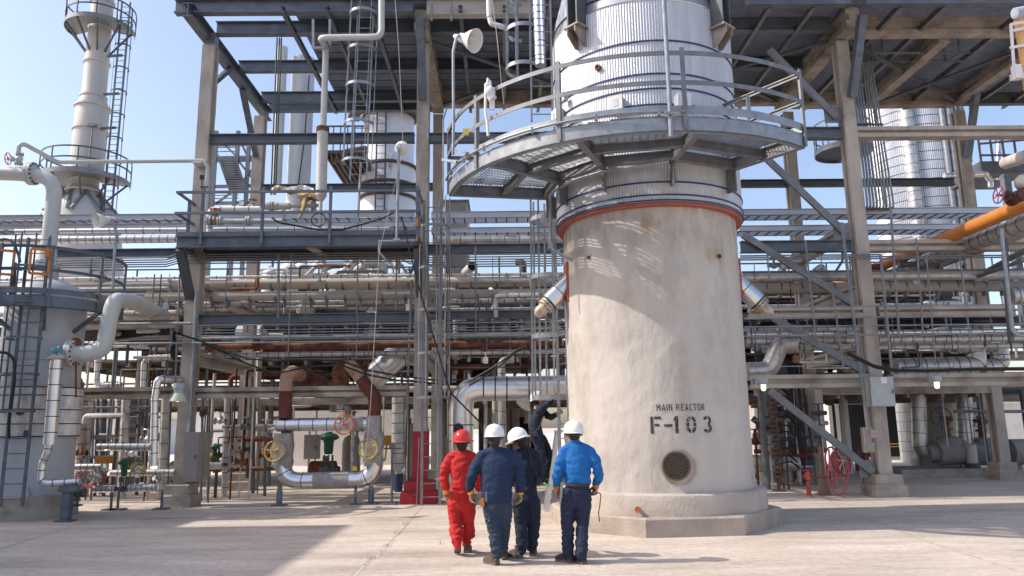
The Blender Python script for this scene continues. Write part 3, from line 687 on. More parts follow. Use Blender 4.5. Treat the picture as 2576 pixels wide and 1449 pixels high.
hbeam(1900,2510,976,992,23.2,concd,'rear low concrete beam on the right under the front one',**CB)
# transverse concrete beams running back into the depth
def tbeam(x,y0,y1,label,Y0=18.75,Y1=23.0,wd=.26):
    zt=at(x,y0,Y0).z; zb=at(x,y1,Y0).z; X=at(x,y0,Y0).x
    mb=MB(); mb.ibeam((X,Y0,(zt+zb)/2),(X,Y1,(zt+zb)/2),wd,zt-zb,.09); return one('concrete_beam',mb,conc,label,'beam','beams running back into the frame')
tbeam(500,714,742,'upper stained concrete beam running back from the left column')
tbeam(494,886,918,'lower stained concrete beam running back from the left column')
tbeam(1062,714,742,'upper concrete beam running back from the red-footed column')
tbeam(1060,880,912,'lower concrete beam running back from the red-footed column')
tbeam(2143,560,592,'uppermost concrete beam running back from the tall right column')
tbeam(2155,716,748,'second concrete beam running back from the tall right column')
tbeam(2170,870,900,'lowest concrete beam running back from the tall right column')
# diagonal braces between the hidden column and the right column
def brace(x0,y0,x1,y1,label,Y=18.5,wd=.17,matl=galvd):
    mb=MB(); p=at(x0,y0,Y); q=at(x1,y1,Y); mb.bar(p,q,.09,wd,up=V((0,1,0)).cross((q-p))); d=(q-p).normalized()
    for c in (q-d*.12,): mb.box(c+V((0,.06,0)),(.42,.02,.42))
    return one('diagonal_brace',mb,matl,label,'brace','diagonal steel braces right of the reactor')
brace(1935,125,2104,296,'topmost diagonal brace running into the right column under the deck')
brace(1900,372,2128,588,'second diagonal brace from the top, against open sky')
brace(1868,590,2148,765,'third diagonal brace from the top, across the grey pipes')
brace(1945,800,2176,936,'fourth diagonal brace, ending at the low concrete beam')
brace(1935,982,2196,1188,'lowest diagonal brace, running down to the footing beside the hose reel')
brace(1893,1052,2046,1172,'dark rear diagonal brace low behind the red hydrant',22.9,.17,dsteel)
# ------------------------------------------------------------------ generic fittings
def flange_pair(mb,c,axis,r,t=.05,gap=.012,nb=10,bm=1):
    ax=V(axis).normalized(); c=V(c); u=ax.orthogonal().normalized(); b=ax.cross(u)
    mb.cyl(c-ax*(t+gap/2),c-ax*gap/2,r,seg=24); mb.cyl(c+ax*gap/2,c+ax*(t+gap/2),r,seg=24)
    for k in range(nb):
        a=2*pi*k/nb; p=c+u*(r*.84*cos(a))+b*(r*.84*sin(a)); mb.cyl(p-ax*(t+.03),p+ax*(t+.03),r*.075,seg=6,mi=bm)
def handwheel(c,axis,r,matl,parent,spokes=5,rt=None,name='handwheel'):
    mb=MB(); ax=V(axis).normalized(); u=ax.orthogonal().normalized(); b=ax.cross(u); c=V(c); rt=rt or r*.085
    mb.ring(c,ax,r,rt,30,8)
    for k in range(spokes):
        a=2*pi*k/spokes+.3; d=u*cos(a)+b*sin(a); mb.tube([c+d*r*.1,c+d*r*.5+ax*-.0,c+d*r],rt*.8,6)
    mb.cyl(c-ax*rt*1.2,c+ax*rt*1.2,r*.17,seg=12); return obj(name,mb,matl,parent)
def pipe(pts,r,matl,label,name='pipe',bend=None,bands=None,bm=None,seg=14,group=None,cat='pipe',fl=()):
    mb=MB(); mb.tube(pts,r,seg,0,bend,bands,1)
    for c,ax,rr in fl: flange_pair(mb,c,ax,rr,.035,.01,10,1)
    return one(name,mb,[matl,bm or band],label,cat,group)
def gatevalve(c,ax,st,s,bodym,wheelm,label,wheel=True,group=None,wr=1.,name='gate_valve'):
    """valve at c on a line along ax with its stem along st; s = pipe radius"""
    c=V(c); ax=V(ax).normalized(); st=V(st).normalized(); t=thing(name,label,'valve',c,group)
    mb=MB(); mb.cyl(c-ax*s*2.2,c+ax*s*2.2,s*1.05,seg=16); mb.ball(c,s*1.65,14); mb.cyl(c,c+st*s*2.6,s*1.15,s*.8,seg=14); obj('body',mb,bodym,t)
    mb=MB()
    for k in(-1,1): flange_pair(mb,c+ax*s*2.3*k,ax,s*1.75,s*.25,.01,8)
    obj('flange',mb,[bodym,rust],t)
    mb=MB(); mb.cyl(c+st*s*2.6,c+st*s*2.9,s*1.4,seg=14); mb.cyl(c+st*s*2.9,c+st*s*4.6,s*.45,s*.3,seg=10); mb.cyl(c+st*s*4.2,c+st*s*5.6,s*.16,seg=8); obj('bonnet',mb,bodym,t)
    if wheel: handwheel(c+st*s*4.9,st,s*2.1*wr,wheelm,t)
    return t
def ladder(p0,p1,wd,sp,matl,rail=.028,rung=.012,face=V((0,-1,0)),mb=None):
    """two stringers and rungs between bottom p0 and top p1, width along X-ish side"""
    mb=mb or MB(); p0=V(p0); p1=V(p1); d=(p1-p0).normalized(); sdv=d.cross(face).normalized()
    for s_ in(-1,1): mb.tube([p0+sdv*wd/2*s_,p1+sdv*wd/2*s_],rail,4,sq=(rail*2.2,rail*1.0))
    k=sp/2; L=(p1-p0).length
    while k<L: c=p0+d*k; mb.tube([c-sdv*wd/2,c+sdv*wd/2],rung,6); k+=sp
    return mb
def cage(p0,p1,r,sp,face,mb,nb=5,wd=.05,flat=.008,first=0.):
    """safety cage of hoops round a ladder; face = direction the cage bulges to"""
    p0=V(p0); p1=V(p1); d=(p1-p0).normalized(); f=V(face).normalized(); s_=d.cross(f).normalized(); L=(p1-p0).length; k=first
    def hp(c,a): return c+f*(r*.25+r*sin(a)*1.0)+s_*(r*cos(a))
    while k<=L+.01:
        c=p0+d*k; P=[c+s_*r*.95]+[hp(c,pi*j/12) for j in range(13)]+[c-s_*r*.95]; mb.tube(P,.02,sq=(flat*1.5,wd)); k+=sp
    for j in range(nb):
        a=pi*(j+.0)/(nb-1); mb.tube([hp(p0+d*first,a),hp(p1,a)],.02,sq=(.04,.008)) if False else mb.bar(hp(p0+d*first,a),hp(p1,a),.012,.04,up=f)
# ------------------------------------------------------------------ left tower with its platform
TC=(-10.28,16.8)
tw=thing('process_tower','short fat pale grey tower at the left edge with ribbed cladding low down','tower',(TC[0],TC[1],0))
mb=MB(); mb.lathe([(.98,-.2),(.98,.44),(.95,.47),(.8,.47)],(TC[0],TC[1],0),seg=48); obj('footing',mb,footc,tw)
mb=MB(); mb.lathe([(.86,.47),(.86,.52),(.83,.53),(.83,1.72),(.85,1.74)],(TC[0],TC[1],0),seg=48); obj('skirt',mb,tpaint,tw)
mb=MB(); vs=[]; N=140*4
for z in (1.70,2.72):
    for k in range(N): vs.append(pol(TC,.875+.006*cos(2*pi*k/4),2*pi*k/N,z))
mb.add(vs,[(k,(k+1)%N,N+(k+1)%N,N+k) for k in range(N)])
for z in (1.69,1.95,2.25,2.55,2.72): mb.lathe([(.87,z-.012),(.89,z-.01),(.89,z+.01),(.87,z+.012)],(TC[0],TC[1],0),seg=48,mi=1)
obj('ribbed_cladding',mb,[alumw,band],tw)
mb=MB(); mb.lathe([(.80,2.70),(.80,4.62),(.78,4.76),(.66,4.98),(.40,5.12),(.17,5.18),(.17,5.5)],(TC[0],TC[1],0),seg=48); mb.lathe([(.815,3.3),(.83,3.31),(.83,3.33),(.815,3.34)],(TC[0],TC[1],0),seg=48); obj('shell',mb,tpaint,tw)
def ontw(x,y,r=.84): return atc(x,y,TC,r)
for x,y in ((68,1248),(168,1240)):
    p=ontw(x,y,.86); mb=MB(); mb.box(p,(.12,.1,.18)); mb.box(p+V((0,-.02,.13)),(.05,.05,.1)); obj('anchor_chair',mb,tpaint,tw)
p=ontw(52,1037,.86); n_=(p-V((TC[0],TC[1],p.z))).normalized(); mb=MB(); mb.lathe([(0,.03),(.04,.03),(.045,.06),(.065,.06),(.065,0)],p,n_,16); obj('nozzle_stub',mb,rust,tw)
mb=MB(); mb.box(ontw(66,1090,.86),(.16,.06,.12)); obj('name_plate',mb,dsteel,tw)
# platform round the top
lp=thing('tower_platform','grey steel walkway with curved handrail round the head of the short left tower','platform',(TC[0],TC[1],4.3))
LR=1.5; LA0,LA1=R(-140),R(28)
mb=MB(); arcband(mb,TC,LR,4.34,4.58,LA0,LA1,26,.014); arcband(mb,TC,LR,4.34,4.355,LA0,LA1,26,.09); obj('rim_beam',mb,steel,lp)
mb=MB(); arcband(mb,TC,LR+.005,4.62,4.74,LA0,LA1,26,.008); obj('toe_plate',mb,steel,lp)
mb=MB()
for k in range(16):
    a=LA0+(LA1-LA0)*k/15; mb.bar(pol(TC,.82,a,4.56),pol(TC,LR-.02,a,4.56),.03,.03)
for r_ in (.9,1.0,1.1,1.2,1.3,1.4): arcband(mb,TC,r_,4.57,4.60,LA0,LA1,26,.012)
obj('grating',mb,steel,lp)
for a in (LA0,R(-95),R(-58),R(-20),LA1):
    mb=MB(); mb.bar(pol(TC,LR+.02,a,4.34),pol(TC,LR+.02,a,5.66),.055,.055,up=V((cos(a),sin(a),0))); obj('handrail_post',mb,steel,lp)
for z in (5.64,5.15):
    mb=MB(); P=[pol(TC,LR,LA0+(LA1-LA0)*k/30,z) for k in range(31)]; mb.tube(P,.02,sq=(.055,.02)); mb.tube([p+V((0,0,-.03)) for p in P],.02,sq=(.012,.05)); obj('handrail',mb,steel,lp)
for a in (R(-110),R(-60),R(-15)): mb=MB(); mb.bar(pol(TC,.80,a,3.95),pol(TC,LR-.05,a,4.36),.07,.07); obj('bracket',mb,steel,lp)

# orange swing gate on the platform
mb=MB(); gp=at(75,645,15.35)
def frame(mb,c,u,wd,hh,th):
    for s_ in(-1,1): mb.bar(c+u*wd/2*s_-Z3*hh/2,c+u*wd/2*s_+Z3*hh/2,th,th,up=u); mb.bar(c-u*wd/2+Z3*hh/2*s_,c+u*wd/2+Z3*hh/2*s_,th,th)
u=V((.85,.5,0)).normalized(); frame(mb,at(100,658,15.4),u,.34,.52,.05); mb.box(at(121,636,15.4),(.07,.07,.22)); one('swing_gate',mb,orange,'orange safety gate on the left tower walkway, the larger one beside the pipe','gate')
mb=MB(); frame(mb,at(12,660,15.3),u,.3,.5,.05); one('swing_gate',mb,orange,'orange safety gate cut off by the left edge of the photo','gate')
# caged ladder at the left edge
lm=MB(); pb=at(10,1270,15.75); pt=V((at(30,600,15.75).x,15.75,6.0)); pb=V((-9.95,15.75,.3)); pt=V((-9.95,15.75,5.9))
ladder(pb,pt,.45,.3,galvd,mb=lm); cage(V((-9.95,15.75,2.2)),pt,.36,.75,V((-.2,-1,0)),lm)
one('caged_ladder',lm,steel,'blue-grey caged ladder climbing the front of the short left tower','ladder')
mb=MB(); mb.tube([at(0,886,15.2),at(20,888,15.2),at(36,905,15.2),at(36,960,15.2),at(22,1065,15.4),at(22,1100,15.7)],.03,8,bend=.2); one('hose',mb,black,'black hose hanging down the front of the short left tower','hose')
mb=MB(); mb.tube([at(-5,603,15.6),at(18,600,15.6),at(34,610,15.6),at(48,645,15.6),at(50,660,15.6)],.03,8,bend=.3); mb.tube([at(37,660,15.6),at(30,760,15.6)],.04,sq=(.08,.05)); one('davit_arm',mb,dsteel,'dark curved davit arm above the left tower walkway','davit')
# ------------------------------------------------------------------ pipes at the left
PX=-10.38; zc=at(80,437,16.8).z
mb=MB(); mb.tube([(-14.5,16.8,zc+.12),(PX-.9,16.8,zc),(PX,16.8,zc-.1),(PX,16.8,5.45)],.165,20,bend=.62)
flange_pair(mb,(at(80,440,16.8).x,16.8,zc),(1,0,.0),.27,.06,.012,14); mb.cyl((PX,16.8,5.95),(PX,16.8,5.6),.165,.21,seg=20); flange_pair(mb,(PX,16.8,5.52),(0,0,1),.30,.05,.012,14)
one('vapour_pipe',mb,[ggrey,bandd],'thick pale grey pipe coming in top left and bending down into the short tower','pipe')
vz=at(45,398,16.7); gatevalve(V((vz.x,16.75,at(45,398,16.7).z)),(0,0,1),(-1,-.1,0),.05,ggrey,redp,'small valve with red handwheel above the thick pale pipe at far left',wr=1.3)
mb=MB(); Yp=16.9; P=[at(45,388,16.75),at(48,366,16.75),at(60,362,16.8),at(145,408,17.6),at(330,406,18.1),at(512,404,18.22),at(523,420,18.22),at(515,590,18.22)]
mb.tube(P,.052,12,bend=.14); mb.box(at(501,413,18.28),(.22,.3,.05)); one('slender_pipe',mb,[ggrey],'slender pale pipe running level from the far left valve to the left column','pipe')
mb=MB(); mb.tube([at(508,483,18.1),at(508,452,18.1)],.014,8); mb.box(at(508,446,18.1),(.09,.06,.11)); mb.cyl(at(503,470,18.1),at(524,470,18.1),.02,seg=8); one('gauge',mb,black,'black pressure gauge on the slender pipe at the left column','gauge')
# white S-bend
P=[at(176,890,16.0),at(215,890,16.0),at(262,880,16.1),at(276,800,16.1),at(288,755,16.1),at(330,757,17.1),at(412,795,19.4)]
mb=MB(); mb.tube(P,.17,20,bend=.38); flange_pair(mb,at(182,890,16.0),(1,0,0),.29,.06,.014,14); mb.cyl(at(150,888,16.15),at(178,890,16.0),.17,seg=18)
one('s_bend_pipe',mb,[ggrey,rust],'thick white S-shaped pipe leaving the short tower through a rusty-bolted flange','pipe')
mb=MB(); mb.cyl(at(191,862,15.95),at(191,862,16.05),.11,seg=20); mb.tube([at(191,880,16.0),at(191,1000,16.0)],.02,6); one('spectacle_blind',mb,rust,'dark round spectacle blind standing up behind the S-shaped pipe flange','pipe blind')
# silver standpipe at the tower
P=[at(143,905,15.55),at(137,1000,15.55),at(125,1118,15.6)]
mb=MB(); mb.tube([P[0],P[2]],.125,18,0,None,.32,1); one('level_chamber',mb,[alum,band],'tall banded silver level chamber standing in front of the short left tower','level chamber')
t=thing('level_transmitter','small blue transmitter head on top of the silver level chamber','transmitter',at(143,905,15.55)); mb=MB(); mb.cyl(at(143,905,15.55),at(143,896,15.55),.17,seg=20); mb.cyl(at(143,903,15.55),at(143,900,15.55),.19,seg=20); obj('flange',mb,beige,t); mb=MB(); mb.cyl(at(143,896,15.55),at(143,886,15.55),.02,seg=8); mb.cyl(at(134,882,15.55),at(152,879,15.55),.07,seg=14); mb.cyl(at(150,880,15.55),at(154,879,15.55),.08,seg=14); obj('head',mb,blue_t,t)
mb=MB(); mb.tube([at(125,1112,15.6),at(118,1140,15.6),at(107,1165,15.6),at(103,1208,15.6),at(118,1216,15.6),at(200,1211,15.7)],.07,14,0,.14,.22,1); one('silver_pipe',mb,[alum,band],'thin banded silver pipe bending along the foot of the short left tower','pipe')
mb=MB(); mb.bar(at(172,1232,15.75),V((at(172,1232,15.75).x,15.75,0)),.16,.16,up=V((1,0,0))); mb.box(at(176,1228,15.7),(.34,.2,.14)); mb.box2((at(172,1232,15.75).x-.16,15.6,0),(at(172,1232,15.75).x+.16,15.9,.03)); one('pipe_support',mb,steel,'blue-grey steel pipe stand beside the left tower footing','pipe stand')
gatevalve(at(197,1240,16.0),(1,0,0),(.1,-.2,-1),.05,dsteel,dsteel,'small dark valve hanging upside down beside the pipe stand',wr=1.)
mb=MB(); mb.cyl(at(145,1222,16.1),at(200,1222,16.1),.11,seg=16); one('drain_pot',mb,[alumw],'short fat horizontal pipe end behind the blue-grey pipe stand','pipe')
# ------------------------------------------------------------------ lamps on poles
def shade_lamp(c,axis,r,label,polepts,pr=.028,group='bowl lamps on bent poles'):
    t=thing('pole_lamp',label,'lamp',polepts[-1] if False else c,group); ax=V(axis).normalized(); c=V(c)
    mb=MB(); mb.tube(polepts,pr,10,bend=.25); obj('pole',mb,galv,t)
    mb=MB(); mb.lathe([(r*.2,-r*.6),(r*.42,-r*.45),(r*.45,0),(r*.47,r*.05),(r*.55,r*.2),(r*.86,r*.75),(r,r*1.2),(r*1.05,r*1.22),(r*.96,r*1.18),(r*.8,r*.7),(r*.35,r*.2)],c,ax,26); obj('shade',mb,white,t)
    mb=MB(); mb.ball(c+ax*r*.6,r*.33,12); obj('bulb',mb,glassc,t)
    mb=MB(); mb.cyl(c-ax*r*.6,c-ax*r*1.2,r*.3,r*.2,seg=14); obj('lamp_head',mb,white,t); return t
c=at(1169,97,13.3); shade_lamp(c,V((.75,-.45,-.42)),.22,'white bowl lamp on a bent pole at the left side of the round reactor platform',[at(1140,388,13.2),at(1141,290,13.2),at(1140,130,13.2),at(1147,98,13.2),at(1155,88,13.25)])
c=at(266,553,15.3); shade_lamp(c,V((-.55,-.75,-.35)),.17,'white bowl lamp on a bent pole at the left tower walkway',[at(284,725,15.3),at(288,640,15.3),at(294,590,15.3),at(288,568,15.3),at(279,552,15.35)],.03)
# ------------------------------------------------------------------ far flare stack / chimney
SC=(-24.2,42.0)
st=thing('chimney_stack','tall pale chimney with two ring walkways against the sky at far left','chimney',(SC[0],SC[1],0))
def zs(y,x=235): return at(x,y,SC[1]).z
mb=MB(); H=[(0,.80,28.8)]
pr=[(2.5,zs(545)-4),(1.95,zs(545)),(.92,zs(488)),(.92,zs(480)),(.72,zs(470)),(.72,zs(440)),(.90,zs(430)),(.90,zs(330)),(.90,zs(272)),(.66,zs(245)),(.66,zs(150)),(.62,zs(80)),(.60,zs(-30))]
mb.lathe(pr,(SC[0],SC[1],0),seg=40); obj('shell',mb,mat('sun_bleached_stack_paint',(.50,.475,.455),.6,0,.08,.6,.02,10,(.45,.40,.37),.5,.5,(1,1,.4),thresh=(.5,.8)),st)
for y,r in ((485,1.05),(330,.98),(272,.99),(245,.75),(160,.75),(8,.7)): z=zs(y); mb=MB(); mb.lathe([(r-.12,z-.05),(r,z-.05),(r,z+.05),(r-.12,z+.05)],(SC[0],SC[1],0),seg=40); obj('stiffening_ring',mb,wgrey,st)

for k in range(9):
    a=R(-180+k*22.5); mb=MB()
    mb.bar(pol(SC,1.0,a+(.2 if k%2 else -.2),zs(490)),pol(SC,2.1,a+(-.15 if k%2 else .15),zs(548)),.14,.14); obj('leg_strut',mb,galvd,st)
def ringplat(label,z,r0,r1,a0,a1,hh):
    t=thing('stack_walkway',label,'platform',(SC[0],SC[1],z)); mb=MB(); arcband(mb,SC,r1,z-.25,z+.02,a0,a1,30,.03); mb.lathe([(r0,z-.03),(r1-.03,z-.03),(r1-.03,z),(r0,z)],(SC[0],SC[1],0),seg=40,a0=a0,a1=a1); obj('walkway',mb,galvd,t)
    mb=MB()
    for k in range(8):
        a=a0+(a1-a0)*k/7; mb.bar(pol(SC,r1,a,z),pol(SC,r1,a,z+hh),.06,.06,up=V((cos(a),sin(a),0)))
    for f in (.5,1): arcband(mb,SC,r1,z+hh*f-.04,z+hh*f+.04,a0,a1,30,.05)
    obj('handrail',mb,dsteel,t)
    mb=MB()
    for k in range(6):
        a=a0+(a1-a0)*(k+.5)/6; mb.bar(pol(SC,r0-.05,a,z-1.7),pol(SC,r1-.1,a,z-.15),.09,.09)
    obj('strut',mb,dsteel,t); return t
ringplat('upper ring walkway near the top of the far chimney',zs(72,250),.68,1.9,R(-200),R(30),1.25)
ringplat('lower ring walkway above the flared base of the far chimney',zs(453,235),.74,2.35,R(-215),R(35),1.25)
lm=MB(); lx=at(285,300,SC[1]); bx=SC[0]+1.75
ladder((bx,SC[1]-.6,zs(540)),(bx+.0,SC[1]-.6,zs(20)),.5,.35,dsteel,.04,.02,mb=lm); cage((bx,SC[1]-.6,zs(540)),(bx,SC[1]-.6,zs(60)),.42,1.45,V((.7,-.7,0)),lm,5,.07,.03)
for y in (330,245,150): mb2=lm.bar(V((SC[0]+.8,SC[1]-.4,zs(y))),V((bx,SC[1]-.5,zs(y))),.12,.12)
one('caged_ladder',lm,dsteel,'long dark caged ladder up the right side of the far chimney','ladder')
mb=MB(); p=at(233,317,41.); mb.tube([V((p.x,p.y,at(227,420,41.).z)),p],.05,8); mb.box(p+Z3*.05,(.45,.3,.15)); one('pole_lamp',mb,galvd,'small flat-headed lamp pole on the lower chimney walkway','lamp')
# ------------------------------------------------------------------ pipe racks running across the yard
def hx(x,y,Y): return at(x,y,Y)
def hpipe(x0,x1,y,d,Y,matl,label,bands=None,bm=None,name='pipe',seg=14,ends=None,group='pipes running across the rack'):
    """level pipe along X; y is its centre line at mid span, d its seen diameter"""
    xm=(x0+x1)/2; z=at(xm,y,Y).z; r=d/2*Y/FPX*1.0; a=at(x0,y,Y).x; b=at(x1,y,Y).x
    pts=[(a,Y,z),(b,Y,z)]
    if ends: pts=[V(p) for p in ends[0](a,z)]+pts[1:] if ends[0] else pts
    mb=MB(); mb.tube(pts,r,seg,0,None,bands,1); return one(name,mb,[matl,bm or bandd],label,'pipe',group)
FULL0,FULL1=-600,2750
def tray(x0,x1,ytop,ybot,Y,label,W=.6,rung=.3):
    xm=(x0+x1)/2; zt=at(xm,ytop,Y).z; zb=at(xm,ybot,Y).z; a=at(x0,ytop,Y).x; b=at(x1,ytop,Y).x
    t=thing('cable_tray',label,'cable tray',((a+b)/2,Y,zb),'ladder cable trays')
    for k,yy in enumerate((Y,Y+W)):
        mb=MB(); mb.box2((a,yy-.012,zb),(b,yy+.012,zt)); mb.box2((a,yy-.05,zt-.012),(b,yy-.0125,zt)) ; obj('side_rail',mb,mat_tray,t)
    mb=MB(); x=a
    while x<b: mb.box2((x,Y+.012,zb+.01),(x+.04,Y+W-.012,zb+.04)); x+=rung
    obj('rungs',mb,galvd,t); return t
mat_tray=mat('tray_aluminium',(.50,.50,.53),.4,.5,.08,2,.02,20)
mat_cab=mat('tray_cables',(.03,.03,.035),.7,0,.4,9)
tray(FULL0,1043,540,553,20.3,'uppermost long cable tray left of the red-footed column')
tray(FULL0,1043,564,576,20.2,'second cable tray down, left of the red-footed column')
tray(1085,1425,532,547,20.3,'upper cable tray between the caged ladder and the reactor')
tray(1085,1425,572,584,20.2,'lower cable tray between the caged ladder and the reactor')
tray(1860,FULL1,523,537,20.3,'upper cable tray right of the reactor, under the conduit bank')
tray(1860,FULL1,564,577,20.2,'lower cable tray right of the reactor')
hpipe(40,980,578,13,19.6,alum,'bright silver pipe just below the trays, running behind the small valve walkway',.45)
hpipe(FULL0,470,606,20,19.8,alum,'broad banded silver pipe over the long beam at far left',.22)
hpipe(1100,1420,602,20,19.8,alumw,'banded silver pipe between the caged ladder and the reactor at walkway height',.4)
for k in range(5):
    y=651+k*5.6
    mb=MB(); P=[at(130,y,18.2),at(418,y,18.2),at(440,y-6,18.1),at(1046,y-4,18.1)]
    z=P[0].z; P=[V((P[0].x,18.2,z)),V((P[1].x,18.2,z)),V((P[2].x,18.15,z+.06)),V((P[3].x,18.15,z+.06))]; mb.tube(P,.018,6); one('conduit',mb,galvd,'one of five thin conduits strung under the small valve walkway','conduit','conduits under the walkway')
for k in range(5):
    y=640+k*6; hpipe(1070,1425,y,3.2,18.2,galvd,'one of five thin conduits strung behind the caged ladder','',None,'conduit',6,group='conduits behind the caged ladder') if False else None
    mb=MB(); z=at(1250,y,18.2).z; mb.tube([(at(1070,y,18.2).x,18.2,z),(at(1430,y,18.2).x,18.2,z)],.017,6); one('conduit',mb,galvd,'one of five thin conduits strung behind the caged ladder','conduit','conduits behind the caged ladder')
for k in range(3):
    y=642+k*5; mb=MB(); z=at(2050,y,18.2).z; mb.tube([(at(1862,y,18.2).x,18.2,z),(at(2215 if k<1 else 2700,y,18.2).x,18.2,z)],.02,6); one('conduit',mb,galvd,'one of three thin conduits under the patchy beam right of the reactor','conduit','conduits right of the reactor')
hpipe(FULL0,1430,699,8,19.2,white,'thin white pipe with dark clamps, topmost of the big grey pipe group',.36)
hpipe(FULL0,1430,718,27,19.9,beige,'broad beige pipe across the left bays at mid height',None,None,seg=20)
hpipe(FULL0,1430,748,24,19.3,beige,'second broad beige pipe lying just under the first, left bays',None,None,seg=20)
hpipe(60,1430,708,6,20.6,rust,'rust streaked pipe on top of the broad beige pipe at far left',None)
hpipe(170,1430,762,9,19.9,alumw,'slim banded pipe along the underside of the broad beige pipes',.32)
hpipe(1866,FULL1,693,26,19.7,alumw,'upper broad grey pipe right of the reactor',None,seg=20)
hpipe(1866,FULL1,722,28,20.2,beige,'lower broad grey-brown pipe right of the reactor',None,seg=20)
hpipe(1866,FULL1,680,5,19.2,galvd,'thin pipe with clamps along the top of the broad grey pipes at right',.5)
hpipe(520,1400,868,15,19.6,rust,'long rusty pipe with flanges across the left bays',None,seg=16)
hpipe(525,1425,889,13,19.7,alumw,'banded silver pipe just under the long rusty pipe',.28)
hpipe(560,1425,846,11,20.4,beige,'dull beige pipe behind and above the long rusty pipe',None)
hpipe(200,470,865,10,19.8,rust,'short rusty pipe behind the S-shaped pipe',None)
hpipe(200,470,850,9,19.5,beige,'pinkish pipe behind the S-shaped pipe',None)
hpipe(1880,FULL1,836,14,19.4,alum,'bright banded pipe at mid height right of the reactor',.3)
hpipe(1880,FULL1,853,19,19.7,alumw,'broad banded grey pipe under the bright one, right of the reactor',.3,seg=18)
hpipe(1890,FULL1,872,15,20.2,alumw,'dull banded pipe, lowest of the stack right of the reactor',.36)
mb=MB()
for x,s in ((528,1),(646,1),(1390,.9)):
    c=at(x,868,19.6); flange_pair(mb,c,(1,0,0),.15,.05,.02,10)
one('pipe_flanges',mb,[rust,rustd],'rusty bolted flanges along the long rusty pipe','flange') if False else None
for x,l in ((528,'rusty bolted flange nearest the left column'),(646,'rusty bolted flange midway on the long rusty pipe'),(1220,'rusty bolted flange on the rusty pipe behind the caged ladder')):
    mb=MB(); flange_pair(mb,at(x,868,19.6),(1,0,0),.16,.05,.02,10); one('pipe_flange',mb,[rust,rustd],l,'flange','flanges of the long rusty pipe')
# front conduit runs
def cond(x0,x1,y,Y,label,r=.02,group=None,matl=None):
    mb=MB(); z=at((x0+x1)/2,y,Y).z; mb.tube([(at(x0,y,Y).x,Y,z),(at(x1,y,Y).x,Y,z)],r,8); return one('conduit',mb,matl or galv,label,'conduit',group)
for y,l in ((814,'top'),(826,'second'),(833,'third'),(840,'fourth')): cond(498,1430,y,18.3,l+' of four thin level conduits under the blue-black beam, left bays',.014,'level conduits of the left bays')
cond(500,1430,846,18.1,'pale perforated strut channel crossing the left bays',.03,'level conduits of the left bays')
cond(480,1070,860,18.0,'thin pale conduit in front of the long rusty pipe',.022,'level conduits of the left bays')
cond(225,482,864,18.1,'pale conduit running level behind the S-shaped pipe to the left column',.03,'level conduits of the left bays')
cond(300,482,814,18.1,'thick pale conduit just above, between S-shaped pipe and left column',.035,'level conduits of the left bays')
for y,l,r in ((769,'highest',.017),(797,'second',.026),(818,'third',.02),(841,'lowest',.024)): cond(1872,2700,y,18.1,l+' of four long level conduits in front of the right column',r,'level conduits of the right bays')
# vertical conduits and hangers
def vcond(x0,y0,x1,y1,Y,label,r=.02,group='upright conduits',matl=None,sq=None):
    p=at(x0,y0,Y); q=at(x1,y1,Y); mb=MB(); 
    if sq: mb.bar(q,p,sq,sq*.6,up=V((1,0,0)))
    else: mb.tube([q,p],r,8)
    return one('conduit',mb,matl or galvd,label,'conduit',group)
vcond(452,690,440,985,18.2,'left one of the pair of conduits clipped to the left column',.022)
vcond(494,735,470,1180,18.1,'thick pale conduit clipped down the front of the left column',.04,matl=galv)
vcond(498,800,478,1180,18.15,'second conduit clipped down the front of the left column',.022)
vcond(701,640,700,800,18.0,'square strut hanging from the small walkway, nearer the left column',.03,sq=.07)
vcond(733,640,725,895,17.9,'thin hanger rod right of the square strut',.018,sq=.04)
vcond(574,640,566,760,18.2,'short thin hanger under the walkway near the left column',.014)
vcond(901,640,897,790,18.2,'thin hanger rod in the middle of the left bay',.02)
vcond(998,640,995,780,18.2,'thin hanger rod nearest the red-footed column',.02)
vcond(900,790,896,900,18.0,'thin hanger through the level conduits in the left bay',.014)
vcond(1036,705,1022,1060,18.2,'grey conduit along the left edge of the red-footed column',.03)
vcond(1196,620,1197,850,18.1,'thin hanger right of the caged ladder',.02)
for (x0,y0,x1,y1,l,r) in ((1930,640,1935,700,'nearest the reactor',.02),(2026,605,2052,848,'through four level conduits',.025),(2095,740,2122,925,'left of the right column, thin',.025),(2117,560,2185,1095,'running down to the grey box on the right column',.04),(2137,640,2150,850,'close beside the right column',.022),(2215,640,2244,940,'just right of the right column',.035),(2240,520,2262,850,'beneath the conduit bank',.03),(2305,600,2322,845,'right of the conduit bank',.022),(2330,640,2354,920,'above the warm-lit lamp, with a crank',.018),(1958,800,1962,900,'thin one beside the inclined nozzle',.014)):
    vcond(x0,y0,x1,y1,18.0,'upright conduit right of the reactor, '+l,r)
# dark cable bundle at left
for k in range(6):
    mb=MB(); o=k*5; mb.tube([at(180,832+o,18.9),at(300,832+o*.8,18.8),at(395,822+o*.6,18.7),at(425+k*1.5,828+o*.5,18.6),at(432+k*2.2,850,18.6),at(430+k*2.5,890,18.6),at(436+k*1.5,905,18.7),at(444,900,18.9)],.03,6,bend=.2); one('cable',mb,black,'one of the thick black cables bundled behind the S-shaped pipe','cable','bundled black cables')
for k,(o,l) in enumerate(((0,'upper'),(12,'lower'))):
    mb=MB(); P=[(438,836),(500,856),(560,882+o*.3),(620,902+o),(690,922+o*1.5) if k else (690,908),(760,926) if k else (770,905),(850,915) if k else (860,908),(920,930+o) ,(1000,945+o),(1110,958+o*.6)]
    mb.tube([at(x,y,17.9) for x,y in P],.022,6,bend=.5); one('cable',mb,black,l+' of two black cables sagging across the left bays in front of the rusty pipes','cable')
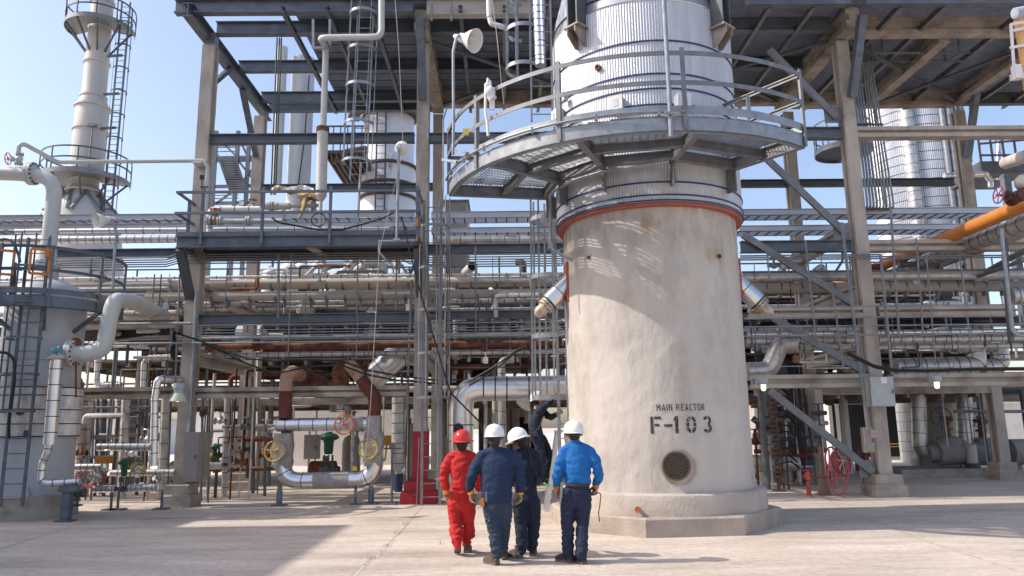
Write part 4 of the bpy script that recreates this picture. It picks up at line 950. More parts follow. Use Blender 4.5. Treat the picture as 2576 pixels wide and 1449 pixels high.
for k,o in enumerate((0,10)):
    mb=MB(); P=[(1180,960+o),(1240,925+o),(1300,880+o*.4),(1318,872+o*.3),(1335,880),(1350,905),(1358,950),(1360,990)]
    mb.tube([at(x,y,16.9) for x,y in P],.024,6,bend=.4); one('cable',mb,black,('outer','inner')[k]+' black cable arching up beside the bright elbow left of the reactor','cable')
mb=MB(); mb.tube([at(x,y,17.1) for x,y in [(1010,545),(1028,620),(1050,710),(1085,830),(1120,945),(1135,990),(1180,1035),(1210,1065),(1214,1090)]],.02,6,bend=.5); one('cable',mb,black,'long black hose hanging from the walkway past the caged ladder','hose')
mb=MB(); mb.tube([at(x,y,17.6) for x,y in [(2130,885),(2160,900),(2200,920),(2250,930),(2330,931),(2450,927),(2700,925)]],.028,6,bend=.5); mb.tube([at(x,y,17.65) for x,y in [(2130,889),(2160,906),(2200,925),(2250,934),(2330,935),(2450,931),(2700,930)]],.02,6,bend=.5); one('cable',mb,black,'black cable pair drooping from the right column along the low right beam','cable')
# bank of parallel conduits dropping from the right deck
for k in range(9):
    x0=2140+k*6.2 if k<4 else 2165+(k-4)*5.5+4; x1=2181+k*8.2; mb=MB()
    mb.tube([at(x0-2,100,20.0),at(x0+1,160,20.0),at(x1,505,20.0),at(x1+1,520,20.0),at(x1-12,533,20.5)],.033 if k<4 else .026,8,bend=.1)
    one('conduit',mb,galv,'one of the nine parallel conduits dropping from the right deck to the tray','conduit','conduit bank under the right deck')
for y in (152,313):
    mb=MB(); mb.bar(at(2135+ (y-152)*.1,y,19.93),at(2205+(y-152)*.1,y,19.93),.04,.05); one('strut_clamp',mb,dsteel,('upper','lower')[y>200]+' cross strut clamping the parallel conduits under the right deck','clamp')
vcond(2180,95,2228,520,19.7,'single slender conduit beside the parallel conduit bank',.02)
# ------------------------------------------------------------------ small valve walkway in the left bay
wk=thing('valve_walkway','blue-grey steel walkway with railing spanning the left bay, carrying flanged valve pipework','walkway',at(745,620,17.6))
WY=17.55; zt=at(745,594,WY).z; zb=at(745,621,WY).z; xa=at(445,605,WY).x; xb=at(1053,605,WY).x
mb=MB(); mb.ibeam((xa,WY,(zt+zb)/2),(xb,WY,(zt+zb)/2),.14,zt-zb,.018); mb.ibeam((xa+.07,WY+.08,(zt+zb)/2),(xa+.07,WY+1.3,(zt+zb)/2),.14,zt-zb,.018); obj('edge_beam',mb,steel,wk)
mb=MB(); mb.box2((xa,WY-.085,zt),(xb,WY-.073,zt+.11)); obj('toe_plate',mb,steel,wk)
mb=MB(); mb.box2((xa,WY-.06,zt+.003),(xb,WY+1.35,zt+.03)); obj('floor_plate',mb,galvd,wk)
for x in (452,465,505,658,829,1050):
    p=at(x,600,WY-.1); mb=MB(); yy=WY-.11 if x>470 else WY+(.5 if x==465 else 1.1)
    q=V((xa+.03 if x<500 else p.x,yy,zb+.05)); mb.bar(q,q+Z3*(1.42 if x>470 else 1.3),.065,.065,up=V((1,0,0))); obj('railing_post',mb,steel,wk)
for z in (zt+1.08,zt+.56):
    mb=MB(); mb.bar((xa-.03,WY-.14,z),(xb+.05,WY-.14,z),.05,.06); mb.bar((xa,WY-.1,z),(xa,WY+1.3,z),.05,.06); mb.bar((xb,WY-.1,z),(xb,WY+1.3,z),.05,.06); obj('railing',mb,steel,wk)
for x,s in ((462,1),(1048,-1)):
    mb=MB(); p=at(x,645,17.7); c=V((XC[0] if s>0 else XC[1],18.4,zb-1.15)); mb.bar(V((c.x,18.35,zb-1.1)),V((c.x,17.6,zb-.03)),.2,.16); obj('knee_bracket',mb,dsteel,wk)
mb=MB(); mb.bar((at(790,640,17.7).x-.1,17.7,zb+.02),(at(815,640,18.6).x,18.6,zb+.02),.2,.05); obj('joist',mb,conc,wk)
mb=MB(); mb.box(at(1049,560,17.4),(.05,.04,.18)); mb.box(at(1049,600,17.4),(.04,.04,.12)); obj('orange_hinges',mb,orange,wk)
# pipework standing on it
Yw=17.95
mb=MB(); mb.tube([at(527,595,Yw),at(527,540,Yw),at(533,528,Yw),at(560,526,Yw),at(655,526,Yw)],.075,14,bend=.1,bands=.35); one('white_pipe',mb,[white,bandd],'short white lagged pipe with an elbow at the left end of the valve walkway','pipe')
mb=MB(); mb.tube([at(515,556,Yw-.1),at(710,556,Yw-.1)],.055,12)
for x in (527,553,624): flange_pair(mb,at(x,556,Yw-.1),(1,0,0),.115,.04,.02,8)
one('flanged_pipe',mb,[ggrey,rust],'pale flanged pipe level with the valve walkway middle rail','pipe')
gatevalve(at(540,556,Yw-.1),(1,0,0),(0,0,1),.06,mat('grimy_valve_body',(.30,.26,.21),.6,.3,.3,8,.2,30,(.2,.09,.04),.7,5),redp,'small valve with flat red wheel at the left end of the valve walkway')
gatevalve(at(635,524,Yw+.2),(1,0,0),(0,0,1),.045,beige,rustd,'small brown-wheeled valve beside the pressure gauge')
t=thing('pressure_gauge','round white-faced pressure gauge on the valve walkway','gauge',at(609,520,Yw)); p=at(609,512,Yw); mb=MB(); mb.cyl(p+V((0,.03,0)),p-V((0,.03,0)),.085,seg=20); obj('case',mb,black,t); mb=MB(); mb.cyl(p-V((0,.03,0)),p-V((0,.033,0)),.07,seg=20); obj('dial',mb,white,t); mb=MB(); mb.tube([p,at(616,527,Yw)],.015,6); obj('stem',mb,black,t)
mb=MB(); mb.tube([at(668,519,Yw),at(700,519,Yw)],.10,16,rs=[.10,.10]); mb.tube([at(700,519,Yw),at(730,519,Yw)],.085,16); mb.tube([at(730,519,Yw),at(805,517,Yw)],.04,12); flange_pair(mb,at(683,519,Yw),(1,0,0),.12,.04,.02,8); flange_pair(mb,at(788,518,Yw),(1,0,0),.12,.04,.02,8); mb.tube([at(713,525,Yw),at(713,548,Yw),at(708,556,Yw)],.05,10)
one('strainer_pipe',mb,[beige,rustd],'grimy flanged strainer and pipe under the torn insulation','pipe')
def cloth(pts,Y,th,label,matl,seed):
    rnd=random.Random(seed); mb=MB(); n=26; P=[at(x,y,Y) for x,y in pts]
    L=[P[min(int(k/n*(len(P)-1)),len(P)-2)].lerp(P[min(int(k/n*(len(P)-1)),len(P)-2)+1],k/n*(len(P)-1)-min(int(k/n*(len(P)-1)),len(P)-2)) for k in range(n+1)]
    vs=[];m_=9
    for i,p in enumerate(L):
        for j in range(m_):
            a=pi*1.25*j/(m_-1)-.4; q=p+V((0,-th*cos(a),th*sin(a))); s_=noise.noise_vector(q*7)*.05; vs.append(q+V(s_))
    mb.add(vs,[(i*m_+j,i*m_+j+1,i*m_+m_+j+1,i*m_+m_+j) for i in range(n) for j in range(m_-1)])
    return one('torn_insulation',mb,matl,label,'insulation')
cloth([(685,482),(700,474),(725,482),(760,475),(790,484)],Yw,.11,'torn silvery insulation jacket lying over the valve walkway pipes',foil,1)
cloth([(752,498),(780,494),(805,500)],Yw-.1,.13,'ragged brown insulation wrap at the foot of the thick pale downpipe',clothw,2)
mb=MB(); rnd=random.Random(4); P=[at(768,500,Yw-.2),at(765,520,Yw-.25),at(757,540,Yw-.25),at(752,552,Yw-.2)]
vs=[]
for i,p in enumerate(P): w_=.09-.02*i; vs+= [p+V((-w_,0,0)),p+V((w_*rnd.uniform(.6,1.2),.02,0)),p+V((w_*.2,-.04,.03))]
mb.add(vs,[(3*i+a,3*i+b,3*i+3+b,3*i+3+a) for i in range(3) for a,b in((0,2),(2,1))]); one('hanging_scrap',mb,clothw,'scrap of brown insulation hanging through the walkway railing','insulation')
mb=MB(); mb.tube([at(685,548,17.5),at(700,560,17.5),at(740,567,17.5),at(800,578,17.5),at(860,578,17.45),at(920,562,17.4),at(965,548,17.4),at(990,535,17.4)],.022,6,bend=.5); one('hose',mb,black,'black hose draped along the valve walkway railing','hose')
mb=MB(); mb.ring(at(801,553,17.7),V((0,-1,.1)),.17,.014,28,6); one('hose_loop',mb,black,'loop of thin black hose hung on the walkway at the thick downpipe','hose')
# pale Z-shaped downpipe in front of the deck
dp=thing('downpipe','pale grey Z-bent downpipe coming from the top and standing on the valve walkway','pipe',at(806,590,17.3))
mb=MB(); mb.tube([at(960,-40,16.9),at(960,93,16.9),at(805,95,16.9),at(820,118,17.75),at(813,325,17.75)],.078,16,bend=.2); obj('upper_pipe',mb,ggrey,dp)
mb=MB(); mb.tube([at(812,326,17.75),at(808,492,17.75)],.135,18); mb.cyl(at(808,492,17.75),at(807,505,17.75),.135,.06,seg=18); mb.tube([at(807,503,17.75),at(804,590,17.75)],.045,12); obj('lower_pipe',mb,mat('stained_pale_pipe',(.56,.55,.50),.5,0,.08,3,.03,25,(.38,.2,.09),.5,1.8,(1,1,.5),thresh=(.6,.75)),dp)
mb=MB(); flange_pair(mb,at(812,326,17.75),(0,0,1),.16,.045,.015,12); obj('flange_joint',mb,[rust,rustd],dp)
mb=MB(); P=[at(788,50,17.2),at(788,121,17.2),at(830,120,17.2),at(830,50,17.2)]
for a,b in zip(P,P[1:]): mb.bar(a,b,.06,.06,up=V((0,1,0)))
one('pipe_hanger',mb,galv,'welded angle-iron hanger frame holding the Z-bent downpipe','pipe hanger')
# lamp pole standing at the walkway edge
t=thing('pole_lamp','slim straight lamp pole leaning over the right end of the valve walkway, lamp facing away','lamp',at(1000,605,17.2)); mb=MB(); mb.tube([at(998,605,17.2),at(1003,375,17.2)],.035,10); obj('pole',mb,galv,t); mb=MB(); mb.ball(at(1003,368,17.2),.08,14); mb.lathe([(.06,0),(.1,.05),(.19,.14),(.18,.15),(.05,.05)],at(1005,370,17.25),V((.2,.95,.1)),20); obj('lamp_head',mb,white,t)
mb=MB(); mb.tube([at(952,607,17.2),at(1045,605,17.2)],.03,8); mb.tube([at(955,608,17.2),at(953,633,17.2),at(972,655,17.2)],.03,8); mb.cyl(at(990,605,17.2),at(1007,604,17.2),.05,seg=10); obj('pole_bracket',mb,galv,t)
def ropeobj(pts,label,r=.008):
    mb=MB(); mb.tube(pts,r,6); return one('rope',mb,rope,label,'rope')
ropeobj([at(994,0,16.8),at(1003,120,16.8),at(1010,270,16.8),at(1014,365,16.8)],'pale rope hanging from the top down to the slim lamp pole')
ropeobj([at(1012,385,17.1),at(985,500,17.1),at(962,600,17.1),at(953,640,17.1),at(945,800,17.1),at(932,1020,17.1),at(925,1100,17.2),at(915,1180,17.3),at(893,1250,17.4)],'pale rope falling from the slim lamp pole past the skid to the ground')
ropeobj([at(1238,0,13.4),at(1250,90,13.4),at(1262,215,13.4),at(1268,262,13.5)],'pale rope hanging down onto the left part of the round platform')
# caged ladder below the deck, left bay
lm=MB(); LX=at(905,300,17.3).x; za=at(905,405,17.3).z; ladder((LX-.05,17.55,za-.4),(LX+.05,17.55,13.2),.4,.3,galv,mb=lm); cage(V((LX-.05,17.5,za)),V((LX+.05,17.5,13.0)),.36,.98,V((-.1,-1,0)),lm,5,.07,.012); lm.tube([at(908,410,17.5),at(902,520,17.5),at(898,590,17.5)],.03,8)
one('caged_ladder',lm,galv,'pale caged ladder hanging open-ended from the deck in the left bay','ladder')
# two thin pipes at the left back corner of the bay
for k,(x0,x1) in enumerate(((697,688),(703,694),(708,699))):
    mb=MB(); mb.tube([at(x0,95,18.9),at(x1,335,18.9),at(x1-6,490,18.9)],.022,8); one('conduit',mb,dsteel,'thin dark upright pipe in front of the tall grey column, left bay','conduit','thin dark upright pipes')
# tall caged ladder right of the red-footed column
lm=MB(); cx=at(1090,700,17.5).x; z0=.7; z1=at(1085,495,17.5).z
ladder((cx-.05,17.75,.05),(cx-.05,17.75,z1),.42,.3,galvd,mb=lm); cage(V((cx-.05,17.7,at(1085,1000,17.5).z)),V((cx-.05,17.7,z1)),.38,1.02,V((.55,-.85,0)),lm,6,.06,.012)
one('caged_ladder',lm,galvd,'grey caged ladder climbing beside the red-footed column','ladder')
mb=MB(); mb.tube([at(1100,1232,17.3),at(1105,700,17.3)],.013,6); mb.tube([at(1048,1268,17.9),at(1054,1100,17.9)],.012,6); one('thin_rod',mb,galv,'pair of thin pale rods standing at the red-footed column','rod')
# caged ladder on the reactor's left
lm=MB(); lx=at(1398,800,15.3).x
ladder((lx+.12,15.35,at(1400,1200,15.3).z),(lx+.12,15.35,at(1395,500,15.3).z),.42,.3,galv,.03,mb=lm,face=V((-.9,-.4,0))); cage(V((lx-.05,15.3,at(1365,1001,15.3).z)),V((lx-.02,15.3,at(1365,500,15.3).z)),.37,1.24,V((-1,-.15,0)),lm,5,.09,.014)
one('caged_ladder',lm,galv,'pale caged ladder hanging beside the reactor above the man on the stepladder','ladder')
# cage ladder at the top left of the cladding
lm=MB(); lx=at(1345,80,14.0).x
ladder((lx+.12,14.1,at(1360,300,14.0).z),(lx+.15,14.1,14),.42,.3,galvd,.035,mb=lm); cage(V((lx-.15,13.95,at(1310,175,13.9).z)),V((lx-.1,13.95,12.8)),.36,.82,V((-1,-.35,0)),lm,5,.08,.014)
one('caged_ladder',lm,galv,'caged ladder rising from the round platform at the left of the silver cladding','ladder')
mb=MB(); mb.tube([at(1360,165,15.6),at(1353,-30,15.6)],.13,16,0,None,.35); one('riser_pipe',mb,[alum,band],'banded silver riser behind the caged ladder at the top of the reactor','pipe')
mb=MB(); mb.tube([at(1229,-30,16.9),at(1231,40,16.9),at(1236,60,16.9),at(1262,67,16.9),at(1275,70,17.2)],.07,12,bend=.1,bands=.5); one('white_pipe',mb,[white,bandd],'short white pipe with a dark clamp at the top, left of the caged ladder','pipe')
# tall pole and small fittings on the round platform
mb=MB(); mb.tube([atc(1688,345,PC,PR+.1),at(1686,290,10.85),at(1668,-40,10.85)],.035,10); mb.cyl(at(1672,284,10.8),at(1710,286,10.8),.03,seg=8); one('lamp_pole',mb,galv,'tall slim pale pole clamped to the front of the round platform railing','pole')
mb=MB(); mb.tube([at(1228,342,12.2),at(1226,310,12.2),at(1221,280,12.2),at(1222,210,12.2)],.025,8,bend=.1); mb.ball(at(1232,232,12.1),.1,12,sc=(1,1,1.1)); mb.cyl(at(1227,228,12.1),at(1240,250,12.1),.075,seg=12); mb.tube([at(1226,214,12.1),at(1228,198,12.1),at(1232,205,12.1),at(1234,225,12.1)],.028,8); mb.box(at(1238,264,12.1),(.09,.03,.17))
one('gas_detector',mb,white,'white gas detector on a bent conduit at the left of the round platform','detector')
mb=MB(); mb.box(at(1172,332,12.6),(.1,.03,.12)); one('yellow_tag',mb,ylabel,'small yellow tag on the left end of the round platform railing','tag')
mb=MB(); mb.tube([at(1114,402,13.3),at(1150,408,13.0)],.03,4,sq=(.06,.05)); mb.tube([at(1145,380,13.2),at(1175,386,12.7)],.03,4,sq=(.06,.05)); mb.tube([at(1115,480,13.4),at(1115,300,13.4),at(1125,270,13.3)],.016,6,bend=.1); one('lamp_bracket',mb,galv,'steel lamp brackets sticking out from the left rim of the round platform','bracket')

# odds and ends hung through the front racks: hangers, short lines, little boxes, clips
rnd=random.Random(88)
ZN=[(512,1036,'in the left bay'),(1082,1415,'behind the tall caged ladder'),(1885,2150,'between reactor and right column'),(2210,2540,'right of the right column'),(185,432,'left of the left column')]
for i in range(70):
    xa,xb,wh=ZN[i%5]; x=rnd.uniform(xa,xb); ya=rnd.choice([648,690,735,760,800,846]); yb=ya+rnd.uniform(35,130); Y=rnd.uniform(18.3,20.8); r=rnd.choice([.01,.013,.018,.024]); m_=rnd.choice([galvd,galv,dsteel,steel,rust]); nm={galvd:'grey',galv:'pale',dsteel:'dark',steel:'blue-grey',rust:'rusty'}[m_]
    p=at(x,ya,Y); q=V((p.x,Y,at(x,yb,Y).z)); mb=MB(); P=[p,q]
    if rnd.random()<.4: P.append(q+V((rnd.choice([-1,1])*rnd.uniform(.15,.7),0,-.02)))
    mb.tube(P,r,6,0,.06); one('hanger_rod',mb,m_,'thin %s rod or line hung through the racks %s'%(nm,wh),'rod','thin %s rods %s'%(nm,wh))
for i in range(45):
    xa,xb,wh=ZN[i%5]; x0=rnd.uniform(xa,xb-60); x1=min(xb,x0+rnd.uniform(60,260)); y=rnd.uniform(655,960); Y=rnd.uniform(18.3,22.5); r=rnd.choice([.012,.018,.025,.04,.06]); m_=rnd.choice([galvd,galv,alumw,beige,rust,dsteel,white]); nm={galvd:'grey',galv:'pale',dsteel:'dark',alumw:'banded silver',rust:'rusty',beige:'beige',white:'white'}[m_]
    a=at(x0,y,Y); b=V((at(x1,y,Y).x,Y,a.z)); mb=MB(); P=[a,b]
    if rnd.random()<.5: P=[a+V((0,.02,-rnd.uniform(.2,.6)))]+P
    if rnd.random()<.5: P=P+[b+V((0,.02,rnd.choice([-1,1])*rnd.uniform(.2,.6)))]
    mb.tube(P,r,8,0,max(.05,r*2.2),.3 if m_ is alumw and r>.03 else None,1); one('cranked_line',mb,[m_,bandd],'%s cranked line among the rack pipes %s'%(nm,wh),'pipe','%s cranked lines %s'%(nm,wh))
for i in range(34):
    xa,xb,wh=ZN[i%5]; x=rnd.uniform(xa,xb); y=rnd.choice([668,706,772,805,842,905,955])+rnd.uniform(-5,5); Y=rnd.uniform(18.2,20.5); p=at(x,y,Y); s=rnd.uniform(.05,.11); m_=rnd.choice([boxg,white,boxt,galv,rust]); nm={boxg:'grey',white:'white',boxt:'tan',galv:'pale steel',rust:'rusty'}[m_]; mb=MB()
    if i%2: mb.box(p,(s*1.3,s,s*1.7)); mb.cyl(p+Z3*s*.8,p+Z3*s*2.2,s*.2,seg=6)
    else: mb.ball(p,s,10); mb.cyl(p-V((s*2,0,0)),p+V((s*2,0,0)),s*.6,seg=8); mb.cyl(p,p+Z3*s*2.5,s*.4,seg=8); mb.ring(p+Z3*s*2.5,Z3,s*1.2,s*.15,14,5)
    one('line_fitting' if i%2==0 else 'small_box',mb,m_,('tiny %s valve among the rack pipes %s' if i%2==0 else 'tiny %s junction box among the rack pipes %s')%(nm,wh),'fitting','tiny %s %s %s'%(nm,'valves' if i%2==0 else 'boxes',wh))
for i,(y,Y,n,xa,xb) in enumerate(((706,19.75,26,190,1420),(737,19.15,26,190,1420),(708,20.05,16,1880,2560))):
    mb=None
    for k in range(n):
        x=xa+(xb-xa)*(k+rnd.random()*.7)/n; z=at((xa+xb)/2 if i<2 else 2200,718 if i==0 else 748 if i==1 else 722,19.9 if i==0 else 19.3 if i==1 else 20.2).z; X=at(x,y,Y).x; yc=(19.9,19.3,20.2)[i]; rr=((27,24,28)[i])/2*yc/FPX; mb=MB(); mb.tube([(X-.03,yc,z),(X+.03,yc,z)],rr*1.03,18); mb.box((X,yc,z-rr-.06),(.05,.14,.14)); one('pipe_clamp',mb,galvd,'grey strap clamp on the %s broad pipe %s'%(('upper beige','lower beige','grey-brown')[i],('of the left bays','of the left bays','right of the reactor')[i]),'clamp','strap clamps on the %s broad pipe'%(('upper beige','lower beige','grey-brown')[i]))
# ------------------------------------------------------------------ U-shaped insulated skid in the left bay
SY=18.35
def P_(x,y,Y=SY): return at(x,y,Y)
ul=thing('insulated_u_bend','silver insulated U-shaped pipe loop on short legs with wrapped valves, centre of left bay','pipe loop',at(820,1270,SY))
mb=MB(); mb.tube([P_(700,1069),P_(945,1066)],.157,22,0,None,.33,1); mb.ball(P_(698,1069),.155,16,0,(.35,1,1)); mb.cyl(P_(683,1078),P_(698,1077),.05,seg=10); obj('top_pipe',mb,[alum,band],ul)
mb=MB(); mb.tube([P_(711,1105),P_(711,1210),P_(945,1206),P_(945,1100)],.19,24,0,.44,.5,1); obj('lower_bend',mb,[alum,band],ul)
ubeige=mat('bare_beige_primer',(.42,.27,.19),.8,0,.15,4,.1,30,(.2,.07,.04),.7,3,thresh=(.52,.7))
wrapm=mat('grey_insulation_wrap',(.36,.34,.32),.75,.1,.15,6,.5,14,(.22,.19,.17),.5,4)
mb=MB(); mb.tube([P_(790,1209),P_(880,1207)],.197,22); obj('wrap_sleeve',mb,wrapm,ul); mb=MB(); mb.tube([P_(880,1067),P_(916,1067)],.178,20); obj('wrap_sleeve',mb,wrapm,ul)
def wrapbody(x,y0,y1,wpx):
    a=P_(x,y0); b=P_(x,y1); w_=wpx*SY/FPX; mb=MB(); n=6; c=(a+b)/2; h=(a-b).length
    vs=[];
    for i in range(7):
        z=-h/2+h*i/6; k=1+.05*sin(i*2.1)-(.12 if i in(0,6) else 0)
        for j in range(16):
            t=2*pi*j/16; ex=abs(cos(t))**.5*(1 if cos(t)>0 else -1); ey=abs(sin(t))**.5*(1 if sin(t)>0 else -1); vs.append(c+V((w_/2*k*ex,w_*.42*k*ey,z)))
    mb.add(vs,[(i*16+j,i*16+(j+1)%16,(i+1)*16+(j+1)%16,(i+1)*16+j) for i in range(6) for j in range(16)]+[tuple(range(16))[::-1],tuple(range(96,112))]); return mb
obj('wrapped_valve',wrapbody(712,1090,1178,48),wrapm,ul); obj('wrapped_valve',wrapbody(940,1086,1172,48),wrapm,ul)
mb=MB(); mb.box(P_(941,1067),(.32,.36,.40)); obj('wrapped_tee',mb,wrapm,ul)
for x,y,m_,c_ in ((689,1135,yellow,'w'),(926,1129,yellow,'w'),(865,1067,wheelo,'w')):
    p=at(x,y,SY-.48); wh=handwheel(p,V((-.18,-1,.05)),.228,m_,ul,5,.019); 
    if m_ is wheelo: wh['label']='orange red handwheel'
    else: wh['label']='yellow handwheel'
    mb=MB(); mb.cyl(p-V((.04,.05,0)),p+V((.05,.3,0)),.03,seg=10); mb.cyl(p+V((.03,.16,0)),p+V((.05,.32,0)),.19 if m_ is yellow else .17,seg=24); obj('bonnet',mb,alumw,ul)
for x in (704,934):
    mb=MB(); p=at(x,1222,SY); mb.cyl(p,V((p.x,SY,.3)),.055,seg=14); mb.cyl(V((p.x,SY,.34)),V((p.x,SY,0)),.07,seg=14,mi=1); mb.box2((p.x-.16,SY-.16,-.01),(p.x+.16,SY+.16,.03),1); obj('leg',mb,[galvd,steel],ul)
rz=thing('rusty_riser','left two-tone riser, dark red below and bare beige above, rising from the U-shaped loop','pipe',P_(717,1052)); mb=MB(); mb.tube([P_(717,1052),P_(718.5,984)],.155,20); obj('lower_pipe',mb,rustd,rz); mb=MB(); mb.tube([P_(718.5,984),P_(721,945),at(736,934,SY+.15),at(756,944,19.2)],.155,20,0,.22); obj('upper_pipe',mb,[ubeige],rz); mb=MB(); mb.tube([at(756,944,19.2),at(790,953,20.6),at(815,962,22.)],.15,18); obj('back_pipe',mb,rustd,rz)
mb=MB(); mb.tube([P_(718,1000),P_(722,952),at(735,939,SY+.1),at(752,944,19.1)],.158,20,0,.25); one('primer_sleeve',mb,beige,'pale top half of the left rusty riser','pipe') if False else None
mb=MB(); flange_pair(mb,at(766,950,19.8),(.3,1,-.02),.27,.05,.03,12); one('pipe_flange',mb,[rust,rustd],'rusty flange behind the left two-tone riser','flange')
rz=thing('rusty_riser','right kinked riser, dark red with a pale tip, leaning left','pipe',P_(941,1050)); mb=MB(); mb.tube([P_(941,1050),P_(944,1000),P_(908,952)],.155,20,0,.3); obj('lower_pipe',mb,rustd,rz); mb=MB(); mb.tube([P_(908,952),P_(884,922),at(882,922,19.2)],.155,20,0,.18); obj('upper_pipe',mb,ubeige,rz)
mb=MB(); mb.tube([at(858,985,19.9),at(856,935,19.9),at(868,918,19.9),at(905,935,20.2),at(955,948,20.8)],.22,18,0,.2); flange_pair(mb,at(915,938,20.3),(1,.2,-.25),.3,.06,.03,14); flange_pair(mb,at(940,945,20.6),(1,.2,-.25),.3,.06,.03,14); one('rusty_elbow',mb,[rust,rustd],'rusty flanged elbow between the leaning riser and the big silver elbow','pipe')
mb=MB(); mb.tube([at(925,985,20.5),at(940,950,20.3),at(1003,888,20.2),at(1050,890,21.5)],.34,22,0,.6,.5,1); one('silver_elbow',mb,[aluml,band],'big diagonal silver elbow behind the low beam, left of the red-footed column','pipe')
# bright elbow by the reactor
mb=MB(); mb.tube([at(1440,975,19.3),at(1160,979,19.3),at(1160,1300,19.3)],.31,28,0,.5,None); 
z=at(1300,977,19.3).z
for x in (1217,1246,1275,1330): mb.tube([at(x-1.6,977,19.3),at(x+1.6,977,19.3)],.318,28,1)
for y in (1069,1110,1150): p=at(1160,y,19.3); mb.tube([p-Z3*.014,p+Z3*.014],.318,28,1)
one('bright_elbow_pipe',mb,[aluml,band],'thick shiny silver pipe with a sharp elbow left of the reactor','pipe')
mb=MB(); p=at(1155,1078,18.9); mb.cyl(p,p+V((0,-.3,0)),.10,seg=16); mb.cyl(p+V((0,-.3,.0)),p+V((0,-.34,0)),.13,seg=16,mi=1); one('pipe_stub',mb,[rust,black],'dark round pipe end above the red hard hat','pipe')
# green diaphragm actuator valves
def actuator(x,y0,y1,Y,wpx,label,body=dsteel):
    a=at(x,y0,Y); b=at(x,y1,Y); h=(a-b).length; r=wpx/2*Y/FPX; t=thing('control_valve',label,'control valve',b)
    c=V((a.x,Y,b.z)); mb=MB(); mb.lathe([(0,h),(r*.28,h),(r*.34,h*.965),(r*.8,h*.93),(r,h*.875),(r,h*.83),(r*.9,h*.80),(r*.56,h*.775),(r*.5,h*.72),(r*.47,h*.5),(r*.4,h*.42),(0,h*.42)],c,seg=24); obj('actuator',mb,green,t)
    mb=MB()
    for s_ in(-1,1): mb.bar(c+V((s_*r*.42,0,h*.08)),c+V((s_*r*.42,0,h*.40)),r*.16,r*.3,up=V((0,1,0)))
    mb.cyl(c+Z3*h*.1,c+Z3*h*.4,r*.1,seg=8); obj('yoke',mb,green,t)
    mb=MB(); mb.ball(c,r*.5,12); mb.cyl(c-V((r*.9,0,0)),c+V((r*.9,0,0)),r*.34,seg=12); mb.box(c+V((-r*.1,-r*.55,h*.3)),(r*.6,r*.3,h*.16)); obj('body',mb,body,t); return t
actuator(828,1086,1184,21,48,'big green diaphragm valve behind the U-shaped loop')
actuator(315,1153,1230,18.0,30,'green capped control valve low beside the left tower')
actuator(541,1116,1172,21.5,24,'green topped valve behind the tan cabinet')
mb=MB(); mb.ball(at(531,1150,21.6),.11,12,sc=(1.3,1,1)); mb.cyl(at(520,1158,21.6),at(545,1158,21.6),.06,seg=10); one('valve_actuator',mb,yellow,'yellow valve actuator tucked behind the tan cabinet','valve')
# cabinets, posts
def boxthing(name,x0,y0,x1,y1,Y,dd,matl,label,cat,door=True,extra=None,group=None):
    a=at(x0,y0,Y); b=at(x1,y1,Y); t=thing(name,label,cat,((a.x+b.x)/2,Y,b.z),group); mb=MB(); mb.box2((a.x,Y-dd/2,b.z),(b.x,Y+dd/2,a.z)); obj('housing',mb,matl,t)
    mb=MB(); g=.015; mb.box2((a.x+g,Y-dd/2-.02,b.z+g),(b.x-g,Y-dd/2-.001,a.z-g)); d=obj('door',mb,matl,t); mb=MB(); mb.box(((b.x-.06),Y-dd/2-.035,(a.z+b.z)/2),(.025,.03,.1)); obj('handle',mb,dsteel,d)
    if extra: extra(t,a,b,Y-dd/2-.02)
    return t
boxthing('cabinet',473,1087,503,1211,18.15,.34,boxt,'tall tan steel cabinet beside the left column','cabinet')
boxthing('cabinet',503,1088,519,1205,18.4,.3,boxt,'narrower tan cabinet directly right of the tall one','cabinet')
def lab(t,a,b,y): mb=MB(); mb.box2((a.x+.25,y-.006,a.z-.16),(a.x+.39,y-.001,a.z-.02)); obj('paper_label',mb,white,t)
boxthing('junction_box',2181,949,2246,1022,18.1,.3,boxg,'large pale grey junction box on the right column over the low beam','electrical box',extra=lab)
def lab2(t,a,b,y):
    mb=MB(); mb.box2((a.x+.13,y-.006,a.z-.25),(a.x+.27,y-.001,a.z-.06)); obj('pink_notice',mb,mat('pink_notice',(.62,.36,.38),.7),t)
    mb=MB()
    for k in range(6):
        z=b.z+.05+k*(a.z-b.z-.1)/5
        for x in (a.x+.0,b.x-.0): mb.ball((x,y,z),.018,8)
    obj('clamps',mb,galvd,t)
boxthing('junction_box',2168,1075,2198,1138,18.1,.2,boxt,'narrow clamped grey box low on the right column','electrical box',extra=lab2)
boxthing('junction_box',769,1094,802,1154,22,.3,boxt,'brownish electrical box behind the U-shaped loop','electrical box')
boxthing('junction_box',832,1019,846,1037,23.5,.2,boxg,'little grey box on the far wall behind the rusty risers','electrical box')
boxthing('junction_box',848,1012,862,1029,24.5,.2,white,'little white box on the far wall behind the rusty risers','electrical box')
mb=MB(); p=at(880,1020,26); mb.box(p,(.32,.06,.34)); one('rusty_cabinet',mb,mat('orange_rust_panel',(.45,.19,.07),.9,0,.3,6,.2,20,(.62,.55,.5),.9,5,thresh=(.5,.6)),'rusty orange-brown square panel on the far wall between the rusty risers','cabinet')
mb=MB(); mb.bar(at(846,1036,25.9),at(900,1036,25.9),.03,.03); one('wall_rail',mb,galvd,'thin rail on the far wall under the rusty square panel','rail')
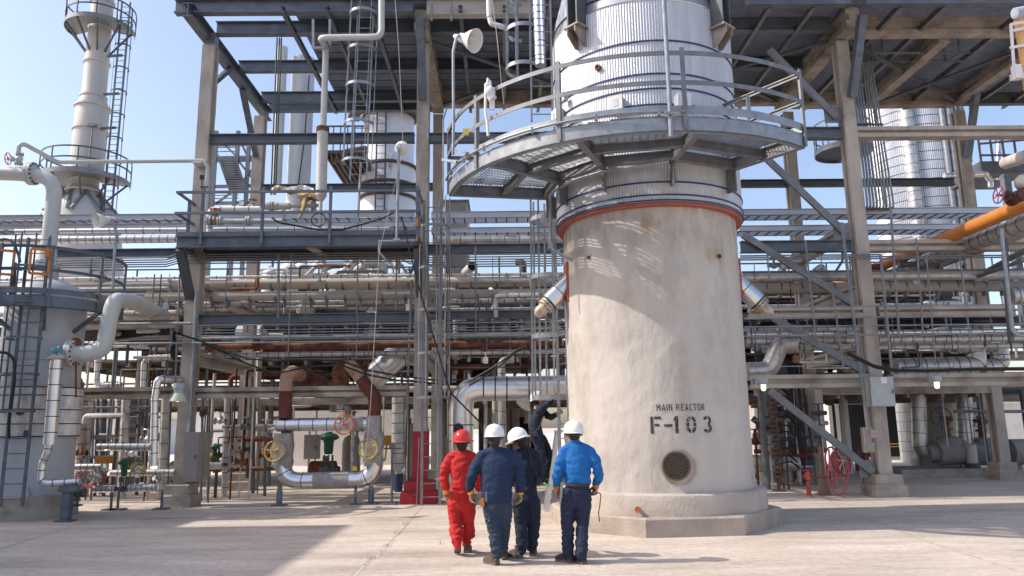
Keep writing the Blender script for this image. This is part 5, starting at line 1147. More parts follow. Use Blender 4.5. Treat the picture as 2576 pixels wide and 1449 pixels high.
mb=MB(); p=at(894,1268,18.3); mb.tube([V((p.x,18.3,0)),V((p.x,18.3,at(894,1085,18.3).z))],.035,10); mb.box2((p.x-.12,18.2,0),(p.x+.12,18.45,.025)); mb.box(at(893,1134,18.28),(.07,.07,.09)); mb.box(at(893,1178,18.28),(.1,.05,.1),None,1); mb.tube([at(868,1127,18.3),at(900,1127,18.3)],.012,6); one('conduit_post',mb,[steel,ylabel],'slim blue-grey conduit post just left of the right yellow handwheel','post')
mb=MB(); p=at(985,1264,18.2); mb.tube([V((p.x,18.2,0)),V((p.x,18.2,at(985,1125,18.2).z))],.03,10); mb.box2((p.x-.14,18.08,0),(p.x+.12,18.32,.04)); mb.cyl(at(980,1123,18.2),at(991,1123,18.2),.075,seg=12); one('conduit_post',mb,steel,'slim blue-grey post with a small round head left of the red footing','post')
t=thing('warning_sign','small yellow sign on a leaning yellow stake behind the skid','sign',at(968,1162,26)); mb=MB(); mb.box(at(974,1108,26),(.28,.02,.34)); obj('plate',mb,yellow,t); mb=MB(); mb.bar(at(968,1160,26),at(974,1112,26),.05,.03,up=V((0,1,0))); obj('stake',mb,yellow,t)
mb=MB(); mb.tube([at(1002,1000,21.8),at(1002,1175,21.8)],.185,18,0,None,.28,1); mb.ball(at(1002,1175,21.8),.185,16,sc=(1,1,.6)); p=at(1003,1180,21.8); mb.cyl(p,V((p.x,p.y,.5)),.09,seg=12); mb.cyl(V((p.x,p.y,.5)),V((p.x,p.y,0)),.12,seg=12,mi=1); one('standing_pipe',mb,[alumw,band],'fat banded upright pipe on a pedestal just left of the red-footed column','pipe')
mb=MB(); mb.box2((at(997,1100,21.6).x,21.59,at(997,1107,21.6).z),(at(1000,1100,21.6).x,21.6,at(997,1094,21.6).z)); one('flow_arrow',mb,black,'black flow arrow painted on the fat banded upright pipe','arrow') if False else None
mb=MB(); mb.lathe([(0,0),(.3,.02),(.33,.06),(.1,.2),(.05,.22)],at(758,1026,24),Z3,20); one('bowl_lamp',mb,wgrey,'dull bowl lamp hanging under the low beam over the U-shaped loop','lamp')
# lit lamps
def well_lamp(x,y,Y,label,gl,kind):
    p=at(x,y,Y); t=thing('wall_lamp',label,'lamp',p); mb=MB()
    if kind=='bell':
        mb.lathe([(0,.36),(.13,.36),(.135,.24),(.12,.22),(.12,.12)],p,seg=24); obj('cap',mb,boxg,t); mb=MB(); mb.lathe([(.12,.13),(.15,.08),(.19,-.01),(.205,-.06),(.2,-.065),(.14,.06),(.09,.1)],p,seg=28); obj('shade',mb,glassc,t)
        mb=MB(); mb.ball(p+V((0,-.02,.0)),.06,14,sc=(.9,.9,1.3)); obj('bulb',mb,gl,t)
    else:
        mb.lathe([(0,.15),(.12,.15),(.125,.03),(.10,0),(0,0)],p,seg=20); mb.box(p+V((-.1,.08,.1)),(.09,.12,.2)); obj('cap',mb,boxg,t); mb=MB(); mb.lathe([(.06,0),(.062,-.1),(.045,-.15),(0,-.165)],p,seg=18); obj('glass_jar',mb,gl,t)
well_lamp(448,1003,18.0,'bell-shaped glass lamp glowing faintly on the left column',glasso,'bell')
well_lamp(1920,967,18.2,'small jar lamp with a greenish glow on the low right beam near the reactor',glasso,'jar')
well_lamp(2356,961,18.2,'small jar lamp with a warm glow on the low beam right of the right column',glassw,'jar')
# ------------------------------------------------------------------ pipework beside the left tower
LY=17.9
def lp_(pts,r,label,matl=alum,bands=.2,bend=.12,Y=LY,name='silver_pipe',bm=None):
    mb=MB(); mb.tube([at(*(p if len(p)==3 else (p[0],p[1],Y))) for p in pts],r,16,0,bend,bands,1); return one(name,mb,[matl,bm or band],label,'pipe')
lp_([(455,955,18.4),(398,953),(390,1000),(387,1172)],.085,'tall banded silver pipe dropping in an elbow left of the left column',bands=.3)
lp_([(246,1125),(380,1124)],.09,'level banded silver pipe joining the tall elbow pipe left of the left column',bands=.17)
lp_([(180,1176),(270,1175)],.085,'short level silver pipe near the tower foot, above the orange valve line',bands=.15)
lp_([(237,1230),(291,1230)],.085,'short capped silver pipe on thin legs nearest the tower',bands=.12)
lp_([(325,1227),(392,1226)],.085,'short capped silver pipe on thin legs nearest the left column',bands=.12)
lp_([(280,1190,18.4),(440,1188,18.4)],.075,'dull level pipe behind the green capped valve',alumw,.3)
lp_([(445,897,20.5),(372,900,20.5),(362,915,20.5),(360,975,20.5)],.075,'banded silver elbow pipe above the low beam, left of the left column',bands=.25)
lp_([(246,900,22),(243,970,22),(305,968,22)],.08,'silver pipe bending level just above the low beam near the tower',bands=.25)
for x,l,y1 in ((250,'nearest the tower',1289),(299,'in the middle',1282),(377,'nearest the left column',1288)):
    p=gz(x,y1); mb=MB(); mb.cyl(V((p.x,LY,0)),V((p.x,LY,at(x,1236 if x!=299 else 1225,LY).z)),.03,seg=10); mb.box2((p.x-.16,LY-.14,0),(p.x+.16,LY+.14,.03)); one('pipe_stand',mb,steel,'thin steel leg with a foot plate under the low silver pipes, '+l,'pipe stand')
t=thing('orange_valve','valve with flat orange cap plate on the silver pipe near the tower','valve',at(262,1170,LY)); mb=MB(); mb.cyl(at(250,1157,LY),at(250,1160,LY)+V((0,-.03,0)),.06,seg=16); mb.box(at(262,1157,LY-.12),(.40,.05,.16)); obj('cap_plate',mb,orange,t); mb=MB(); mb.cyl(at(262,1178,LY-.02),at(262,1148,LY-.02),.085,seg=16); obj('body',mb,alum,t)
gatevalve(at(243,1196,LY),(0,0,1),(-.4,-1,0),.06,alumw,galvd,'grey valve with a small wheel under the orange capped one')
gatevalve(at(150,1183,17.2),(1,0,0),(.2,-.5,1),.05,alumw,rust,'small dirty valve at the left end of the level silver pipe by the tower')
gatevalve(at(350,1180,LY+.2),(1,0,0),(.3,-1,.1),.05,alumw,yellow,'valve with a small yellow wheel near the left column foot',wr=1.3)
gatevalve(at(405,1200,LY+.3),(0,0,1),(0,-1,0),.05,alumw,galvd,'small grey valve right of the yellow-wheeled one at the left column')
t=thing('pressure_gauge','small gauge low beside the yellow-wheeled valve','gauge',at(344,1197,17.6)); mb=MB(); mb.cyl(at(344,1197,17.6),at(344,1197,17.56),.06,seg=16); obj('case',mb,black,t); mb=MB(); mb.cyl(at(344,1197,17.56),at(344,1197,17.555),.05,seg=16); obj('dial',mb,white,t)
t=thing('fire_extinguisher','red fire extinguisher hung behind the left tower','extinguisher',at(150,1175,18.6)); p=at(150,1174,18.6); mb=MB(); mb.lathe([(0,0),(.075,0),(.08,.02),(.08,.36),(.06,.43),(.025,.46),(.02,.5)],p,seg=18); obj('cylinder',mb,redp,t); mb=MB(); mb.box(p+V((.02,0,.51)),(.12,.03,.03)); mb.tube([p+V((.03,0,.5)),p+V((.1,-.02,.42)),p+V((.1,-.02,.15))],.012,6,bend=.05); obj('nozzle_hose',mb,black,t)
mb=MB(); mb.ring(at(214,1206,18.7),V((.6,-1,0)),.22,.02,24,6); mb.ring(at(216,1206,18.75),V((.6,-1,.1)),.17,.02,24,6); one('hose_coil',mb,pinkred,'pinkish red hose coil behind the level silver pipe by the tower','hose')
# bundles of upright pipes in the thicket left of and behind the columns
rnd=random.Random(21)
UP=[(184,1000,178,1245,20.5,.055,rustd),(176,1005,170,1250,20.2,.045,dsteel),(205,1010,200,1190,21.5,.10,beige),(222,1010,218,1180,21.8,.12,alumw),(237,1010,234,1200,20.6,.03,galvd),(247,1010,244,1180,22,.05,steel),(262,1000,259,1200,22.5,.09,steel),(300,1010,296,1150,22.3,.10,alumw),(318,1005,313,1150,21,.12,alumw),(334,1000,330,1180,23,.13,galvd),(352,1010,348,1190,22,.05,steel),(372,1000,368,1210,21.5,.045,galvd),(418,1005,412,1160,20.5,.12,alumw),(430,1010,426,1180,20,.03,steel),(510,1010,505,1262,19.8,.035,galvd),(528,1000,522,1270,19.4,.03,steel),(572,1010,566,1215,21.,.08,alumw),(585,1010,582,1200,21.3,.025,galvd),(640,1005,637,1230,22,.05,steel),(650,1000,648,1240,21.6,.02,galvd),(668,1080,665,1262,21,.04,steel),(1049,1000,1046,1190,21,.03,galvd),(1064,980,1066,1200,20.4,.025,galvd),(1100,1000,1104,1180,24.,.16,beige),(1128,950,1128,1110,22,.03,galvd),(1222,1020,1220,1180,22,.05,alumw),(1245,1010,1243,1170,22.3,.08,beige)]
for (x0,y0,x1,y1,Y,r,m_) in UP:
    p=at(x0,y0-12,Y); q=at(x1,y1,Y); mb=MB(); mb.tube([V((q.x,Y,0)),p],r,10,0,None,.4 if r>.07 else None,1); side='left of the left column' if x0<430 else 'right of the left column' if x0<700 else 'near the red footing'
    kind={rustd:'red-brown',dsteel:'dark',beige:'beige',alumw:'banded silver',galvd:'thin grey' ,steel:'blue-grey'}[m_]
    one('upright_pipe',mb,[m_,bandd],kind+' upright pipe in the shaded thicket '+side,'pipe','upright pipes under the low beams, %s %s'%(kind,side))
for (x0,x1,y,Y,r,m_,l) in ((170,440,1024,21,.03,galvd,'thin pale level line just under the low beam left of the left column'),(560,690,1073,21.2,.05,beige,'level beige pipe behind the left rusty riser'),(600,690,1106,21.4,.06,rust,'short rusty level pipe behind the left yellow wheel'),(495,560,1172,20.6,.10,alumw,'fat level pipe behind the tan cabinet'),(500,700,1180,21.5,.06,rust,'low rusty level pipe behind the stained rear column'),(160,330,1150,21.6,.05,galvd,'level grey pipe in the thicket behind the orange capped valve'),(170,400,1095,22.4,.06,beige,'level beige pipe in the thicket behind the tall elbow pipe'),(940,1010,1128,20.5,.02,dsteel,'thin dark level line at the fat banded upright pipe'),(180,420,1050,22,.04,steel,'level blue-grey pipe in the upper thicket left of the left column')):
    mb=MB(); z=at((x0+x1)/2,y,Y).z; mb.tube([(at(x0,y,Y).x,Y,z),(at(x1,y,Y).x,Y,z)],r,10); one('level_pipe',mb,m_,l,'pipe')
for i in range(44):
    x=rnd.uniform(172,438) if i<26 else rnd.uniform(508,690) if i<38 else rnd.uniform(965,1030); Y=rnd.uniform(19.6,25.5); r=rnd.choice([.02,.025,.035,.05,.08]); m_=rnd.choice([alumw,galvd,dsteel,beige,steel,rustd,galvd]); side='left of the left column' if x<440 else 'right of the left column' if x<700 else 'near the red footing'
    kind={rustd:'red-brown',dsteel:'dark',beige:'beige',alumw:'banded silver',galvd:'thin grey' ,steel:'blue-grey'}[m_]; p=at(x,1000,Y); z0=0 if rnd.random()<.6 else rnd.uniform(.4,1.1); zt=rnd.choice([2.6,2.75,3.4,4.2]); mb=MB(); P=[V((p.x,Y,z0)),V((p.x,Y,zt))]
    if rnd.random()<.35: P.append(V((p.x+rnd.choice([-.5,.5]),Y,zt+.01)))
    mb.tube(P,r,8,0,r*2,.35 if m_ is alumw and r>.06 else None,1); one('upright_pipe',mb,[m_,bandd],kind+' upright pipe in the shaded thicket '+side,'pipe','upright pipes under the low beams, %s %s'%(kind,side))
for i in range(14):
    x0=rnd.uniform(170,330) if i<9 else rnd.uniform(505,560); y=rnd.uniform(1035,1215); Y=rnd.uniform(19.8,24); r=rnd.choice([.02,.03,.045,.06]); m_=rnd.choice([galvd,beige,alumw,rust,dsteel]); side='left of the left column' if i<9 else 'right of the left column'; kind={rust:'rusty',dsteel:'dark',beige:'beige',alumw:'silver',galvd:'thin grey'}[m_]
    a=at(x0,y,Y); b=at(x0+rnd.uniform(60,120),y,Y); mb=MB(); mb.tube([V((a.x,Y,0 if rnd.random()<.4 else a.z-.2)),V((a.x,Y,a.z)),V((b.x,Y,a.z)),V((b.x,Y,a.z-rnd.uniform(.1,.5)))],r,8,0,r*2.2); one('level_pipe',mb,m_,kind+' cranked pipe in the shaded thicket '+side,'pipe','cranked pipes, %s %s'%(kind,side))
# small valves and boxes scattered in the thicket
for i in range(26):
    x=rnd.choice([rnd.uniform(175,430),rnd.uniform(505,690)]); y=rnd.uniform(1050,1215); Y=rnd.uniform(19.5,22.5); sd_='left' if x<440 else 'right'
    m_=rnd.choice([alumw,rust,beige,galvd,dsteel]); mb=MB(); c=at(x,y,Y); s=rnd.uniform(.04,.075)
    mb.ball(c,s*1.5,10); mb.cyl(c-V((s*2.6,0,0)),c+V((s*2.6,0,0)),s,seg=8); mb.cyl(c-V((s*2.6,0,0)),c-V((s*2.2,0,0)),s*1.7,seg=10); mb.cyl(c+V((s*2.2,0,0)),c+V((s*2.6,0,0)),s*1.7,seg=10); mb.cyl(c,c+Z3*s*4,s*.5,seg=8); mb.ring(c+Z3*s*4,Z3,s*1.9,s*.2,16,5)
    if c.z<.35: mb.cyl(c,V((c.x,c.y,0)),s*.5,seg=8)
    one('small_valve',mb,m_,'small hand valve half hidden among the pipes %s of the left column'%sd_,'valve','small valves %s of the left column'%sd_)
# electric horn, little lamp
t=thing('siren_horn','dark-mouthed horn loudspeaker on a post right of the left column','loudspeaker',at(515,1040,19)); mb=MB(); p=at(515,1040,19); mb.lathe([(.03,-.16),(.04,-.05),(.11,.06),(.115,.06),(.09,.03),(.0,-.02)],p,V((-.35,-1,0)),20); obj('horn',mb,dsteel,t); mb=MB(); mb.cyl(p,at(527,1040,19.1),.05,seg=10); obj('mount',mb,rust,t)
# ------------------------------------------------------------------ right-hand yard equipment
# hydrant with hose reel
hp=gz(2036,1249); hy=thing('fire_hydrant','slim red fire hydrant standing right of the reactor base','hydrant',hp)
mb=MB(); mb.lathe([(.085,0),(.085,.02),(.055,.03),(.055,.38),(.085,.40),(.085,.44),(.075,.45),(.08,.52),(.06,.58),(.025,.60),(.02,.64)],hp,seg=18); mb.cyl(hp+V((-.12,0,.62)),hp+V((.12,0,.62)),.02,seg=8); mb.cyl(hp+V((0,0,.48)),hp+V((-.11,-.03,.48)),.04,seg=12); obj('barrel',mb,mat('faded_hydrant_red',(.42,.075,.06),.65,0,.15,5,.1,30),hy)
mb=MB(); q=at(2094,1202,hp.y); mb.tube([hp+V((0,0,.44)),V((q.x,hp.y,.46))],.03,10); obj('outlet_pipe',mb,rust,hy)
rl=thing('hose_reel','red fire hose reel with pale spokes and drooping pink hose beside the hydrant','hose reel',gz(2074,1246))
rp=gz(2074,1246); mb=MB(); mb.tube([rp,V((rp.x,rp.y,1.18))],.045,4,sq=(.1,.07)); mb.add([rp+V(v) for v in((-.16,-.05,0),(.16,-.05,0),(.05,-.05,.45),(-.05,-.05,.45),(-.16,.05,0),(.16,.05,0),(.05,.05,.45),(-.05,.05,.45))],[(0,1,2,3),(7,6,5,4),(0,4,5,1),(1,5,6,2),(2,6,7,3),(3,7,4,0)]); obj('stand',mb,mat('rusty_beige_stand',(.30,.2,.14),.8,0,.2,5),rl)
rc=at(2108,1160,rp.y-.12); ax=V((.62,-.78,.1)).normalized()
mb=MB(); mb.lathe([(.10,-.07),(.24,-.07),(.25,-.05),(.25,.05),(.24,.07),(.10,.07),(.10,-.07)],rc,ax,30); obj('hose_coil',mb,mat('coiled_red_hose',(.42,.12,.14),.7,0,.25,30),rl)
mb=MB(); u=ax.orthogonal().normalized(); b=ax.cross(u); c=rc+ax*.13
mb.ring(c,ax,.35,.022,32,6); mb.ring(rc-ax*.13,ax,.35,.022,32,6); obj('rim',mb,mat('dark_red_rim',(.36,.035,.05),.5,0,.1,4),rl)
mb=MB()
for k in range(8): d=u*cos(k*pi/4)+b*sin(k*pi/4); mb.tube([c,c+d*.34],.012,5)
mb.cyl(rc-ax*.2,c+ax*.05,.03,seg=10); obj('spokes',mb,mat('pale_spokes',(.6,.53,.4),.6),rl)
mb=MB(); L=[(2085,1130),(2087,1165),(2082,1200),(2086,1225),(2100,1240),(2112,1246),(2125,1235),(2132,1210),(2136,1175),(2134,1150)]; mb.tube([at(x,y,rp.y-.28) for x,y in L],.024,8,bend=.2)
L=[(2090,1170),(2094,1205),(2103,1228),(2108,1215),(2098,1180)]; mb.tube([at(x,y,rp.y-.3) for x,y in L],.02,8,bend=.2); L=[(2100,1160),(2106,1200),(2118,1205),(2128,1190),(2130,1165)]; mb.tube([at(x,y,rp.y-.26) for x,y in L],.02,8,bend=.2); obj('hanging_hose',mb,pinkred,rl)
d2=thing('hose_reel','dark hose reel partly hidden behind the right column','hose reel',at(2165,1200,20.5)); mb=MB(); p=at(2162,1166,20.6); mb.ring(p,V((.9,-.4,0)),.36,.035,28,6); mb.ring(p+V((.16,-.05,0)),V((.9,-.4,0)),.34,.03,28,6); mb.cyl(p-V((.1,-.04,0)),p+V((.22,-.09,0)),.2,seg=20); obj('reel',mb,mat('dark_maroon',(.12,.02,.03),.6),d2); mb=MB(); mb.bar(V((p.x+.1,p.y,0)),V((p.x+.1,p.y,p.z)),.08,.06,up=V((1,0,0))); obj('stand',mb,dsteel,d2)  # rims and drum in one very dark maroon
# insulated pump valves
vy=25.2
pad=MB(); a=at(2262,1195,24.4); pad.box2((a.x,24.23,-.1),(at(2490,1190,24.4).x,26.4,.26)); one('equipment_pad',pad,footc,'low concrete pad under the large insulated valves at the right','plinth')
def bigpipe(x,y0,y1,r,Y,label,elbow=None):
    mb=MB(); pts=[at(x,y0,Y),at(x+4,y1,Y)]
    if elbow: pts=[at(x,y0,Y),at(x+4,y1+18,Y),at(x+elbow,y1+20,Y)]
    mb.tube(pts,r,22,0,.45,.42,1); return one('insulated_pipe',mb,[alumw,band],label,'pipe')
bigpipe(2310,975,1120,.235,vy,'banded pipe dropping into an elbow before the left large insulated valve',60)
bigpipe(2424,975,1150,.25,vy+.2,'banded upright pipe between the two large insulated valves')
wrapd=mat('grey_valve_jacket',(.28,.26,.25),.85,0,.15,4,.4,14)
def bigvalve(x,y,Y,label,wx,wy):
    p=at(x,y,Y); t=thing('insulated_valve',label,'valve',V((p.x,Y,.26))); mb=MB(); mb.tube([p-V((.75,0,.02)),p-V((.5,0,.02)),p-V((.48,0,0)),p+V((.45,0,0)),p+V((.47,0,0)),p+V((.75,0,0))],.4,20,rs=[.27,.28,.40,.40,.28,.27]); mb.tube([p,p+Z3*.45,p+Z3*.52],.4,18,rs=[.38,.37,.25]); obj('jacket',mb,wrapd,t)
    mb=MB(); mb.cyl(p+Z3*.5,p+Z3*.75,.10,seg=12); mb.cyl(p+Z3*.72,p+Z3*.80,.17,seg=14); mb.cyl(p+Z3*.8,p+Z3*1.1,.08,seg=10); mb.cyl(p+Z3*1.02,p+Z3*1.15,.2,seg=14); mb.cyl(p+Z3*1.1,at(wx+8,wy,Y-.15),.04,seg=8); obj('yoke',mb,rust,t)
    handwheel(at(wx,wy,Y-.2),V((-.25,-1,0)),.31,dsteel,t,6,.02)
    mb=MB(); mb.cyl(V((p.x-.3,Y,.0)),V((p.x-.3,Y,p.z)),.05,seg=10); mb.cyl(V((p.x+.3,Y,.0)),V((p.x+.3,Y,p.z)),.05,seg=10); obj('legs',mb,steel,t)
bigvalve(2390,1138,vy-.2,'large grey-jacketed valve with a tall dark handwheel, left of the far right column',2368,1049)
bigvalve(2475,1140,vy+.6,'second large grey-jacketed valve in the shade at the far right column',2460,1050)
mb=MB(); p=at(2560,1137,25); mb.cyl(p-V((.3,0,0)),p+V((.45,0,0)),.42,seg=22); mb.cyl(V((p.x,25,0)),p,.08,seg=10); one('jacketed_pipe_end',mb,wrapd,'thick grey-jacketed pipe end at the right edge by the farthest right column','pipe')
mb=MB(); p=gz(2446,1198); mb.cyl(V((p.x,24.6,0)),V((p.x,24.6,.42)),.22,seg=16,mi=1); mb.cyl(V((p.x,24.6,.42)),V((p.x,24.6,1.0)),.16,seg=16); mb.box2((p.x-.4,24.3,0),(p.x+.4,24.9,.04),1); one('pipe_pedestal',mb,[wgrey,dsteel],'short round pedestal with a dark foot between the large valves','pipe stand')
mb=MB(); pc=at(2360,1100,28.5); mb.lathe([(1.0,-.1),(1.0,.35),(.92,.4),(.85,.4),(.85,4.0)],(pc.x,28.5,0),seg=40); one('vessel_skirt',mb,mat('cream_vessel_paint',(.62,.56,.48),.7,0,.06,1),'wide cream vessel skirt on a concrete ring behind the large valves','vessel')
# valve tree with black hoses
vt=thing('valve_tree','rusty stacked valve manifold with black hose loops right of the reactor','manifold',at(1950,1205,20.2)); vx=at(1950,1100,20.2).x; mb=MB(); mb.cyl((vx,20.2,0),(vx,20.2,3.0),.045,seg=10)
for k in range(11):
    z=.35+k*.24; mb.cyl((vx,20.2,z),(vx,20.2,z+.07),.13,seg=14); mb.ball((vx,20.2,z+.14),.085,10)
mb.box2((vx-.14,20.06,0),(vx+.14,20.34,.04)); obj('stack',mb,mat('rusty_manifold',(.14,.09,.075),.7,.2,.3,8,.2,30),vt)
mb=MB(); rnd=random.Random(9)
for k in range(11):
    z=.7+k*.2; e=V((vx+rnd.uniform(.5,.75),20.3+rnd.uniform(-.15,.15),z-.1+rnd.uniform(-.1,.3))); mb.tube([(vx+.1,20.2,z),(vx+.3,20.1,z+rnd.uniform(-.05,.1)),(vx+.55,20.2,z-rnd.uniform(.05,.25)),e,e+V((-.2,.05,.22))],.02,6,bend=.2)
obj('hoses',mb,black,vt)
mb=MB()
for k in range(9): x=vx+.62+k*.05; mb.tube([(x,20.6,3.4),(x+rnd.uniform(-.05,.05),20.5,2.2),(x+rnd.uniform(-.1,.1),20.4,1.0)],.022,6,bend=.3)
one('hose_bundle',mb,black,'curtain of black hoses hanging beside the rusty valve manifold','hoses')
mb=MB(); p=at(1921,1100,20.8); mb.tube([V((p.x,20.8,0)),V((p.x,20.8,3.0))],.09,14); mb.ring(V((p.x+.0,20.5,1.45)),V((0,-1,0)),.26,.015,24,6); one('grey_standpipe',mb,[galvd],'grey standpipe with a thin wheel between the reactor and the valve manifold','pipe')
mb=MB(); p=at(1913,1168,22); mb.cyl(p-V((.6,0,0)),p+V((1.1,0,0)),.2,seg=16); mb.cyl(p+V((1.1,0,-.5)),p+V((1.1,0,.2)),.06,seg=10); mb.cyl(V((p.x,22,0)),p,.06,seg=10); one('ground_pipe',mb,[alumw],'fat low pipe on the ground close behind the reactor base','pipe')
# big silver bends over the low right beam
mb=MB(); mb.tube([at(2250,925,20.6),at(2410,921,20.6),at(2458,918,20.6),at(2450,872,20.6),at(2420,866,20.6)],.26,20,0,.4,.3,1); one('silver_bend',mb,[alumw,band],'left of two dull silver pipe bends over the low right beam','pipe')
mb=MB(); mb.tube([at(2470,925,21.2),at(2520,920,21.2),at(2512,870,21.2),at(2480,864,21.2)],.24,20,0,.35,.3,1); one('silver_bend',mb,[alumw,band],'right of two dull silver pipe bends over the low right beam','pipe')
mb=MB(); mb.tube([at(1880,935,19.6),at(1935,932,19.6),at(1948,900,19.6),at(1960,868,19.6),at(2000,866,19.6)],.24,20,0,.35,.16,1); one('silver_bend',mb,[alumw,alum],'segmented dull silver bend tight against the right side of the reactor','pipe')
# orange pipe running back
oz=at(2390,600,18.6); X=oz.x; Z=oz.z+.05
mb=MB(); mb.tube([(X,11.0,Z),(X,27.2,Z)],.165,20); one('orange_pipe',mb,orange,'long orange pipe running back over the beam at the right edge','pipe')
mb=MB(); mb.tube([(X+.42,11.0,Z-.25),(X+.42,26,Z-.25)],.2,18,0,None,.35,1); one('insulated_pipe',mb,[alumw,bandd],'grey strapped pipe running back beside the orange one','pipe')
mb=MB(); mb.tube([(X+1.1,12,Z-.1),(X+1.1,26,Z-.1)],.12,14); mb.tube([(X+1.5,12,Z-.1),(X+1.5,26,Z-.1)],.10,14); one('beige_pipes',mb,beige,'pair of thin beige pipes running back right of the orange pipe','pipe')
vp=at(2560,495,13.6); gatevalve(vp,(0,1,0),(-1,0,.1),.075,mat('maroon_valve',(.09,.03,.028),.5,.1,.2,5),pinkred,'maroon valve with a pink handwheel above the orange pipe at the right edge',wr=1.)
mb=MB(); mb.ball(vp+V((.15,0,.28)),.16,14); mb.tube([vp+V((.1,0,.1)),vp+V((.6,0,.5)),vp+V((1.2,0,.55))],.1,12,bend=.2); one('relief_valve',mb,beige,'pale domed relief valve at the right edge above the maroon valve','valve')
# short orange vessel with white clamps, top right corner
cg=thing('level_bridle','pale yellow column with white clamps and a blue-grey head in the top right corner','instrument column',at(2565,235,14.5)); cx=at(2574,120,14.5).x
mb=MB(); mb.cyl((cx,14.5,at(2565,235,14.5).z),(cx,14.5,at(2565,50,14.5).z),.10,seg=18); obj('column',mb,mat('pale_orange_paint',(.68,.40,.16),.5),cg)
mb=MB(); mb.cyl((cx-.15,14.4,at(2565,40,14.5).z),(cx+.05,14.4,at(2565,36,14.5).z),.12,seg=14); mb.cyl((cx-.02,14.5,at(2565,55,14.5).z),(cx-.02,14.5,at(2565,30,14.5).z),.06,seg=12); obj('head',mb,mat('pale_blue_head',(.40,.47,.55),.4),cg)
mb=MB()
for y in (62,78,120,192,200): mb.bar(at(2541,y,14.4),at(2590,y-8,14.4),.04,.05)
mb.bar(at(2543,62,14.4),at(2553,202,14.4),.03,.06,up=V((0,1,0))); mb.box(at(2558,182,14.3),(.14,.14,.3)); obj('clamps',mb,white,cg)
# bent handrail at the right edge
mb=MB(); mb.tube([at(2519,575,13.6),at(2523,620,13.6),at(2546,832,13.6),at(2562,844,13.6),at(2640,842,13.6)],.035,10,bend=.12); one('bent_rail',mb,galv,'pale bent handrail hoop hanging at the right edge','handrail')
mb=MB(); mb.tube([at(2530,600,13.7),at(2535,780,13.7),at(2542,860,13.7)],.03,4,sq=(.08,.05)); one('dark_rail',mb,dsteel,'dark flat bar hanging just inside the pale bent handrail at the right edge','bar')
for (x0,y0,x1,y1,Y0,Y1,r,m_,l) in ((2400,1035,2576,1035,24,24,.05,galvd,'level pipe behind the far right column'),(2000,668,2110,668,21,21,.0,alumw,'')):
    if r: mb=MB(); mb.tube([at(x0,y0,Y0),at(x1,y1,Y1)],r,10); one('level_pipe',mb,m_,l,'pipe')
def el(pts,Y,r,label,matl=alumw,bands=.25):
    mb=MB(); mb.tube([at(x,y,Y) for x,y in pts],r,14,0,.15,bands,1); return one('bent_pipe',mb,[matl,band],label,'pipe')
el([(1960,690),(1975,668),(2003,668),(2010,690)],20.4,.09,'small silver pipe bend against the sky right of the reactor')
el([(2040,690),(2068,667),(2078,690)],20.4,.08,'short sloping silver pipe end against the sky right of the reactor')
el([(2098,690),(2120,655),(2118,610)],20.6,.035,'thin bent pipe against the sky beside the right column',galvd,None)
el([(2180,672),(2220,672)],20.6,.09,'short rusty-ended pipe between the right column and the orange pipe',rust,None)
mb=MB(); mb.tube([at(2260,666,20.8),at(2340,664,20.8),at(2365,668,20.8),at(2368,690,20.8)],.08,12,bend=.12); one('bent_pipe',mb,galvd,'grey pipe bending down under the orange pipe','pipe')
mb=MB(); mb.tube([at(2440,705,21),at(2560,640,17.5),at(2620,610,16)],.07,12); mb.tube([at(2405,715,21),at(2560,660,17.5),at(2640,630,16)],.05,12); one('sloping_pipes',mb,galvd,'pair of grey pipes running back under the beam at the right edge','pipe')
mb=MB(); mb.tube([at(2540,745,19),at(2700,730,19)],.22,18,0,None,.25,1); one('insulated_pipe',mb,[alumw,band],'dull strapped pipe end at the right edge above the low beam','pipe')
# shaded thicket of upright lines right of the reactor
rnd=random.Random(61)
for i in range(30):
    x=rnd.uniform(1900,2075) if i<20 else rnd.uniform(2255,2500); Y=rnd.uniform(22,26.5); r=rnd.choice([.025,.035,.05,.08,.11]) if i<20 else rnd.choice([.02,.03,.045]); m_=rnd.choice([alumw,galvd,dsteel,beige,rust,steel,rustd]) if i<20 else rnd.choice([galvd,dsteel,beige,steel]); y1=at(x,1000,Y); nm={alumw:'banded silver',galvd:'thin grey',dsteel:'dark',beige:'beige',rust:'rusty',steel:'blue-grey',rustd:'red-brown'}[m_]; wh='right of the reactor' if i<20 else 'behind the large valves'
    mb=MB(); mb.tube([V((y1.x,Y,0 if rnd.random()<.6 else 1.0)),V((y1.x,Y,2.75))],r,10,0,None,.35 if m_ is alumw and r>.06 else None,1); one('upright_pipe',mb,[m_,bandd],nm+' upright pipe in the shaded thicket '+wh,'pipe','upright pipes under the low beams, %s %s'%(nm,wh))
for i in range(16):
    x=rnd.uniform(1900,2075); y=rnd.uniform(1030,1190); Y=rnd.uniform(20.8,23.5); c=at(x,y,Y); s=rnd.uniform(.05,.09); m_=rnd.choice([rust,dsteel,galvd,alumw,rustd]); mb=MB(); mb.ball(c,s*1.5,10); mb.cyl(c-V((s*3.4,0,0)),c+V((s*3.4,0,0)),s,seg=8); mb.cyl(c,c+Z3*s*4,s*.5,seg=8); mb.ring(c+Z3*s*4,Z3,s*2,s*.22,16,5); mb.cyl(c,V((c.x,c.y,0)),s*.4,seg=8)
    one('small_valve',mb,m_,'small hand valve half hidden among the pipes right of the reactor','valve','small valves right of the reactor')
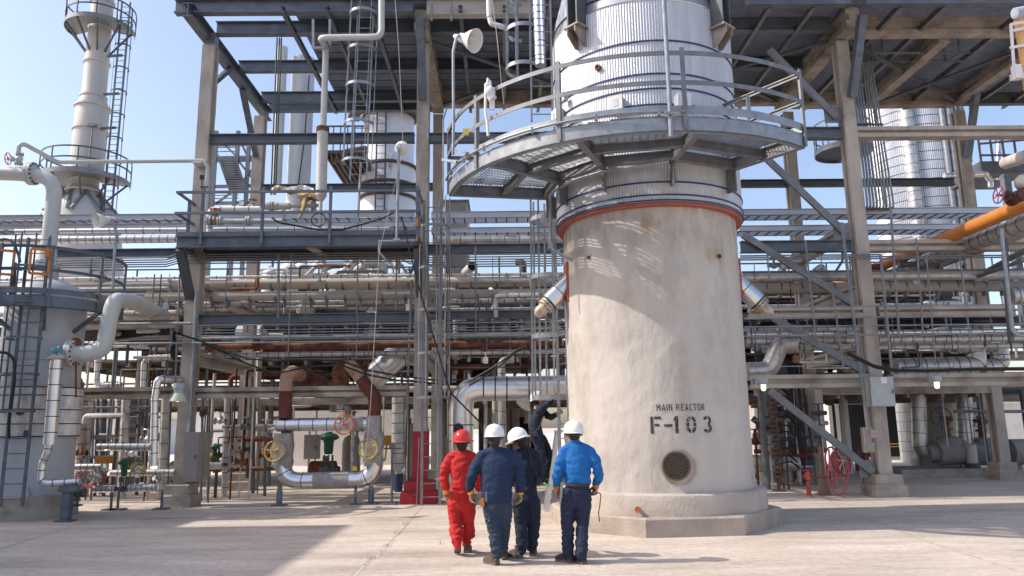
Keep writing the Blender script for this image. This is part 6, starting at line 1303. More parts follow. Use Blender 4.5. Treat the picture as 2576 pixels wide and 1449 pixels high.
for i in range(5):
    x0=1900+i*6; z=.5+.45*i; mb=MB(); a=at(1895,1100,22.3+i*.2); b=at(2075,1100,22.3+i*.2); mb.tube([V((a.x,a.y,z)),V((b.x,a.y,z))],.05+.02*(i%3),10,0,None,.4,1); one('level_pipe',mb,[[alumw,rust,galvd][i%3],bandd],['lowest','second lowest','middle','second highest','highest'][i]+' of five level pipes behind the rusty valve manifold','pipe')
# wall of stacked black cable bundles in the right-hand rack
rnd=random.Random(17)
for (xa,xb,y,Y,l) in ((2195,2540,806,21.2,'black cable bundle in the tray above the broad banded pipes, right of the right column'),(1980,2160,812,21.2,'black cable bundle above the broad banded pipes between reactor and right column'),(2200,2490,902,21.6,'sagging black cable bundle below the broad banded pipes at the right')):
    mb=MB()
    for k in range(11):
        o=rnd.uniform(-9,9); P=[at(xa+(xb-xa)*j/6,y+o+rnd.uniform(-3,3)+(8*sin(pi*j/6) if y>880 else 0),Y+rnd.uniform(-.2,.2)) for j in range(7)]; mb.tube(P,.024,6)
    one('cable_bundle',mb,black,l,'cables')
# ------------------------------------------------------------------ plant and buildings behind
def vcyl(x,y0,y1,r,Y,matl,name,label,cat,seg=40,bands=None,bm=None,rs=None):
    a=at(x,y0,Y); b=at(x,y1,Y); mb=MB(); mb.tube([V((a.x,Y,b.z)),V((a.x,Y,a.z))],r,seg,0,None,bands,1); return one(name,mb,[matl,bm or band],label,cat)
# white flaking vessel
WX=at(978,400,33); wv=thing('flaking_vessel','fat white vessel with flaking paint and rust rings behind the left bay','vessel',(WX.x,33,0))
mb=MB(); zt=at(978,270,33).z; z1=at(978,428,33).z; z0=at(978,640,33).z; mb.lathe([(0,zt+.5),(.9,zt+.3),(1.15,zt),(1.15,z1+.4),(1.25,z1),(1.25,z0)],(WX.x,33,0),seg=48); obj('shell',mb,peel,wv)
brn=mat('brown_ring',(.09,.06,.05),.8,0,.3,5)
for y in (300,428,475,505): z=at(978,y,33).z; r=1.17 if y<420 else 1.27; mb=MB(); mb.lathe([(r,z-.07),(r+.1,z-.05),(r+.1,z+.05),(r,z+.07)],(WX.x,33,0),seg=48); obj('rust_ring',mb,brn,wv)
mb=MB(); ladder((WX.x-.15,31.7,z0+1),(WX.x-.15,31.7,zt),.4,.35,dsteel,.03,.015,mb=mb); obj('ladder',mb,dsteel,wv)
mb=MB(); c=(WX.x,33); arcband(mb,c,1.9,at(978,300,33).z-.1,at(978,300,33).z+.08,R(-180),R(0),20,.5); 
for k in range(9): a=R(-180+k*22.5); mb.bar(pol(c,1.85,a,at(978,300,33).z),pol(c,1.85,a,at(978,300,33).z+1.1),.05,.05,up=V((cos(a),sin(a),0)))
obj('ring_platform',mb,mat('rusty_brown_steel',(.10,.075,.06),.8,0,.2,5),wv)
mb=MB(); p=at(865,400,31); mb.box2((at(832,392,31).x,30,p.z-.1),(at(925,392,31).x,34,p.z+.02),0); z=p.z
for k in range(8): x=at(832,392,31).x+k*.22; mb.box2((x,30,z-.25),(x+.06,34,z-.1))
for k in range(6): x=at(832,392,31).x+k*.3; mb.box2((x,30,z),(x+.04,30.05,z+1.1))
for zz in (.55,1.1): mb.box2((at(832,392,31).x,30.0,z+zz-.03),(at(925,392,31).x,30.05,z+zz+.03))
mb.tube([at(832,400,30.5),at(880,385,30.5),at(920,378,31)],.22,12)
one('brown_gantry',mb,mat('brown_gantry_steel',(.13,.10,.085),.8,0,.25,5),'brown steel gantry with railing left of the flaking white vessel','gantry')
vcyl(764,150,700,.47,29.5,tpaint,'grey_column','tall pale grey column rising behind the left bay','column vessel')
vcyl(712,120,465,.2,29,ggrey,'slim_column','slimmer pale column just left of the tall grey one behind the bay','column vessel',24)
mb=MB(); mb.tube([at(778,190,28.9),at(766,350,28.9),at(747,490,28.9)],.03,6); one('cable',mb,black,'black cable running down the face of the tall grey column','cable')
# distant stair tower
sx=thing('stair_tower','distant grey open stair tower left behind the leftmost column','stair tower',at(590,540,44))
mb=MB()
for x in (545,600,628,652): a=at(x,330,44); mb.bar(V((a.x,44,5)),V((a.x,44,a.z)),.22,.22,up=V((1,0,0)))
for y in (345,365,398,405,470,512): mb.bar(at(530,y,44),at(660,y-3,44),.12,.2)
for (xa,ya,xb,yb) in ((600,470,652,405),(628,405,600,345),(545,512,600,470),(652,470,600,405),(540,340,600,398)): mb.bar(at(xa,ya,44),at(xb,yb,44),.12,.12,up=V((0,1,0)))
obj('frame',mb,galvd,sx); mb=MB()
p=at(553,405,43.2); q=at(578,480,43.2)
for s_ in(0,1.0): mb.bar(p+V((s_,0,0)),q+V((s_,0,0)),.06,.25,up=V((0,1,0)))
for k in range(14): c=p.lerp(q,k/13)+V((.5,0,0)); mb.box(c,(1.0,.3,.05))
for (xa,ya,xb,yb) in ((545,380,572,448),(532,372,600,370),(532,382,600,380),(532,492,600,490),(532,500,600,498)): mb.bar(at(xa,ya,43),at(xb,yb,43),.05,.05)
obj('stairs',mb,galvd,sx)
# silver tower right
towm=mat('silver_tower_cladding',(.60,.61,.63),.38,.75,.1,2,.03,20,(.42,.40,.38),.5,.8,(1,1,.3),thresh=(.5,.75))
TX=at(2316,500,33).x; bt=thing('silver_tower','huge banded silver tower with pipes down its face, behind the frame at right','tower',(TX,33,0))
mb=MB(); vs=[]; N=150*4
for z in (0,24):
    for k in range(N): vs.append(V((TX+(1.95+.012*cos(2*pi*k/4))*cos(2*pi*k/N),33+(1.95+.012*cos(2*pi*k/4))*sin(2*pi*k/N),z)))
mb.add(vs,[(k,(k+1)%N,N+(k+1)%N,N+k) for k in range(N)])
mb.add([V((TX+1.94*cos(2*pi*k/60),33+1.94*sin(2*pi*k/60),24)) for k in range(60)],[tuple(range(60))])
z=.5
while z<24: mb.lathe([(1.95,z-.009),(1.97,z-.008),(1.97,z+.008),(1.95,z+.009)],(TX,33,0),seg=60,mi=1); z+=.42
obj('cladding',mb,[towm,bandd],bt)
for dx,r,yy in ((-1.25,.28,31.25),(.15,.13,30.9),(.45,.16,30.9),(.8,.08,30.95),(1.15,.16,31.15)):
    mb=MB(); mb.tube([(TX+dx,yy,3.0),(TX+dx,yy,22)],r,16,0,None,.42 if r>.15 else None,1); obj('downcomer',mb,[alumw if r>.2 else galv,bandd],bt)
rp_=thing('round_gallery','round dark grating gallery with railing left of the silver tower','platform',at(2120,390,29.5)); c0=at(2120,372,30.2); c=(c0.x,30.2); z=at(2120,380,30.2).z
mb=MB(); arcband(mb,c,1.15,z-.15,z+.08,R(-180),R(180),36,.04)
for k in range(30): y=-1.1+k*.075; h=sqrt(max(0,1.15**2-y*y)); mb.bar((c[0]-h,c[1]+y,z),(c[0]+h,c[1]+y,z),.02,.05)
obj('grating',mb,dsteel,rp_); mb=MB()
for k in range(10): a=2*pi*k/10; mb.bar(pol(c,1.13,a,z),pol(c,1.13,a,z+1.15),.05,.05,up=V((cos(a),sin(a),0)))
for f in (.6,1.15): arcband(mb,c,1.13,z+f-.03,z+f+.03,R(-180),R(180),36,.03)
obj('handrail',mb,dsteel,rp_)
gl=thing('side_gallery','dark steel gallery with curved railing right of the far column, upper right','platform',at(2500,440,27)); a=at(2445,445,27); b=at(2562,400,27); z=at(2500,420,27).z
mb=MB(); mb.box2((a.x,26.4,z-.45),(at(2560,420,27).x,28.4,z+.02)); obj('floor_frame',mb,dsteel,gl); mb=MB()
for x in (2445,2470,2500,2530,2560): p=at(x,420,26.45); mb.bar(V((p.x,26.45,z)),V((p.x,26.45,z+1.2)),.06,.06,up=V((1,0,0)))
for f in (.25,.7,1.2): mb.bar((a.x,26.4,z+f),(at(2563,420,27).x,26.4,z+f+.15*(f>.5)),.05,.07)
obj('handrail',mb,dsteel,gl)
mb=MB(); mb.tube([at(2375,442,25.5),at(2480,438,25.5),at(2492,455,25.5),at(2492,470,25.5)],.10,12,bend=.12,bands=.4); one('silver_pipe',mb,[alum,band],'short silver pipe sticking out right of the far column under the dark gallery','pipe')
mb=MB(); mb.tube([at(2510,450,27),at(2513,350,27),at(2500,348,27)],.1,12,bend=.1,bands=.4); one('silver_pipe',mb,[alum,band],'little upright silver pipe on the dark gallery at upper right','pipe')
mb=MB(); p=at(2540,530,26); mb.bar(V((p.x,26,3)),V((p.x,26,at(2535,440,26).z)),.25,.25,up=V((1,0,0))); one('steel_post',mb,steel,'dark steel post under the side gallery at the right edge','post')
mb=MB(); mb.tube([at(2620,380,22),at(2530,410,26)],.22,14); one('buff_pipe',mb,beige,'buff sloping pipe at the right edge beside the dark gallery','pipe')
# ---- low buildings and walls behind the rack
def building(name,x0,x1,ytop,Y,dd,label,matl,cat='building',openings=(),base=0.0):
    a=at(x0,ytop,Y); b=at(x1,ytop,Y); t=thing(name,label,cat,((a.x+b.x)/2,Y,0)); mb=MB(); mb.box2((a.x,Y,-.1),(b.x,Y+dd,a.z)); obj('walls',mb,matl,t)
    mb=MB(); mb.box2((a.x-.15,Y-.15,a.z),(b.x+.15,Y+dd,a.z+.12)); obj('roof',mb,wgrey,t)
    for (ox0,oy0,ox1,oy1,m_,nm) in openings:
        p=at(ox0,oy0,Y-.03); q=at(ox1,oy1,Y-.03); mb=MB(); mb.box2((p.x,Y-.04,max(0,q.z)),(q.x,Y-.003,p.z)); obj(nm,mb,m_,t)
    return t
lil=mat('lilac_door_paint',(.50,.46,.50),.6)
shut=mat('ribbed_shutter',(.50,.50,.50),.5,.2,.08,2)
building('white_building',635,1012,1010,38,9,'long low whitewashed building behind the U-shaped loop',wall,openings=((650,1105,672,1165,shut,'window'),(905,1060,935,1092,lil,'door')))
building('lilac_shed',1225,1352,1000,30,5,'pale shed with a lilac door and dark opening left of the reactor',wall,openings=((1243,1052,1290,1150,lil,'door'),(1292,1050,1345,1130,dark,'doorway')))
building('left_shed',455,610,1035,42,8,'low white shed far behind the leftmost columns',white,openings=((560,1090,600,1150,shut,'window'),))
building('far_hall',150,420,1060,60,10,'far pale hall glimpsed through the pipe thicket left',wall)
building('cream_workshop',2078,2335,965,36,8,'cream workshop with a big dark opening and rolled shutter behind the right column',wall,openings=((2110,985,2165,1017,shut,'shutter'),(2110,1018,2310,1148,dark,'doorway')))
building('right_hall',2440,2900,1020,45,10,'pale hall at the far right behind the valves',wall)
building('back_hall',1895,2075,1000,50,8,'dull building low between reactor and right column',mat('dull_taupe_wall',(.33,.29,.26),.85,0,.1,1))
mb=MB()
for z in (.72,.95): mb.tube([at(2200,1125-(z-.72)*30,34),at(2305,1122-(z-.72)*30,34)],.02,6)
one('caution_tape',mb,yellow,'two yellow caution tapes across the dark workshop opening','tape')
rnd=random.Random(31)
mb=MB()
for k in range(14): x=rnd.uniform(2140,2300); p=at(x,1140,35.5); h=rnd.uniform(.5,1.6); mb.cyl(V((p.x,35.5,0)),V((p.x,35.5,h)),rnd.uniform(.08,.2),seg=10)
one('gas_bottles',mb,dsteel,'dark bottles and drums inside the workshop opening','bottles',) if False else None
# white round tank and exchangers glimpsed behind the rack
vcyl(560,1060,1190,2.2,52,white,'storage_tank','low white round tank far behind the left column','tank')
for (x,y,Y,r,l,m_,label) in ((1290,768,26,.42,2.6,white,'white drum above the blue-grey beam left of the reactor'),(728,690,27,.35,.8,white,'small white dome above the beige pipes, left of the pair'),(757,690,27.5,.35,.8,white,'small white dome above the beige pipes, right of the pair'),(1180,678,26,.17,1.2,ggrey,'grey pipe end with a dark mouth against the sky'),(770,775,25,.32,1.,beige,'beige rounded drum end over the blue-black beam')):
    p=at(x,y,Y); t=thing('drum',label,'drum',p-Z3*r); mb=MB(); d=V((.25,-1,0)).normalized() if l<2 else V((1,.1,0)); mb.cyl(p-d*l/2,p+d*l/2,r,seg=24); mb.ball(p+d*l/2,r,16,0,(1,1,1)) if l<1.1 else None; obj('shell',mb,m_,t)
    if 'mouth' in label: mb=MB(); mb.cyl(p+d*l/2,p+d*(l/2+.005),r*.92,seg=24); obj('mouth',mb,dark,t)
    mb=MB(); mb.cyl(p-Z3*r*1.5,p,r*.25,seg=10); obj('support',mb,galvd,t)
for x,l in ((1162,'first'),(1213,'second'),(1270,'third'),(1385,'fourth')):
    vcyl(x,800,834,.16,25.5,white,'white_canister',l+' white canister from the left, in a row under the beam left of the reactor','canister',20)
bground=mat('brown_floor_plate',(.2,.165,.14),.85,0,.25,3)
# dark second rack: beams, crossing pipes and uprights, the dense shaded plant behind the front rows
X_=[-13,-7.8,-2,3.6,9.5,15.2,21]
for i,x in enumerate(X_):
    for Yc in (27.5,):
        t=thing('rack_post',('brown steel post of the shaded rear pipe rack'),'post',(x,Yc,0),'posts of the rear rack'); mb=MB(); mb.ibeam((x,Yc,0),(x,Yc,7.0),.3,.3,.03,up=V((0,1,0))); obj('post',mb,concd,t)
for z,m_,l in ((2.6,concd,'lowest level beam of the shaded rear pipe rack'),(4.1,concd,'second level beam of the shaded rear pipe rack'),(5.4,dsteel,'third level beam of the shaded rear pipe rack'),(6.9,dsteel,'top level beam of the shaded rear pipe rack')):
    mb=MB(); mb.ibeam((-22,27.4,z),(24,27.4,z),.25,.34,.03); one('rack_beam',mb,m_,l,'beam','rear rack beams')
rnd=random.Random(77); MS=[alumw,rust,beige,galvd,dsteel,alumw,beige,rustd]; NM={alumw:'dull silver',rust:'rusty',beige:'beige',galvd:'grey',dsteel:'dark',rustd:'red-brown',white:'white'}
for i in range(40):
    z=rnd.choice([2.9,3.1,4.35,4.5,4.7,5.65,5.8,3.6]) + rnd.uniform(-.08,.12); Y=rnd.uniform(24.2,27.2); r=rnd.choice([.04,.06,.08,.1,.14]); m_=rnd.choice(MS)
    a=rnd.choice([-20,-12,-8,-2]); b=a+rnd.choice([6,10,12,18]); mb=MB(); P=[V((a,Y,z)),V((b,Y,z))]
    if rnd.random()<.6: P.append(V((b+.0,Y,z-rnd.uniform(.8,2.4))))
    mb.tube(P,r,10,0,r*2.2,.35 if m_ is alumw and r>.05 else None,1); one('rack_pipe',mb,[m_,bandd],NM[m_]+' pipe running through the shaded rear rack','pipe','%s pipes in the rear rack'%NM[m_])
for i in range(26):
    z=rnd.choice([2.9,3.2,4.4,4.7,5.7]) + rnd.uniform(-.08,.12); Y=rnd.uniform(24.2,27.2); r=rnd.choice([.05,.08,.12,.16]); m_=rnd.choice(MS)
    a=rnd.choice([4.5,6,8,12]); b=a+rnd.choice([6,8,12]); mb=MB(); P=[V((a,Y,z)),V((b,Y,z))]
    if rnd.random()<.5: P.append(V((b,Y,max(.3,z-rnd.uniform(.8,2.4)))))
    mb.tube(P,r,10,0,r*2.2,.35 if m_ is alumw and r>.05 else None,1); one('rack_pipe',mb,[m_,bandd],NM[m_]+' pipe running through the shaded rear rack','pipe','%s pipes in the rear rack'%NM[m_])
for i in range(56):
    x=rnd.choice([rnd.uniform(-13,-2),rnd.uniform(-2,1),rnd.uniform(5.5,16)]); Y=rnd.uniform(23.8,31); z0=rnd.choice([0,0,2.7,3.5]); h=rnd.uniform(1.5,4.0); r=rnd.choice([.03,.04,.06,.09,.13]); m_=rnd.choice(MS+[white]); mb=MB()
    mb.tube([V((x,Y,z0)),V((x,Y,z0+h)),V((x+rnd.uniform(-.8,.8),Y+.1,z0+h+.02))],r,10,0,r*2,.4 if m_ is alumw and r>.05 else None,1); one('riser',mb,[m_,bandd],NM[m_]+' riser pipe standing in the shaded rear rack','pipe','%s risers in the rear rack'%NM[m_])
for i in range(22):
    x=rnd.choice([rnd.uniform(-13,-2),rnd.uniform(5.5,15)]); Y=rnd.uniform(24,28); z=rnd.choice([2.95,4.45,5.75,.0]); s=rnd.uniform(.15,.38); m_=rnd.choice([dsteel,rust,alumw,boxg,white,beige]); t=thing('rack_drum','%s drum and motor housing in the shaded rear rack'%({boxg:'pale grey'}.get(m_) or NM[m_]),'machine',(x,Y,z),'%s machines in the rear rack'%({boxg:'pale grey'}.get(m_) or NM[m_]))
    mb=MB(); mb.cyl((x-s*1.3,Y,z+s*1.1),(x+s*1.1,Y,z+s*1.1),s,seg=16); mb.cyl((x+s*1.1,Y,z+s*1.1),(x+s*1.5,Y,z+s*1.1),s*.5,seg=12); obj('housing',mb,m_,t); mb=MB(); mb.box2((x-s,Y-s*.7,z),(x+s,Y+s*.7,z+s*.4)); obj('base',mb,dsteel,t)
# upper part of the rear plant, level with the small valve walkway
a=at(1118,508,40); b=at(1176,690,40); t=thing('ribbed_shaft','grey ribbed tall block against the sky just right of the red-footed column','building',((a.x+b.x)/2,40,0)); mb=MB(); mb.box2((a.x,40,-.1),(b.x,43,a.z)); 
for k in range(9): x=a.x+(b.x-a.x)*(k+.5)/9; mb.box2((x-.03,39.94,0),(x+.03,39.999,a.z-.05))
obj('walls',mb,mat('ribbed_taupe_sheet',(.27,.25,.24),.7,.1,.1,2),t); mb=MB(); mb.box2((a.x-.1,39.9,a.z),(b.x+.1,43.1,a.z+.1)); obj('roof',mb,dsteel,t)
rnd=random.Random(41); WM=[white,ggrey,alum,wgrey,peel,galvd]; WN={white:'white',ggrey:'pale grey',alum:'silver',wgrey:'warm grey',peel:'flaky white',galvd:'grey'}
for i in range(24):
    x=rnd.uniform(-8.4,-2.6); Y=rnd.uniform(25.5,30); z0=6.36; h=rnd.uniform(.7,1.9); r=rnd.choice([.05,.07,.1,.14]); m_=rnd.choice(WM); mb=MB(); e=rnd.choice([-1,1])
    mb.tube([V((x,Y,z0)),V((x,Y,z0+h)),V((x+e*rnd.uniform(.5,1.4),Y,z0+h)),V((x+e*1.4,Y,z0+h-rnd.uniform(.2,.6)))],r,10,0,r*2.2,.4 if m_ is alum else None,1); one('overhead_pipe',mb,[m_,bandd],WN[m_]+' goose-necked pipe on top of the rear rack','pipe','%s goose-necked pipes on top of the rear rack'%WN[m_])
for i in range(16):
    x=rnd.uniform(-8.2,-2.6); Y=rnd.uniform(25.5,29); r=rnd.uniform(.18,.34); m_=rnd.choice([white,ggrey,peel,wgrey]); h=rnd.uniform(.35,.8); t=thing('dome_tank','%s round topped drum on top of the rear rack'%WN[m_],'drum',(x,Y,6.36),'%s drums on top of the rear rack'%WN[m_]); mb=MB(); mb.lathe([(r,0),(r,h),(r*.8,h+r*.4),(r*.35,h+r*.62),(0,h+r*.66)],(x,Y,6.36),seg=20); obj('shell',mb,m_,t); mb=MB(); mb.cyl((x,Y,6.36+h+r*.6),(x,Y,6.36+h+r*1.1),r*.2,seg=8); obj('nozzle',mb,dsteel,t)
for i in range(10):
    x=rnd.uniform(-8.2,-2.6); Y=rnd.uniform(25,27); mb=MB(); p=V((x,Y,6.36)); q=V((x+rnd.uniform(-1.6,1.6),Y,6.36+rnd.uniform(1.,2.2))); mb.bar(p,q,.1,.12,up=V((0,1,0))); one('rack_brace',mb,conc if i%2 else galvd,('concrete coloured' if i%2 else 'grey')+' diagonal stay on top of the rear rack','brace','%s stays on the rear rack'%('buff' if i%2 else 'grey'))
# decks and bulk of the rear plant that fill the gaps
for z,y0,y1,l in ((2.75,24.6,31,'lowest'),(4.05,24.4,32,'second'),(5.3,25,32,'third'),(6.35,26,33,'top')):
    for xa,xb,s_ in ((-14.5,1.6,'left of the reactor'),(5.2,15.6,'right of the reactor')):
        t=thing('rack_walkway',l+' dark brown floor level of the rear rack, '+s_,'platform',((xa+xb)/2,28,z)); mb=MB(); mb.box2((xa,y0,z-.06),(xb,y1,z)); obj('floor',mb,bground,t); mb=MB()
        x=xa
        while x<xb: mb.box2((x,y0,z-.22),(x+.1,y1,z-.0602)); x+=1.15
        obj('floor_beams',mb,concd,t); mb=MB()
        for k in range(int((xb-xa)/1.6)+1): mb.box2((xa+k*1.6,y0,z),(xa+k*1.6+.045,y0+.045,z+1.05))
        for f in (.55,1.05): mb.box2((xa,y0+.045,z+f-.025),(xb,y0+.075,z+f+.025))
        obj('railing',mb,dsteel,t)
rnd=random.Random(5)
for i in range(34):
    s_=rnd.random()<.62; xa=rnd.uniform(-14,-3) if s_ else rnd.uniform(5,10); L=rnd.uniform(2.5,7); z=rnd.choice([2.8,4.1,5.35,6.4])+rnd.uniform(.1,.7); Y=rnd.uniform(25.5,31); r=rnd.uniform(.07,.26); m_=rnd.choice([beige,alumw,alumw,rust,galvd,wgrey,dsteel])
    mb=MB(); P=[V((xa,Y,z)),V((min(xa+L,1.5) if s_ else min(xa+L,15.5),Y,z))]
    if rnd.random()<.5: P.append(P[-1]+V((0,.0,-rnd.uniform(.5,1.4))))
    mb.tube(P,r,12,0,r*1.8,.4 if m_ is alumw else None,1); nm=NM.get(m_,'warm grey'); one('rack_pipe',mb,[m_,bandd],nm+' pipe running deep in the rear plant','pipe','%s pipes deep in the rear plant'%nm)
for i in range(30):
    s_=rnd.random()<.62; x=rnd.uniform(-14,.5) if s_ else rnd.uniform(5.5,15); Y=rnd.uniform(26,32); z=rnd.choice([0,2.76,4.06,5.31]); h=rnd.uniform(.7,1.2) if z else rnd.uniform(1.2,2.4); r=rnd.uniform(.18,.5); m_=rnd.choice([beige,alumw,white,wgrey,dsteel,rust,concd]); nm=NM.get(m_,'warm grey' if m_ is wgrey else 'brown')
    t=thing('rack_vessel',nm+' upright vessel standing deep in the rear plant','vessel',(x,Y,z),'%s vessels deep in the rear plant'%nm); mb=MB(); mb.lathe([(r*.8,0),(r,.05),(r,h*.8),(r*.8,h*.93),(r*.3,h),(0,h)],(x,Y,z),seg=20); obj('shell',mb,m_,t); mb=MB(); mb.cyl((x,Y,z+h),(x,Y,z+h+.25),r*.2,seg=8); mb.cyl((x,Y,z+h+.2),(x,Y,z+h+.25),r*.35,seg=10); obj('nozzle',mb,dsteel,t)
# building outside the frame to the left: its shadow lies on the paving
tk=thing('offsite_building','plain ribbed control building standing left of the yard','building',(-24,5,0)); mb=MB(); mb.box2((-34,-14,-.1),(-18.05,13.6,14)); obj('walls',mb,wall,tk); mb=MB(); mb.box2((-34.2,-14.2,14),(-18.0,13.62,14.15)); obj('roof',mb,wgrey,tk); mb=MB(); mb.box2((-34,13.63,-.1),(-18.1,16.0,11.2)); obj('annex_walls',mb,wall,tk)
# ------------------------------------------------------------------ people
def remeshed(mb, voxel, smooth=4, fac=.5):
    me=bpy.data.meshes.new('tmp'); me.from_pydata([tuple(p) for p in mb.v],[],mb.f)
    bm=bmesh.new(); bm.from_mesh(me); bmesh.ops.remove_doubles(bm,verts=bm.verts,dist=1e-5); bmesh.ops.recalc_face_normals(bm,faces=bm.faces); bm.to_mesh(me); bm.free()
    o=bpy.data.objects.new('tmp',me); S.collection.objects.link(o); md=o.modifiers.new('r','REMESH'); md.mode='VOXEL'; md.voxel_size=voxel
    dg=bpy.context.evaluated_depsgraph_get(); dg.update(); me2=bpy.data.meshes.new_from_object(o.evaluated_get(dg))
    bpy.data.objects.remove(o); bpy.data.meshes.remove(me)
    bm=bmesh.new(); bm.from_mesh(me2)
    for _ in range(smooth): bmesh.ops.smooth_vert(bm,verts=bm.verts,factor=fac,use_axis_x=True,use_axis_y=True,use_axis_z=True)
    bm.normal_update(); return bm,me2
def soft(name,mb,matl,parent,voxel=.012,smooth=4,fold=None,seed=0):
    bm,me=remeshed(mb,voxel,smooth)
    if fold:
        amp,sx,sz,zones=fold; off=V((seed*3.7,seed*1.3,seed*5.1))
        for v in bm.verts:
            p=v.co; k=.35
            for (c,r,wgt) in zones:
                d=(p-c).length; k+=wgt*max(0,1-d/r)
            n1=noise.noise(V((p.x*sx,p.y*sx,p.z*sz))+off); n2=noise.noise(V((p.x*sx*.7+p.z*sz*.6,p.y*sx,p.z*sz*.7-p.x*sx))+off*2)
            f=(1-abs(n1)*2.2)+.6*(1-abs(n2)*2.2); v.co=p+v.normal*amp*k*(f-.7)
        bmesh.ops.smooth_vert(bm,verts=bm.verts,factor=.3,use_axis_x=True,use_axis_y=True,use_axis_z=True)
    off=V(parent['_o'])
    for v in bm.verts: v.co-=off
    bm.to_mesh(me); bm.free(); me.name=name
    me.materials.clear(); me.materials.append(matl); me.polygons.foreach_set('use_smooth',[True]*len(me.polygons))
    o=bpy.data.objects.new(name,me); S.collection.objects.link(o); o.parent=parent; o['_o']=tuple(off); return o
def chain(mb,pts,rs,seg=12):
    P=[V(p) for p in pts]
    for (a,b),(ra,rb) in zip(zip(P,P[1:]),zip(rs,rs[1:])): mb.tube([a,b],.1,seg,rs=[ra,rb])
    for p,r in zip(P,rs): mb.ball(p,r*.995,12)
def leg(mb,hip,thigh,knee,ank,rs,bulge=V((0,0,0))):
    chain(mb,[hip,thigh,knee,knee.lerp(ank,.45)+bulge+V((0,-.012,0)),knee.lerp(ank,.78)+V((0,-.012,0)),ank],rs)
def loft(mb,secs,seg=20):
    """elliptical sections (centre, half width, half depth, yaw)"""
    vs=[]
    for c,rx,ry,yw in secs:
        for k in range(seg):
            t=2*pi*k/seg; x=rx*cos(t); y=ry*sin(t); vs.append(V(c)+V((x*cos(yw)-y*sin(yw),x*sin(yw)+y*cos(yw),0)))
    n=len(secs); mb.add(vs,[(i*seg+k,i*seg+(k+1)%seg,(i+1)*seg+(k+1)%seg,(i+1)*seg+k) for i in range(n-1) for k in range(seg)]+[tuple(range(seg))[::-1],tuple((n-1)*seg+k for k in range(seg))])
def fabric(name,col,rough=.85,var=.12):
    return mat(name,col,rough,0,var,7,.9,17,tuple(c*.7 for c in col),.6,6,thresh=(.5,.75))
skin=mat('skin',(.50,.27,.18),.55,0,.08,20); skin2=mat('tanned_skin',(.36,.17,.11),.55,0,.08,20)
hairb=mat('dark_brown_hair',(.035,.02,.014),.6,0,.3,60,.6,150); hairk=mat('black_hair',(.010,.009,.009),.5,0,.3,60,.6,150)
f_red=fabric('red_coverall_cloth',(.55,.022,.02)); f_navy=fabric('navy_sweater_cloth',(.010,.027,.075)); f_jean=fabric('blue_work_denim',(.028,.044,.082)); f_dark=fabric('dark_navy_cloth',(.012,.020,.042)); f_blue=fabric('royal_blue_shirt',(.008,.135,.42)); f_trou=fabric('navy_trousers',(.016,.024,.058))
hatw=mat('white_hard_hat',(.82,.82,.80),.28,0,.02,5); hatr=mat('red_hard_hat',(.68,.045,.035),.25,0,.04,5)
bootb=mat('dusty_brown_leather',(.10,.075,.06),.8,0,.25,20,.2,60); bootk=mat('dark_leather',(.045,.035,.03),.75,0,.25,20,.2,60); sole=mat('worn_sole',(.16,.13,.11),.9,0,.2,15)
glt=mat('tan_work_glove',(.36,.27,.19),.85,0,.25,18,.3,90); glo=mat('orange_glove_cuff',(.60,.17,.03),.8,0,.15,18); gly=mat('yellow_glove_cuff',(.70,.36,.04),.8,0,.15,18); gld=mat('dark_glove',(.09,.06,.045),.85,0,.25,18,.3,90)
def hand_mesh(mb,w_,d,side,palm,s=1.0,curl=.5,fr=.0105):
    """five-fingered hand: wrist w_, pointing along d, thumb towards side, palm facing palm"""
    d=V(d).normalized(); side=(V(side)-d*V(side).dot(d)).normalized(); pn=d.cross(side)
    if pn.dot(V(palm))<0: pn=-pn
    w_=V(w_); k=w_+d*.095*s
    loft_pts=[(w_,.026,.02),(w_+d*.03*s,.034,.018),(w_+d*.07*s,.042,.017),(k,.042,.014)]
    vs=[];n=12
    for c,a,b in loft_pts:
        for j in range(n): t=2*pi*j/n; vs.append(c+side*a*s*cos(t)+pn*b*s*sin(t))
    mb.add(vs,[(i*n+j,i*n+(j+1)%n,(i+1)*n+(j+1)%n,(i+1)*n+j) for i in range(3) for j in range(n)]+[tuple(range(n))[::-1],tuple(3*n+j for j in range(n))])
    for q,(o,L) in enumerate(((.032,.072),(.011,.082),(-.011,.077),(-.032,.060))):
        b0=k+side*o*s-d*.008; P=[b0]; dd=d.copy(); c=curl*(1+.12*q)
        for f in (.45,.32,.25):
            ang=c*.9; dd=(dd*cos(ang)+pn*sin(ang)).normalized(); P.append(P[-1]+dd*L*s*f)
        chain(mb,P,[fr*s*1.05,fr*s,fr*s*.93,fr*s*.82],8)
    t0=w_+d*.03*s+side*.03*s; P=[t0,t0+(side*.6+d*.6+pn*.3).normalized()*.04*s,t0+(side*.6+d*.6+pn*.3).normalized()*.04*s+(d*.9+pn*.5).normalized()*.035*s,t0+(side*.6+d*.6+pn*.3).normalized()*.04*s+(d*.8+pn*.8).normalized()*.06*s]
    chain(mb,P,[fr*1.3*s,fr*1.15*s,fr*s,fr*.85*s],8)
